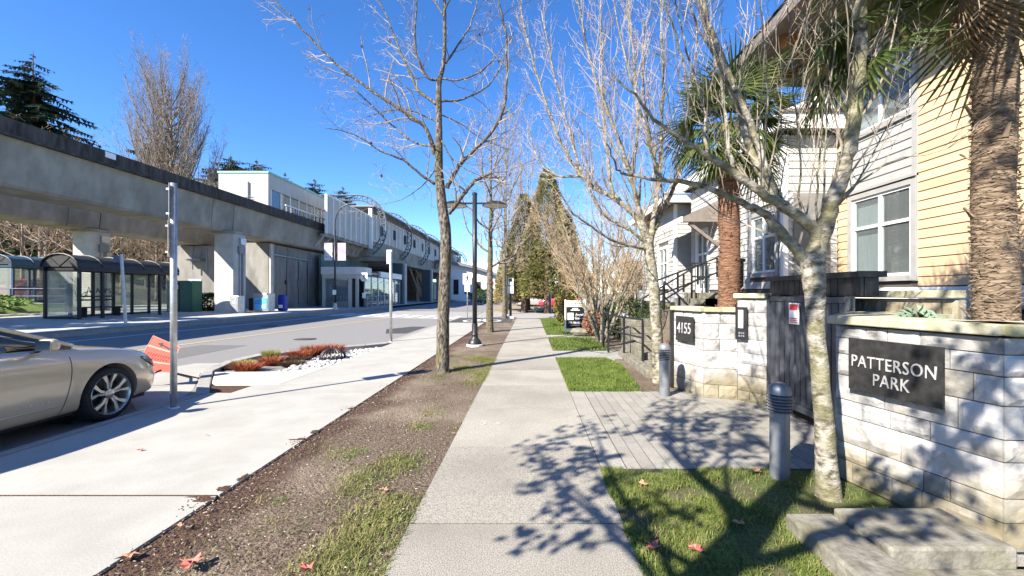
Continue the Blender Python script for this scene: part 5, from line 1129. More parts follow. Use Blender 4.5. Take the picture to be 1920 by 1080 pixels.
# projecting bay block beyond the porch
hC = thing('bay_house', (4.8,15,0), 'white sided house bay with hipped eaves beyond the porch', 'house')
wC = Wall('Y', 14.0, hC); wC.core(4.75, 8.0, 0.0, 4.5, []); wC.siding(4.81, 8.0, 1.2, 4.4, M_wsd)
wD = Wall('X', 4.75, hC); winC = (14.75,15.65,1.75,3.05); wD.core(14.0, 18.0, 0.0, 4.5, [winC]); wD.siding(14.06, 18.0, 1.2, 4.4, M_wsd, [(14.64,15.76,1.64,3.16)]); wD.window(*winC, casing=0.1, cas_m=M_trimw)
MB().box(4.705,4.805,13.955,14.055,1.1,4.4).build('corner_board', M_trimw, hC)
MB().box(4.3,8.0,13.5,18.4,4.40,4.45).build('soffit', M_soffit, hC); MB().box(4.25,8.0,13.45,13.498,4.36,4.62).build('fascia', M_trimw, hC); MB().box(4.25,4.298,13.5,18.4,4.36,4.62).build('fascia', M_trimw, hC)
MB().add([(4.2,13.4,4.63),(8,13.4,4.63),(8,16,6.2),(6.4,16,6.2),(4.2,18.4,4.63),(6.4,18.4,6.2)], [(0,1,2,3),(0,3,5,4)]).build('roof_sheet', mat('cream_roof', (0.50,0.46,0.36),(0.58,0.54,0.44), rough=0.9, scale=8), hC)
hD = thing('far_house', (9,30,0), 'small pale house with brown roof far behind the garden trees', 'house')
MB().box(6.5,11,25.5,30,-0.1,2.1).build('wall', M_wsd, hD); MB().add([(6.1,25.1,2.1),(11.4,25.1,2.1),(11.4,27.7,3.6),(6.1,27.7,3.6),(6.1,30.4,2.1),(11.4,30.4,2.1)], [(0,1,2,3),(3,2,5,4)]).build('roof', mat('brown_roof',(0.12,0.08,0.06),(0.2,0.14,0.1), rough=0.9, scale=9), hD)
# ------------------------------------------------------------------ palms
M_fibre = mat('palm_fibre', (0.085,0.058,0.038), (0.285,0.215,0.15), rough=1, scale=14, detail=9, bump=1.0, bscale=26, stretch=(0.45,0.45,2.4), bdist=0.03)
M_fibre2 = mat('palm_fibre_red', (0.10,0.05,0.03), (0.25,0.14,0.085), rough=1, scale=14, detail=9, bump=1.0, bscale=26, stretch=(0.45,0.45,2.4), bdist=0.03)
M_stub = mat('leaf_base', (0.22,0.15,0.085), (0.46,0.36,0.24), rough=0.9, scale=10)
M_frond = leaf_mat('palm_green', (0.035,0.07,0.016), (0.15,0.19,0.055), rough=0.38, trans=0.35)
M_frondd = leaf_mat('palm_dead', (0.12,0.075,0.04), (0.26,0.18,0.10), rough=0.8, trans=0.1)
def frond_mesh(name, m, seed, n=36, droop=0.5, L=0.62, pet=0.55):
    r = random.Random(seed); mb = MB(); mb.tube([(0,0,0),(pet*0.5,0,0.03),(pet,0,0)], [0.016,0.012,0.010], 5)
    for k in range(n):
        a = R(-118+236*k/(n-1))+r.uniform(-.02,.02); l = L*(1-0.25*abs(k/(n-1)-.5)*2)*r.uniform(.9,1.08); d = Vector((math.cos(a),math.sin(a),0)); s = Vector((-d.y,d.x,0)); prev = None; rows = []
        for q in range(5):
            t = q/4; p = Vector((pet,0,0))+d*(l*t)+Vector((0,0,-droop*l*t*t*r.uniform(.8,1.2)+0.05*l*t)); w = 0.017*(1-t)**0.6*(0.35+min(1,t*3)*0.65)+0.0012
            rows.append((p-s*w, p+Vector((0,0,-w*0.7)), p+s*w))
        for q in range(4):
            A, B = rows[q], rows[q+1]; mb.add([*A,*B], [(0,1,4,3),(1,2,5,4)])
    me = bpy.data.meshes.new(name); me.from_pydata([tuple(v) for v in mb.v], [], mb.f); me.materials.append(m); return me
FG = [frond_mesh('frond', M_frond, k, droop=(0.35,0.55,0.8)[k]) for k in range(3)]; FL = frond_mesh('long_frond', M_frond, 5, droop=0.6, L=0.56, pet=0.95); FD = [frond_mesh('dead_frond', M_frondd, 9+k, droop=1.3, n=30, L=0.6) for k in range(2)]
def palm(label, X, Y, z0, h, r0, seed, fm=M_fibre, nf=26, nd=4, fs=1.0, dead_dirs=(), hair=1800, green_dirs=(), pitch=(-78,125)):
    r = random.Random(seed); t = thing('palm_tree', (X,Y,z0), label, 'palm tree', 'fan palms'); pts = []; rad = []; n = 26; mb = MB()
    for k in range(n+1):
        f = k/n; pts.append((X+0.02*noise.noise((f*4,seed,0)),Y+0.02*noise.noise((f*4,seed,3)),z0-0.05+(h+0.05)*f)); rad.append(r0*(1.08-0.25*f if f < .3 else 1.0)*(1+0.06*noise.noise((f*9,seed,5))))
    mb.tube(pts, rad, 20); tk = mb.build('trunk', fm, t, smooth=True)
    mh = MB()
    for k in range(hair):
        f = r.random(); a = r.uniform(0,2*math.pi); o = Vector((math.cos(a),math.sin(a),0)); sd_ = Vector((-o.y,o.x,0)); p = Vector((X,Y,z0+h*f))+o*r0*0.98; l = r.uniform(.04,.10)*r0/0.15; tip = p+sd_*l*r.choice((-1,1))*r.uniform(.6,1.2)+o*l*r.uniform(0,.25)+Vector((0,0,r.uniform(-.5,.35)*l)); w = Vector((0,0,0.0035))
        mid = (p+tip)/2+o*l*0.12; mh.add([p-w,p+w,mid+w,mid-w,tip], [(0,1,2,3),(3,2,4)])
    mh.build('fibre_hair', fm, t)['kind'] = 'stuff'
    for k in range(int(30*h/2.5)):
        f = (k+r.random())/int(30*h/2.5); a = k*2.4+r.uniform(-.3,.3); o = Vector((math.cos(a),math.sin(a),0)); sd_ = Vector((-o.y,o.x,0)); p = Vector((X,Y,z0+h*f))+o*(r0*0.97); l = r.uniform(.05,.10)
        MB().extrude([p-sd_*0.016, p+sd_*0.016, p+sd_*0.005+o*0.05+Vector((0,0,l)), p-sd_*0.006+o*0.05+Vector((0,0,l*.9))], o*0.012).build('leaf_base', M_stub if r.random() < .35 else fm, t)
    for k in range(nf):
        o = bpy.data.objects.new('frond', FG[k % 3]); C.objects.link(o); o.parent = t; f = k/nf
        o.location = (0,0,h*(0.96)+0.10*(1-f)); o.rotation_euler = (r.uniform(-.4,.4), R(pitch[0]+pitch[1]*f+r.uniform(-8,8)), k*2.4+r.uniform(-.3,.3)); s = fs*r.uniform(.85,1.12); o.scale = (s,s,s)
    for k, a in enumerate(dead_dirs):
        o = bpy.data.objects.new('dead_frond', FD[k % 2]); C.objects.link(o); o.parent = t; o.location = (0.1*math.cos(a),0.1*math.sin(a),h*0.93-0.05*k); o.rotation_euler = (r.uniform(-.3,.3), R(58+8*k), a); o.scale = (fs*.5,fs*.38,fs*.5)
    for k, (a, pt) in enumerate(green_dirs):
        o = bpy.data.objects.new('frond', FL); C.objects.link(o); o.parent = t; o.location = (0,0,h*0.95); o.rotation_euler = (r.uniform(-.6,.6), R(pt), a); s = r.uniform(.95,1.1); o.scale = (s,s,s)
    return t
palm('large fan palm with shaggy trunk behind the name wall at the right edge', 3.14, 2.9, 1.2, 2.75, 0.110, 1, nf=30, fs=1.2, dead_dirs=(math.pi+0.25,math.pi-0.15), hair=3200, green_dirs=((math.pi-0.42,24),(math.pi-0.62,34),(math.pi-0.30,42),(math.pi-0.75,28)), pitch=(-80,95))
palm('fan palm with reddish trunk behind the number wall', 3.16, 6.8, 1.1, 3.05, 0.155, 2, fm=M_fibre2, nf=30, fs=1.05, dead_dirs=(2.2,4.4), hair=1500)
# ------------------------------------------------------------------ for sale board
fsb = thing('for_sale_board', (1.55,15.9,0), 'black and white for sale board standing on the lawn edge', 'sign')
bx0, bx1, by = 1.30, 2.07, 15.9
MB().box(bx0,bx0+0.05,by,by+0.05,-0.05,1.27).build('post', M_trimw, fsb); MB().box(bx1-0.05,bx1,by,by+0.05,-0.05,1.27).build('post', M_trimw, fsb)
MB().box(bx0,bx1,by-0.02,by-0.002,0.14,1.23).build('panel', M_signw, fsb)
MB().box(bx0+0.05,bx1-0.04,by-0.026,by-0.021,0.20,1.0).build('black_panel', M_ink, fsb); MB().box(bx0+0.38,bx1-0.03,by-0.026,by-0.021,1.04,1.20).build('black_panel', M_ink, fsb)
M_photo = mat('portrait_grey', (0.35,0.35,0.36), (0.75,0.75,0.75), rough=0.5, scale=9); MB().box(bx0+0.10,bx0+0.33,by-0.032,by-0.027,0.52,0.78).build('portrait', M_photo, fsb)
FM = lambda x, z: frame_mtx((x,by-0.029,z), (1,0,0), (0,0,1))
text_mesh('lettering', 'Angel', 0.13, M_signw, fsb, FM(bx0+0.54,0.71)); text_mesh('lettering', 'Garcia', 0.13, M_signw, fsb, FM(bx0+0.54,0.58))
text_mesh('lettering', '778.788.4320', 0.10, M_signw, fsb, FM(bx0+0.385,0.41)); 
for z, w, h_ in ((0.93,0.10,0.045),(0.88,0.17,0.025),(0.32,0.17,0.02)): MB().box(bx0+0.385-w,bx0+0.385+w,by-0.031,by-0.027,z-h_/2,z+h_/2).build('print_line', M_signw, fsb)
for z in (1.08,1.15): MB().box(bx0+0.40,bx1-0.05,by-0.031,by-0.027,z-0.02,z+0.02).build('print_line', M_signw, fsb)
# ================================================================== poles, lamp, car and small things
def pole_sign(X, Y, h, label, plates, name='parking_sign', r=0.038, d=(-0.64,0.77), base_z=0.0, cap=True):
    t = thing(name, (X,Y,base_z), label, 'sign post', 'galvanised sign posts')
    MB().tube([(X,Y,base_z-0.05),(X,Y,base_z+h)], r, 14).build('post', M_steel, t, smooth=True); MB().lathe([(r+0.03,0),(r+0.025,0.012),(r+0.004,0.02)], (X,Y,base_z), 14).build('base_collar', M_steel, t)
    dv = Vector((d[0],d[1],0)).normalized(); n = Vector((dv.y,-dv.x,0))
    for z0, z1, w, off in plates:
        c = Vector((X,Y,0))+Vector((-1,0,0))*off; q = [c-dv*w/2+Vector((0,0,z0)), c+dv*w/2+Vector((0,0,z0)), c+dv*w/2+Vector((0,0,z1)), c-dv*w/2+Vector((0,0,z1))]
        p = MB().extrude(q, n*0.005).build('plate', M_signw, t, bevel=0.001)
        for z in (z0+0.06,z1-0.06): MB().box(X-off,X+r*0.2,Y-r*1.12,Y+r*1.12,z-0.012,z+0.012).build('clamp', M_steel, t)
    return t
pole_sign(-4.66, 5.62, 2.94, 'tall galvanised parking sign post at the kerb beside the car', [(2.48,2.92,0.30,0.065),(1.98,2.44,0.30,0.075)])
pole_sign(-4.33, 13.4, 2.80, 'thin galvanised sign post with narrow white plate beyond the planter', [(2.42,2.86,0.16,0.05)], r=0.045, d=(1,0.25))
# black twin-headed lamp post
lp = thing('lamp_post', (-1.57,12.3,0), 'black lamp post with two flat dish heads in the soil strip', 'lamp post')
lx, ly = -1.57, 12.3
MB().lathe([(0.235,-0.02),(0.235,0.035),(0.22,0.045)], (lx,ly,0), 20).build('footing', M_trimw, lp)
MB().lathe([(0.20,0.046),(0.195,0.10),(0.15,0.17),(0.095,0.23),(0.085,0.30),(0.10,0.33),(0.085,0.36),(0.082,0.62),(0.078,0.64)], (lx,ly,0), 20).build('base', M_black, lp, smooth=True, flat_angle=45)
MB().tube([(lx,ly,0.6),(lx,ly,4.33)], 0.066, 14).build('pole', M_black, lp, smooth=True)
MB().lathe([(0.075,4.33),(0.075,4.38),(0.02,4.40)], (lx,ly,0), 14).build('finial', M_black, lp)
MB().tube([(lx-0.75,ly,4.08),(lx+0.75,ly,4.08)], 0.028, 8).build('arm', M_black, lp)
for s in (-1,1):
    hd = MB().lathe([(0.36,4.0),(0.365,4.015),(0.30,4.07),(0.18,4.12),(0.06,4.14),(0.001,4.142)], (lx+s*0.58,ly,0), 28, cap=False).build('dish_head', M_black, lp, smooth=True, flat_angle=45)
    MB().lathe([(0.34,4.006),(0.12,3.99),(0.001,3.985)], (lx+s*0.58,ly,0), 28, cap=False).build('lens', mat('lamp_lens', (0.45,0.43,0.38), rough=0.3), hd, smooth=True)
# black post with signs at the crossing
bp2 = thing('crossing_sign_post', (-1.15,26.0,0), 'black square post with two small white signs beside the third street tree', 'sign post')
MB().box(-1.22,-1.08,25.93,26.07,0.12,2.45).build('post', M_black, bp2); MB().box(-1.34,-0.96,25.82,26.18,-0.05,0.119).build('footing', M_trimw, bp2)
MB().box(-1.30,-0.98,25.90,25.915,1.98,2.45).build('plate', M_signw, bp2); MB().box(-1.36,-0.96,25.90,25.915,1.50,1.93).build('plate', M_signw, bp2); MB().box(-1.24,-1.05,25.89,25.899,2.2,2.38).build('symbol', M_ink, bp2)
ne = thing('no_entry_sign', (-3.4,37,-0.1), 'distant red and white no entry sign on a black post', 'road sign')
MB().tube([(-3.4,37,-0.1),(-3.4,37,2.9)], 0.04, 8).build('post', M_black, ne)
MB().lathe([(0.001,-0.004),(0.33,-0.004),(0.33,0.004),(0.001,0.004)], (-3.4,36.94,2.35), 20, axis='y').build('disc', M_red, ne); MB().box(-3.62,-3.18,36.925,36.934,2.29,2.41).build('bar', M_signw, ne)
MB().extrude([(-3.65,36.94,1.98),(-3.15,36.94,1.98),(-3.4,36.94,1.55)], (0,0.01,0)).build('lower_plate', M_signw, ne)
pp = thing('white_pole', (1.75,37.4,0), 'tall thin pale pole in front of the corner evergreens', 'pole'); MB().tube([(1.75,35.5,-0.1),(1.75,35.5,3.2)], 0.07, 8).build('shaft', M_signw, pp)
# ------------------------------------------------------------------ cars
def car_body():
    """half sections from nose to tail: y, half width, sill z, shoulder z, deck-edge z, deck z"""
    S = [(2.56,0.34,0.22,0.50,0.60,0.64),(2.52,0.60,0.20,0.52,0.64,0.68),(2.42,0.76,0.18,0.56,0.70,0.745),(2.25,0.855,0.17,0.64,0.78,0.82),(2.0,0.90,0.17,0.72,0.85,0.885),(1.6,0.925,0.17,0.80,0.915,0.955),(1.15,0.93,0.17,0.85,0.965,1.02),(0.7,0.93,0.17,0.88,0.985,1.03),(0.0,0.93,0.17,0.90,0.995,1.03),(-0.7,0.93,0.17,0.92,1.005,1.04),(-1.3,0.93,0.17,0.94,1.02,1.06),(-1.8,0.92,0.18,0.95,1.04,1.08),(-2.2,0.88,0.2,0.93,1.04,1.08),(-2.45,0.80,0.24,0.88,1.02,1.06),(-2.54,0.66,0.30,0.80,0.96,1.0)]
    mb = MB(); rings = []
    for y, w, zs, sh, ze, zd in S:
        half = [(0,zs),(w*0.80,zs),(w*0.955,zs+0.05),(w*0.985,zs+0.22),(w*1.0,(zs+sh)/2+0.06),(w*0.99,sh-0.10),(w*0.965,sh),(w*0.90,ze-0.01),(w*0.80,ze+0.015),(w*0.45,zd-0.004),(0,zd)]
        ring = [(x,y,z) for x, z in half]+[(-x,y,z) for x, z in half[-2:0:-1]]; rings.append(ring)
    n = len(rings[0])
    for rg in rings: mb.v += rg
    for i in range(len(rings)-1):
        for k in range(n): k2 = (k+1) % n; mb.f.append((i*n+k, (i+1)*n+k, (i+1)*n+k2, i*n+k2))
    mb.f.append(tuple(range(n))); mb.f.append(tuple((len(rings)-1)*n+k for k in range(n))[::-1]); return mb
def eval_mesh(o):
    dg = bpy.context.evaluated_depsgraph_get(); me = bpy.data.meshes.new_from_object(o.evaluated_get(dg)); return me
CARMESH = {}
def car_meshes():
    if CARMESH: return CARMESH
    o = car_body().build('tmp_body', None, None, smooth=True); ss = o.modifiers.new('s','SUBSURF'); ss.levels = 2; ss.render_levels = 2
    cuts = []
    for y in (1.6,-1.35):
        for s in (-1,1):
            c = MB().lathe([(0.385,-0.25),(0.385,0.30)], (s*0.82,y,0.335), 40, axis='x').build('cut', None); cuts.append(c)
            b = o.modifiers.new('b','BOOLEAN'); b.operation = 'DIFFERENCE'; b.object = c; b.solver = 'EXACT'
    me = eval_mesh(o); me.polygons.foreach_set('use_smooth', [True]*len(me.polygons))
    try: me.set_sharp_from_angle(angle=R(38))
    except Exception: pass
    CARMESH['body'] = me
    for c in cuts: bpy.data.objects.remove(c)
    bpy.data.objects.remove(o)
    return CARMESH
M_tyre = mat('tyre', (0.012,0.012,0.012), (0.025,0.024,0.023), rough=0.85, scale=20)
M_alloy = mat('alloy', (0.46,0.46,0.45), (0.54,0.54,0.53), rough=0.3, metal=0.75)
M_carglass = mat('car_glass', (0.010,0.014,0.016), rough=0.04, spec=0.8)
M_chrome = mat('chrome', (0.75,0.75,0.76), rough=0.12, metal=1.0)
M_head = mat('headlamp', (0.10,0.095,0.10), (0.22,0.20,0.21), rough=0.08, spec=0.8, scale=14)
def wheel(car, x, y, s):
    w = sub('wheel', car); c = Vector(ORG[car.name])+Vector((x,y,0.335)); L = lambda prof: MB().lathe([(r_, s*z_) for r_, z_ in prof], c, 36, axis='x')
    MB().lathe([(0.235,s*-0.09),(0.30,s*-0.105),(0.33,s*-0.075),(0.336,0),(0.33,s*0.075),(0.305,s*0.105),(0.262,s*0.108),(0.252,s*0.09)], c, 40, axis='x', cap=False).build('tyre', M_tyre, w, smooth=True)
    MB().lathe([(0.262,s*0.10),(0.256,s*0.112),(0.246,s*0.10),(0.24,s*0.02),(0.235,s*-0.08)], c, 40, axis='x', cap=False).build('rim', M_alloy, w, smooth=True, flat_angle=40)
    MB().lathe([(0.001,s*-0.02),(0.24,s*-0.03),(0.24,s*-0.05)], c, 30, axis='x', cap=False).build('brake_disc', mat('brake_dark', (0.02,0.02,0.02), (0.05,0.05,0.05), rough=0.5, metal=0.5), w)
    for k in range(5):
        a0 = 2*math.pi*k/5+0.35; mb = MB()
        q = lambda rr, a, o: c+Vector((s*o, math.cos(a)*rr, math.sin(a)*rr))
        for sg in (-1,1):
            A = [q(0.045,a0-sg*0.02,0.075),q(0.05,a0+sg*0.50,0.075),q(0.14,a0+sg*0.26,0.085),q(0.245,a0+sg*0.40,0.095),q(0.245,a0+sg*0.20,0.098),q(0.13,a0+sg*0.02,0.09)]
            mb.extrude(A, Vector((s*-0.028,0,0)))
        mb.build('spoke', M_alloy, w)
    MB().lathe([(0.06,s*0.03),(0.062,s*0.082),(0.04,s*0.092),(0.001,s*0.094)], c, 20, axis='x', cap=False).build('hub_cap', M_alloy, w, smooth=True, flat_angle=40)
    for k in range(5):
        a = 2*math.pi*k/5+0.98; MB().lathe([(0.012,s*0.07),(0.012,s*0.094),(0.001,s*0.095)], c+Vector((0,math.cos(a)*0.075,math.sin(a)*0.075)), 8, axis='x', cap=False).build('lug_nut', M_dark, w)
def car(name, label, loc, rz, paint, full=True, group=None, suv=0.0):
    t = thing(name, loc, label, 'car', group); m = car_meshes(); me = m['body'].copy(); me.materials.clear(); me.materials.append(paint); me.materials.append(paint)
    b = bpy.data.objects.new('body', me); C.objects.link(b); b.parent = t; ORG[b.name] = ORG[t.name]
    O = Vector(loc)
    # greenhouse: pillars-and-roof shell over dark glass
    def gh(inset, zoff, ys, zt): 
        mb = MB(); n = len(ys); prof = []
        return mb
    st_ = [(1.22,0.80,0.98,0.985),(0.75,0.79,1.00,1.19),(0.30,0.775,1.00,1.365),(0.05,0.77,1.0,1.42),(-0.5,0.765,1.01,1.465),(-1.0,0.755,1.02,1.45),(-1.5,0.74,1.03,1.36),(-1.95,0.70,1.05,1.17),(-2.2,0.66,1.06,1.075)]
    mb = MB(); rings = []
    for y, w, zb, zt in st_:
        zt += suv*max(0,(zt-zb))/0.45; hgt = zt-zb; k = min(1, hgt/0.3); half = [(w,zb-0.06),(w*(1-0.02*k),zb+hgt*0.35),(w*(1-0.10*k),zb+hgt*0.75),(w*(1-0.18*k),zb+hgt*0.93),(w*(1-0.34*k),zt),(0,zt+0.012)]
        rings.append([Vector((x,y,z))+O for x, z in half]+[Vector((-x,y,z))+O for x, z in half[-2::-1]])
    nn = len(rings[0])
    for rg in rings: mb.v += [tuple(v) for v in rg]
    for i in range(len(rings)-1):
        for k in range(nn-1): mb.f.append((i*nn+k, (i+1)*nn+k, (i+1)*nn+k+1, i*nn+k+1))
    g = mb.build('glasshouse', M_carglass, t, smooth=True)
    up = lambda p, d=0.006: Vector(p)
    rf = MB(); sl = rings[3:7]; W = len(sl[0])
    for i in range(len(sl)-1):
        for k in range(3, nn-4): rf.quad(*[v+Vector((0,0,0.008)) for v in (sl[i][k], sl[i+1][k], sl[i+1][k+1], sl[i][k+1])])
    rf.build('roof_panel', paint, t, smooth=True)
    for s in (0, 1):
        idx = [k if s == 0 else nn-1-k for k in range(nn)]
        off = Vector(((0.008 if s == 0 else -0.008),0,0.006))
        line = [rings[0][idx[1]]+off, rings[1][idx[3]]+off, rings[2][idx[3]]+off, rings[3][idx[3]]+off, rings[5][idx[3]]+off, rings[6][idx[3]]+off, rings[8][idx[2]]+off]
        q = catmull(line, 4); MB().tube(q, 0.026, 6).build('roof_pillar', paint, t, smooth=True)
        MB().tube([p+Vector((0.012 if s == 0 else -0.012,0,-0.016)) for p in q[2:-2]], 0.008, 5).build('window_trim', M_chrome, t)
        MB().bar(rings[4][idx[0]]+Vector((0,0,0.05))+off, rings[4][idx[3]]+off, 0.07, 0.012, up=(1,0,0)).build('door_pillar', M_dark, t)
    bvh = BVHTree.FromPolygons([v.co for v in me.vertices], [p.vertices for p in me.polygons])
    def hit(y, z, s=1):
        h = bvh.ray_cast(Vector((s*3,y,z)), Vector((-s,0,0))); return h[0]
    for s in (1,-1):
        wheel(t, s*0.80, 1.6, s); wheel(t, s*0.80, -1.35, s)
        MB().lathe([(0.383,s*-0.30),(0.383,s*0.02)], O+Vector((s*0.60,1.6,0.335)), 30, axis='x', cap=False).build('arch_liner', M_dark, t)
        MB().lathe([(0.383,s*-0.30),(0.383,s*0.02)], O+Vector((s*0.60,-1.35,0.335)), 30, axis='x', cap=False).build('arch_liner', M_dark, t)
        # shut lines, sill and waist trims follow the body side
        def strip(pts, w, mm, nm, lift=0.0022):
            ps = [hit(y, z, s) for y, z in pts]; ps = [O+p+Vector((s*lift,0,0)) for p in ps if p is not None]
            if len(ps) > 1: MB().tube(ps, w, 4, cap=False).build(nm, mm, t)
        if full:
            strip([(1.02+0.10*math.sin((z-0.25)*2.6),z) for z in [0.24+0.045*k for k in range(15)]], 0.0035, M_dark, 'door_gap')
            strip([(-0.05,z) for z in [0.26+0.06*k for k in range(12)]], 0.0035, M_dark, 'door_gap')
            strip([(1.0-0.1*k,0.955) for k in range(26)], 0.010, M_chrome, 'waist_trim')
            strip([(0.98-0.1*k,0.335) for k in range(20)], 0.006, paint, 'sill_crease')
        # headlamp wrapped on the corner
        mbh = MB(); lamp = [(2.08,0.735),(2.2,0.705),(2.32,0.66),(2.42,0.595),(2.44,0.55),(2.36,0.555),(2.25,0.60),(2.14,0.67)]
        ps = [hit(y, z, s) for y, z in lamp]
        if all(p is not None for p in ps):
            ps = [O+p+Vector((s*0.006,0.004,0.004)) for p in ps]; cc = sum(ps, Vector())/len(ps)+Vector((s*0.012,0.01,0.008))
            mbh.add(ps+[cc], [(i,(i+1) % len(ps),len(ps)) for i in range(len(ps))]); mbh.build('headlight', M_head, t, smooth=True)
            MB().tube(ps+[ps[0]], 0.004, 4).build('headlight_rim', M_dark, t)
        # mirror
        mp = O+Vector((s*1.02,0.78,1.05)); mm_ = sub('door_mirror', t)
        MB().box(mp.x-0.095,mp.x+0.095,mp.y-0.05,mp.y+0.06,mp.z-0.075,mp.z+0.065).build('shell', paint, mm_, bevel=0.05, seg=4)
        MB().box(mp.x-0.08,mp.x+0.08,mp.y-0.056,mp.y-0.0505,mp.z-0.06,mp.z+0.05).build('mirror_glass', M_chrome, mm_)
        MB().bar(mp+Vector((-s*0.08,0,-0.05)), O+Vector((s*0.82,0.85,0.985)), 0.03, 0.05).build('stalk', M_dark, mm_)
    MB().box(O.x-0.55,O.x+0.55,O.y+2.545,O.y+2.57,O.z+0.36,O.z+0.5).build('grille', M_dark, t); MB().box(O.x-0.26,O.x+0.26,O.y+2.565,O.y+2.58,O.z+0.25,O.z+0.34).build('number_plate', M_signw, t)
    for s in (-1,1): MB().box(O.x+s*0.6-0.14,O.x+s*0.6+0.14,O.y-2.58,O.y-2.50,O.z+0.72,O.z+0.86).build('tail_light', M_red, t, bevel=0.02)
    MB().box(O.x-0.78,O.x+0.78,O.y-2.2,O.y+2.2,O.z+0.17,O.z+0.25).build('underbody', M_dark, t)
    t.rotation_euler = (0,0,rz); return t, hit
M_gold = mat('champagne_paint', (0.50,0.42,0.305), (0.53,0.445,0.325), rough=0.2, scale=3, metal=0.15, coat=1.0)
mycar, hit = car('parked_car', 'champagne gold sedan parked at the near kerb, nose towards the orange sign', (-6.20,3.84,-0.105), 0, M_gold)
O = Vector(mycar.location)
for k, ch in enumerate('IMPALA'):
    y = 0.60+0.055*k; p = hit(y, 0.41)
    if p is not None: text_mesh('lettering', ch, 0.042, M_steel, mycar, frame_mtx(O+p+Vector((0.001,0,0)), (0,1,0), (0,0,1)), depth=0.0015)
p = hit(0.15, 0.80)
MB().bar(O+hit(0.20,0.80)+Vector((0.025,0,0)), O+hit(0.42,0.80)+Vector((0.025,0,0)), 0.02, 0.03).build('door_handle', M_chrome, mycar)
car('distant_car', 'dark SUV parked far off by the corner evergreens', (0.15,52,-0.03), R(35), mat('paint_dark', (0.03,0.04,0.05), rough=0.3, coat=0.6), full=False, group='distant parked cars', suv=0.25)
car('distant_car', 'red car parked behind the evergreen trunks, right of the pale pole', (3.6,47,-0.03), R(80), mat('paint_red', (0.42,0.03,0.06), rough=0.35, coat=0.5), full=False, group='distant parked cars', suv=0.2)
car('distant_car', 'silver car seen between the evergreen trunks', (1.2,50,-0.03), R(85), mat('paint_silver', (0.5,0.5,0.5), rough=0.3, metal=0.5), full=False, group='distant parked cars')
car('distant_car', 'teal car parked beyond the station columns', (-20.5,80,0.35), R(70), mat('paint_teal', (0.08,0.22,0.25), rough=0.3, coat=0.5), full=False, group='distant parked cars')
car('distant_car', 'red car parked at the far left edge behind the railing', (-34.5,30,1.0), R(15), MATS['paint_red'], full=False, group='distant parked cars')
# ------------------------------------------------------------------ orange work sign on its low stand
M_org = mat('orange_vinyl', (0.70,0.055,0.03), (0.76,0.075,0.038), rough=0.5, scale=5)
M_orgp = mat('orange_tape', (0.62,0.26,0.21), (0.7,0.33,0.27), rough=0.35)
ow = thing('work_sign', (-6.2,7.45,-0.09), 'tilted fluorescent orange road work sign on a low stand in front of the car', 'road sign')
c0 = Vector((-6.35,7.30,0.42)); rt = Vector((0.86,0.40,0.42)).normalized(); upv = Vector((-0.40,0.22,0.90)); upv = (upv-rt*upv.dot(rt)).normalized(); nn_ = rt.cross(upv)
hs = 0.36
# tips of the diamond
Rr = (rt*0.9+upv*0.45).normalized(); Uu = (upv*0.95-rt*0.35).normalized()
A = [c0-rt*hs*0.95-upv*hs*0.25, c0+rt*hs*0.30-upv*hs*1.0, c0+rt*hs*0.98+upv*hs*0.02, c0+rt*hs*0.20+upv*hs*1.05]
MB().extrude(A, nn_*0.004).build('panel', M_org, ow)
def on_panel(u, v): return (A[0].lerp(A[3],v)).lerp(A[1].lerp(A[2],v),u)+nn_*0.007
for v in (0.30,0.72): MB().add([on_panel(0.0,v-.025),on_panel(1,v-.025),on_panel(1,v+.025),on_panel(0,v+.025)], [(0,1,2,3)]).build('reflective_band', M_orgp, ow)
for e0, e1 in ((0,1),(1,2),(2,3),(3,0)): MB().bar(A[e0]+nn_*0.008, A[e1]+nn_*0.008, 0.007, 0.002, up=nn_).build('edge_tape', M_orgp, ow)
mb = MB(); mb.bar(on_panel(0.35,0.86),on_panel(0.72,0.80),0.03,0.003,up=nn_); mb.add([on_panel(0.25,0.86)+nn_*.002,on_panel(0.42,0.92)+nn_*.002,on_panel(0.42,0.78)+nn_*.002],[(0,1,2)]); mb.build('arrow', M_ink, ow)
mb = MB()
for k in range(9): mb.bar(on_panel(0.10+0.085*k,0.46), on_panel(0.13+0.085*k,0.56), 0.008, 0.002, up=nn_)
for k in range(8): mb.bar(on_panel(0.14+0.085*k,0.36), on_panel(0.16+0.085*k,0.43), 0.008, 0.002, up=nn_)
mb.build('print_marks', M_ink, ow)
for q in ((-5.72,7.75,-0.09),(-6.95,7.05,-0.07),(-6.3,8.0,-0.08),(-6.6,6.85,-0.08)): MB().bar(c0-upv*0.25, q, 0.022, 0.022).build('leg', M_black, ow)
# ------------------------------------------------------------------ planter: domed drain, cobbles, heathers
dg_ = thing('domed_drain', (-4.72,10.3,-0.05), 'black domed drain grate among pale cobbles in the planter', 'drain')
dx, dy = -4.72, 10.3
for k in range(20):
    a = 2*math.pi*k/20; pts = [Vector((dx+0.29*math.cos(b)*math.cos(a), dy+0.29*math.cos(b)*math.sin(a), -0.06+0.24*math.sin(b))) for b in [math.pi/2*q/6*0.86 for q in range(7)]]
    MB().tube(pts, 0.014, 5).build('rib', M_black, dg_)
MB().lathe([(0.08,0.14),(0.085,0.175),(0.001,0.19)], (dx,dy,0), 16).build('crown', M_black, dg_, smooth=True); MB().lathe([(0.31,-0.10),(0.31,-0.05),(0.28,-0.045)], (dx,dy,0), 24).build('ring', M_black, dg_)
M_cob = mat('cobble', (0.38,0.375,0.36), (0.58,0.57,0.55), rough=0.8, scale=5)
r = random.Random(15); mb = MB()
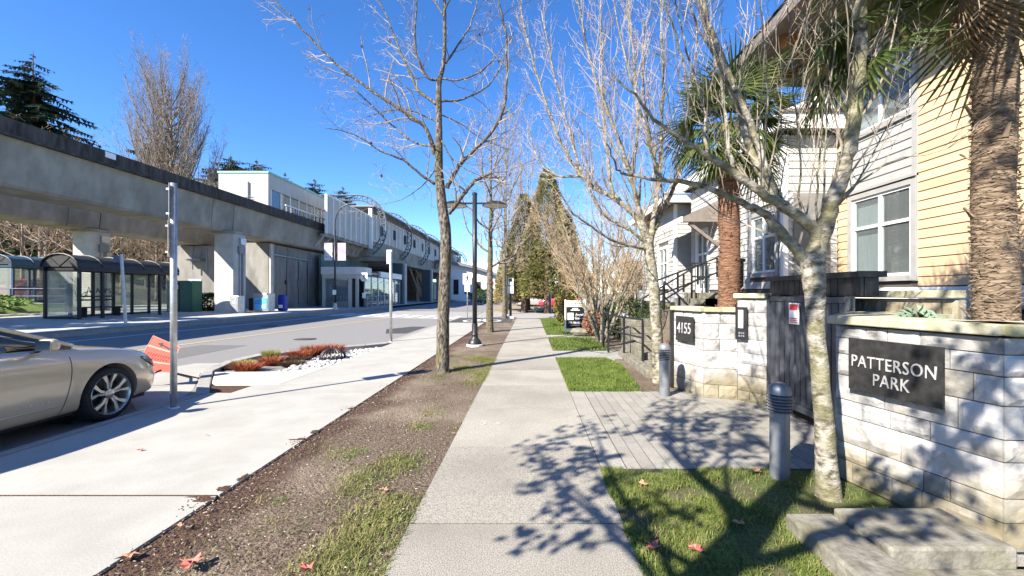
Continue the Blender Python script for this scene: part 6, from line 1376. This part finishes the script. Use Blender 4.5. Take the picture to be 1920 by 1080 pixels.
def pebble(mb, p, s, r):
    q = Matrix.Rotation(r.uniform(0,6),3,'Z'); sx, sy, sz = s*r.uniform(.8,1.3), s*r.uniform(.6,1), s*r.uniform(.4,.65); vs = []; fs = []
    for j in range(5):
        for i in range(7):
            a = 2*math.pi*i/7; b = math.pi*(j/4-.5); vs.append(Vector(p)+q @ Vector((sx*math.cos(b)*math.cos(a)*r.uniform(.92,1.05), sy*math.cos(b)*math.sin(a), sz*math.sin(b))))
    for j in range(4):
        for i in range(7): fs.append((j*7+i, j*7+(i+1)%7, (j+1)*7+(i+1)%7, (j+1)*7+i))
    mb.add(vs, fs)
bed = [(-4.14,8.95),(-4.55,8.35),(-5.1,8.35),(-5.0,9.4),(-5.3,10.6),(-5.0,11.6),(-4.6,12.2),(-4.2,12.5)]
def inside(p, poly):
    c = False; n = len(poly)
    for i in range(n):
        a, b = poly[i], poly[(i+1) % n]
        if (a[1] > p[1]) != (b[1] > p[1]) and p[0] < (b[0]-a[0])*(p[1]-a[1])/(b[1]-a[1])+a[0]: c = not c
    return c
k = 0
while k < 620:
    p = (r.uniform(-5.4,-4.1), r.uniform(8.3,12.6))
    if inside(p, bed) and (Vector(p)-Vector((dx,dy))).length > 0.28: pebble(mb, (p[0],p[1],-0.09+r.uniform(0,.03)), r.uniform(.03,.062), r); k += 1
o = mb.build('cobbles', M_cob, smooth=True); tag(o, 'pale rounded cobbles around the domed drain in the planter', 'cobbles', kind='stuff')
for i, (x, y, s) in enumerate(((-4.75,8.75,0.12),(-5.0,9.1,0.09),(-4.45,9.1,0.08),(-5.15,9.7,0.08))):
    m_ = MB(); pebble(m_, (x,y,-0.05), s, r); tag(m_.build('boulder', M_cob, smooth=True), ('large pale cobble nearest the tinted slab','pale cobble just behind the large one','pale cobble at the path edge of the planter','pale cobble in the middle of the planter')[i], 'stone', 'large cobbles in the planter')
def tuft(name, label, x, y, z, rad, h, n, m, seed, group, w=0.008, cat='plant', up=0.5):
    r = random.Random(seed); mb = MB()
    for k in range(n):
        a = r.uniform(0,6.28); d = rad*math.sqrt(r.random()); p = Vector((x+d*math.cos(a)*0.6,y+d*math.sin(a)*0.6,z)); t = p+Vector((math.cos(a)*d*0.8+r.gauss(0,.02),math.sin(a)*d*0.8+r.gauss(0,.02),h*r.uniform(.5,1.1))); mid = p.lerp(t,.5)+Vector((0,0,h*0.12)); s = Vector((r.gauss(0,1),r.gauss(0,1),0)).normalized()*w
        mb.add([p-s,p+s,mid+s,mid-s,t], [(0,1,2,3),(3,2,4)])
    return tag(mb.build(name, m), label, cat, group)
M_hred = leaf_mat('heather_red', (0.20,0.045,0.022), (0.38,0.12,0.055), trans=0.2, rnd_scale=14); M_hgrn = leaf_mat('heather_yellow', (0.20,0.19,0.04), (0.40,0.36,0.12), trans=0.2, rnd_scale=14); M_hdk = leaf_mat('heather_dark', (0.05,0.03,0.02), (0.12,0.08,0.045), rnd_scale=10)
hth = [(-5.75,8.75,0.34,0.24,M_hred,'red heather nearest the tinted slab'),(-6.2,9.3,0.26,0.2,M_hgrn,'yellow heather at the left tip of the planter'),(-5.75,9.55,0.32,0.24,M_hred,'red heather in the middle of the planter'),(-6.2,10.3,0.22,0.3,M_hgrn,'tall pale yellow heather at the road side of the planter'),(-5.55,10.4,0.36,0.3,M_hred,'red heather behind the middle one'),(-5.55,11.0,0.36,0.34,M_hred,'tallest red heather at the back of the planter'),(-5.15,11.25,0.36,0.34,M_hred,'rightmost red heather near the drain'),(-6.3,8.95,0.25,0.14,M_hdk,'dark low heather at the kerb'),(-5.2,9.4,0.3,0.16,M_hdk,'dark low heather beside the cobbles'),(-5.4,10.0,0.34,0.18,M_hdk,'dark low heather between the red ones')]
for i, (x, y, rad, h, m, lb) in enumerate(hth): tuft('heather', lb, x, y, -0.11, rad*0.8, h*0.85, 600, m, 700+i, 'heathers in the planter', w=0.007)
# ------------------------------------------------------------------ grass, litter and leaves
def grass(name, label, polys, n, h, m, seed, dens=None, w=0.003, z=-0.006, lie=(.1,.75)):
    r = random.Random(seed); mb = MB(); xs = [p[0] for q in polys for p in q]; ys = [p[1] for q in polys for p in q]; k = 0; tries = 0
    while k < n and tries < n*20:
        tries += 1; x, y = r.uniform(min(xs),max(xs)), r.uniform(min(ys),max(ys))
        if not any(inside((x,y),q) for q in polys): continue
        if dens and r.random() > dens(x,y): continue
        a = r.uniform(0,6.28); l = h*r.uniform(.5,1.3); tl = r.uniform(*lie)*l; s = Vector((math.cos(a+1.57),math.sin(a+1.57),0))*w; p = Vector((x,y,z)); mid = p+Vector((math.cos(a)*tl*.35,math.sin(a)*tl*.35,l*.6)); tip = p+Vector((math.cos(a)*tl,math.sin(a)*tl,l*.9))
        mb.add([p-s,p+s,mid+s*.7,mid-s*.7,tip], [(0,1,2,3),(3,2,4)]); k += 1
    return tag(mb.build(name, m), label, 'grass', kind='stuff')
M_gr = leaf_mat('grass_green', (0.055,0.11,0.015), (0.15,0.22,0.045), trans=0.3, rnd_scale=5); M_gry = leaf_mat('grass_straw', (0.16,0.17,0.05), (0.32,0.30,0.12), trans=0.3, rnd_scale=5); M_grb = leaf_mat('grass_bright', (0.085,0.14,0.022), (0.20,0.26,0.06), trans=0.3, rnd_scale=4)
nl = lambda x, y: max(0.03, min(1, 0.55+1.9*noise.noise((x*2.6,y*2.6,4))+0.8*noise.noise((x*7,y*7,1)))*(1 if x < 1.7 or y < 2.6 else 0.25)*(0.35 if (x > 1.45 and 2.5 < y < 3.3) else 1))
grass('grass', 'short green grass of the near lawn in dappled shade', [[(0.595,1.3),(1.64,1.3),(1.64,2.75),(2.5,2.75),(2.5,3.69),(0.595,3.69)]], 22000, 0.034, M_grb, 1, nl, w=0.0026, lie=(.2,1.3))
grass('grass', 'straw coloured blades mixed into the near lawn', [[(0.63,1.3),(1.62,1.3),(1.62,2.75),(2.4,2.75),(2.4,3.64),(0.63,3.64)]], 10000, 0.036, M_gry, 2, nl, w=0.0024, lie=(.3,1.8))
grass('grass', 'bright sunlit lawn beside the pavement beyond the forecourt', [[(0.595,6.56),(1.72,6.56),(1.95,9.1),(1.75,9.98),(0.595,9.98)]], 20000, 0.045, M_grb, 3, w=0.0035)
grass('grass', 'bright lawn strip between the two side walks', [[(0.63,11.3),(2.1,11.3),(2.1,14.6),(0.63,14.6)],[(0.63,15.5),(2.1,15.5),(2.1,25.5),(0.63,25.5)]], 14000, 0.07, M_grb, 4, w=0.006)
def sd_(x, y):
    e = max(0, (x+2.0)/1.2); return max(0.0, min(1, 1.5*(noise.noise((x*2.0,y*1.3,9))+0.02))*(0.25+e) + (0.55 if abs(y-8.6) < 1.5 and x > -1.7 else 0)*max(0,noise.noise((x*3,y*3,2))+0.3))*(1 if y < 4.2 or y > 7 else 0.25)
BL = [(G(690,905),.22),(G(765,870),.22),(G(745,960),.25),(G(700,1010),.22),(G(640,1065),.22),(G(535,935),.08),(G(560,985),.12),(G(830,775),.12),(G(800,800),.12),(G(870,690),.3),(G(900,672),.35),(G(665,850),.15)]
_sd = sd_
def sd_(x, y): return min(1, 0.35*_sd(x,y)+sum(max(0, 1-((x-c.x)**2+((y-c.y)*0.7)**2)/(q*q)) for c, q in BL)*(0.4+0.9*max(0,0.5+noise.noise((x*9,y*9,3)))))
strip = [[(-2.2,1.6),(-0.76,1.6),(-0.76,10.5),(-2.2,10.5)]]
grass('grass', 'patchy thin green grass in the soil strip', strip, 7000, 0.026, M_grb, 5, sd_, w=0.0026, lie=(.3,1.6))
grass('grass', 'dry straw coloured grass along the pavement edge of the soil strip', strip, 11000, 0.028, M_gry, 6, lie=(.5,2.0), dens= lambda x,y: sd_(x+0.15,y)*(0.2+max(0,(x+1.6)/0.8)), w=0.003)
# bark chips and crumbs on the soil
r = random.Random(90); mb = MB(); mb3 = MB()
for k in range(8000):
    y = 1.5+12*r.random()**1.6; e = r.random(); x = -2.30+1.50*e**1.5
    s = r.uniform(.003,.010); a = r.uniform(0,6.28); d = Vector((math.cos(a),math.sin(a),r.uniform(-.3,.3)))*s; b = Vector((-math.sin(a),math.cos(a),0))*s*0.45; p = Vector((x,y,0.0+r.uniform(-.004,.012)))
    (mb if r.random() < .7 else mb3).add([p-d-b,p+d-b,p+d+b,p-d+b,p+Vector((0,0,s*.5))], [(0,1,4),(1,2,4),(2,3,4),(3,0,4)])
tag(mb.build('bark_chips', mat('chip_brown', (0.06,0.035,0.02), (0.16,0.10,0.065), rough=1, scale=20)), 'brown bark chips scattered over the soil strip', 'bark chips', kind='stuff')
tag(mb3.build('soil_crumbs', mat('crumb_pale', (0.25,0.21,0.165), (0.42,0.37,0.30), rough=1, scale=20)), 'pale crumbs of soil and gravel on the strip', 'gravel', kind='stuff')
# spill of soil over the path edge
mb = MB()
for (cx, cy, n, sp) in ((-2.36,3.05,60,0.07),(-2.34,4.35,60,0.06),(-2.38,5.6,25,0.05),(-2.37,7.0,25,0.06)):
    for k in range(n): p = Vector((cx+r.gauss(0,sp)*0.8,cy+r.gauss(0,sp),0.002)); pebble(mb, p, r.uniform(.002,.006), r)
for (cx, cy, a_, b_) in tuple((c0_, c1_, c2_*.7, c3_*.7) for c0_, c1_, c2_, c3_ in ((-2.34,4.42,0.09,0.05),(-2.40,4.40,0.10,0.025),(-2.36,3.12,0.10,0.05),(-2.44,3.16,0.13,0.014),(-2.35,3.3,0.07,0.07),(-2.33,4.65,0.05,0.08),(-2.33,5.6,0.05,0.05),(-2.33,3.5,0.04,0.1))):
    n = 44; pts = []
    for k in range(n): t = 2*math.pi*k/n; q = 1+0.6*noise.noise((math.cos(t)*2.2+cx*9,math.sin(t)*2.2+cy*7,0))+0.5*noise.noise((math.cos(t)*7+cx*9,math.sin(t)*7+cy*7,4)); pts.append((cx+a_*q*math.cos(t), cy+b_*q*math.sin(t), 0.0025))
    mb.add(pts+[(cx,cy,0.008)], [(k,(k+1)%n,n) for k in range(n)])
tag(mb.build('soil_spill', M_mulch), 'crumbs of soil spilled over the path edge', 'soil', kind='stuff')
M_lred = mat('leaf_red', (0.42,0.10,0.075), (0.55,0.20,0.15), rough=0.7, scale=20); M_lbr = mat('leaf_brown', (0.30,0.15,0.09), (0.42,0.24,0.15), rough=0.8, scale=20)
def leaf(label, x, y, s, m, seed, z=0.012):
    r = random.Random(seed); n = 15; pts = []; a0 = r.uniform(0,6)
    for k in range(n):
        rr = s*(1.0 if k % 3 == 0 else 0.48 if k % 3 == 1 else 0.62)*r.uniform(.85,1.1); a = a0+2*math.pi*k/n; pts.append(Vector((x+rr*math.cos(a), y+rr*math.sin(a), z+r.uniform(0,.45)*s)))
    t = thing('fallen_leaf', (x,y,z), label, 'leaf', 'fallen leaves'); MB().add(pts+[Vector((x,y,z))], [(k,(k+1)%n,n) for k in range(n)]).build('blade', m, t)
    MB().tube([(x,y,z),(x+s*.9*math.cos(a0+.3),y+s*.9*math.sin(a0+.3),z+s*.35)], 0.0022, 4).build('stem', m, t)
LV = [(G(358,1062),0.075,M_lred,'large curled red leaf at the bottom edge of the soil strip'),(G(575,1070),0.05,M_lred,'red leaf on the soil strip near the bottom edge'),(G(720,922),0.04,M_lbr,'pale brown leaf among the grass of the soil strip'),(G(262,846),0.032,M_lred,'small red leaf alone on the pale path'),(G(388,818),0.016,M_lbr,'tiny brown leaf on the path near the sign post'),(G(240,1048),0.06,M_lbr,'pale brown leaf at the path edge low in the frame'),(G(1205,915),0.05,M_lbr,'brown leaf on the near lawn beside the forecourt'),(G(1225,1035),0.055,M_lred,'red brown leaf on the lawn at the pavement edge'),(G(1305,1040),0.06,M_lred,'red leaf in the middle of the near lawn'),(G(1387,990),0.045,M_lbr,'brown leaf in the shaded part of the near lawn'),(G(1418,890),0.05,M_lbr,'brown leaf at the foot of the near bollard'),(G(1545,1045),0.05,M_lred,'red leaf against the concrete edging'),(G(335,990),0.045,M_lbr,'brown leaf on dark soil at the path edge'),(G(850,565+250),0.03,M_lbr,'small brown leaf beside the pavement edge')]
for i, (p, s, m, lb) in enumerate(LV): leaf(lb, p.x, p.y, s, m, 40+i, z=0.03 if p.x > 0.6 else 0.012)
# ------------------------------------------------------------------ shrubs
def shrub(name, label, x, y, z, rx, ry, h, n, m, seed, group, leaf=0.09):
    r = random.Random(seed); t = thing(name, (x,y,z), label, 'shrub', group); mb = MB(); wd = MB()
    for k in range(n):
        u = Vector((r.gauss(0,1),r.gauss(0,1),r.gauss(0,1))).normalized(); q = r.uniform(.55,1)**0.5*(1+0.25*noise.noise(u*2.5+Vector((seed,0,0)))); p = Vector((x+u.x*rx*q,y+u.y*ry*q,z+h*0.5+u.z*h*0.5*q)); a = (u+Vector((r.gauss(0,.6),r.gauss(0,.6),r.gauss(0,.6)))).normalized()*leaf*r.uniform(.6,1.2); b = a.orthogonal().normalized()*leaf*.4
        mb.add([p-a,p+b,p+a,p-b], [(0,1,2,3)])
    for k in range(12): a = k*0.52; wd.tube([(x,y,z-0.05),(x+rx*.3*math.cos(a),y+ry*.3*math.sin(a),z+h*.4),(x+rx*.7*math.cos(a),y+ry*.7*math.sin(a),z+h*.8)], [0.02,0.014,0.006], 4)
    mb.build('foliage', m, t); wd.build('stems', M_firbark, t); return t
M_shd = leaf_mat('laurel', (0.012,0.025,0.012), (0.04,0.065,0.025), rough=0.35, rnd_scale=3); M_shg = leaf_mat('hedge_green', (0.03,0.06,0.012), (0.09,0.14,0.03), rnd_scale=3); M_shp = leaf_mat('barberry', (0.22,0.10,0.06), (0.38,0.20,0.13), rnd_scale=8)
shrub('laurel_shrub', 'dark round shrub at the foot of the sunlit guideway column', -20.2, 27.2, 0.35, 1.0, 0.7, 1.2, 1500, M_shd, 1, 'shrubs')
shrub('hedge', 'green clipped hedge behind the garden steps', 3.2, 14.0, 0.0, 0.9, 0.6, 1.35, 2600, M_shg, 2, 'shrubs', leaf=0.06)
shrub('hedge', 'green hedge under the porch railing', 3.75, 12.6, 0.2, 0.6, 0.6, 1.0, 1600, M_shg, 3, 'shrubs', leaf=0.06)
shrub('barberry_shrub', 'russet shrub in front of the garden steps', 2.62, 7.95, 0.0, 0.26, 0.3, 0.62, 2200, M_shp, 4, 'shrubs', leaf=0.03)
shrub('barberry_shrub', 'russet shrub below the for sale board', 2.2, 15.0, 0.0, 0.35, 0.35, 0.9, 1500, M_shp, 5, 'shrubs', leaf=0.05)
shrub('yellow_shrub', 'yellow green shrub left of the for sale board', 1.75, 20.5, 0.0, 0.6, 0.7, 1.7, 1500, leaf_mat('gold_shrub', (0.14,0.13,0.03), (0.28,0.25,0.07)), 6, 'shrubs')
shrub('hedge', 'clipped green hedge before the far white building', -5.5, 62, 0.0, 3.5, 1.5, 2.2, 1600, M_shg, 7, 'shrubs', leaf=0.2)
shrub('agave', 'blue green spiky plant at the foot of the large palm', 2.98, 3.3, 1.2, 0.11, 0.09, 0.2, 70, leaf_mat('agave_leaf', (0.16,0.24,0.17), (0.26,0.34,0.25)), 8, 'shrubs', leaf=0.07)
mb_ = shrub('ground_cover', 'low green plants on the bank left of the shelter', -26.5, 19.5, 0.7, 3.0, 2.2, 0.8, 2600, leaf_mat('bank_green', (0.07,0.13,0.03), (0.17,0.25,0.06)), 9, 'shrubs', leaf=0.12)
# ------------------------------------------------------------------ far things
wb = thing('white_building', (-10,80,0), 'long low white building with curved roof beyond the crossing', 'building')
MB().box(-17,-4.5,78,79,0,7.0).build('wall', M_trimw, wb); 
for k in range(6): MB().box(-15.8+2*k,-14.9+2*k,77.9,77.99,1.2+0.1*k,4.2-0.2*k).build('window', M_dark, wb)
mb = MB(); pts = [(-17+1.3*k, 7.0-0.035*(k*1.3)**1.75) for k in range(11)]
for k in range(10): mb.add([(pts[k][0],77,pts[k][1]),(pts[k+1][0],77,pts[k+1][1]),(pts[k+1][0],90,pts[k+1][1]),(pts[k][0],90,pts[k][1]),(pts[k][0],77,pts[k][1]+.5),(pts[k+1][0],77,pts[k+1][1]+.5),(pts[k+1][0],90,pts[k+1][1]+.5),(pts[k][0],90,pts[k][1]+.5)], [(0,3,2,1),(4,5,6,7),(0,1,5,4),(2,3,7,6)])
mb.build('roof', M_grey, wb)
rk = random.Random(4)
for i, (x, y, s, lb) in enumerate(((0.55,36.6,0.42,'pale boulder beside the dark car at the corner'),(2.35,37.2,0.62,'big pale boulder under the tallest evergreen'),(1.05,37.0,0.35,'small pale boulder left of the big one'))):
    m_ = MB(); pebble(m_, (x,y,0.15), s, rk); tag(m_.build('boulder', M_cob), lb, 'stone', 'boulders at the corner')
mbx = thing('mail_box', (-2.1,55,-0.03), 'blue mail box far off beyond the crossing', 'mail box'); MB().box(-2.5,-1.95,54.7,55.3,0.15,1.2).build('body', mat('mail_blue', (0.10,0.12,0.35)), mbx, bevel=0.05); 
for x in (-2.45,-2.05): MB().box(x,x+0.06,54.8,54.9,-0.05,0.15).build('leg', M_dark, mbx)
for i, (x, y, z, dx) in enumerate(((2.95,16.9,0.4,0.0),)):
    lk = thing('stone_lantern', (2.0,15.2,0), 'pale rough rock beside the for sale board', 'stone'); m_ = MB(); pebble(m_, (1.75,15.1,0.15), 0.32, rk); m_.build('rock', M_stepc, lk); lk.name = 'garden_rock'
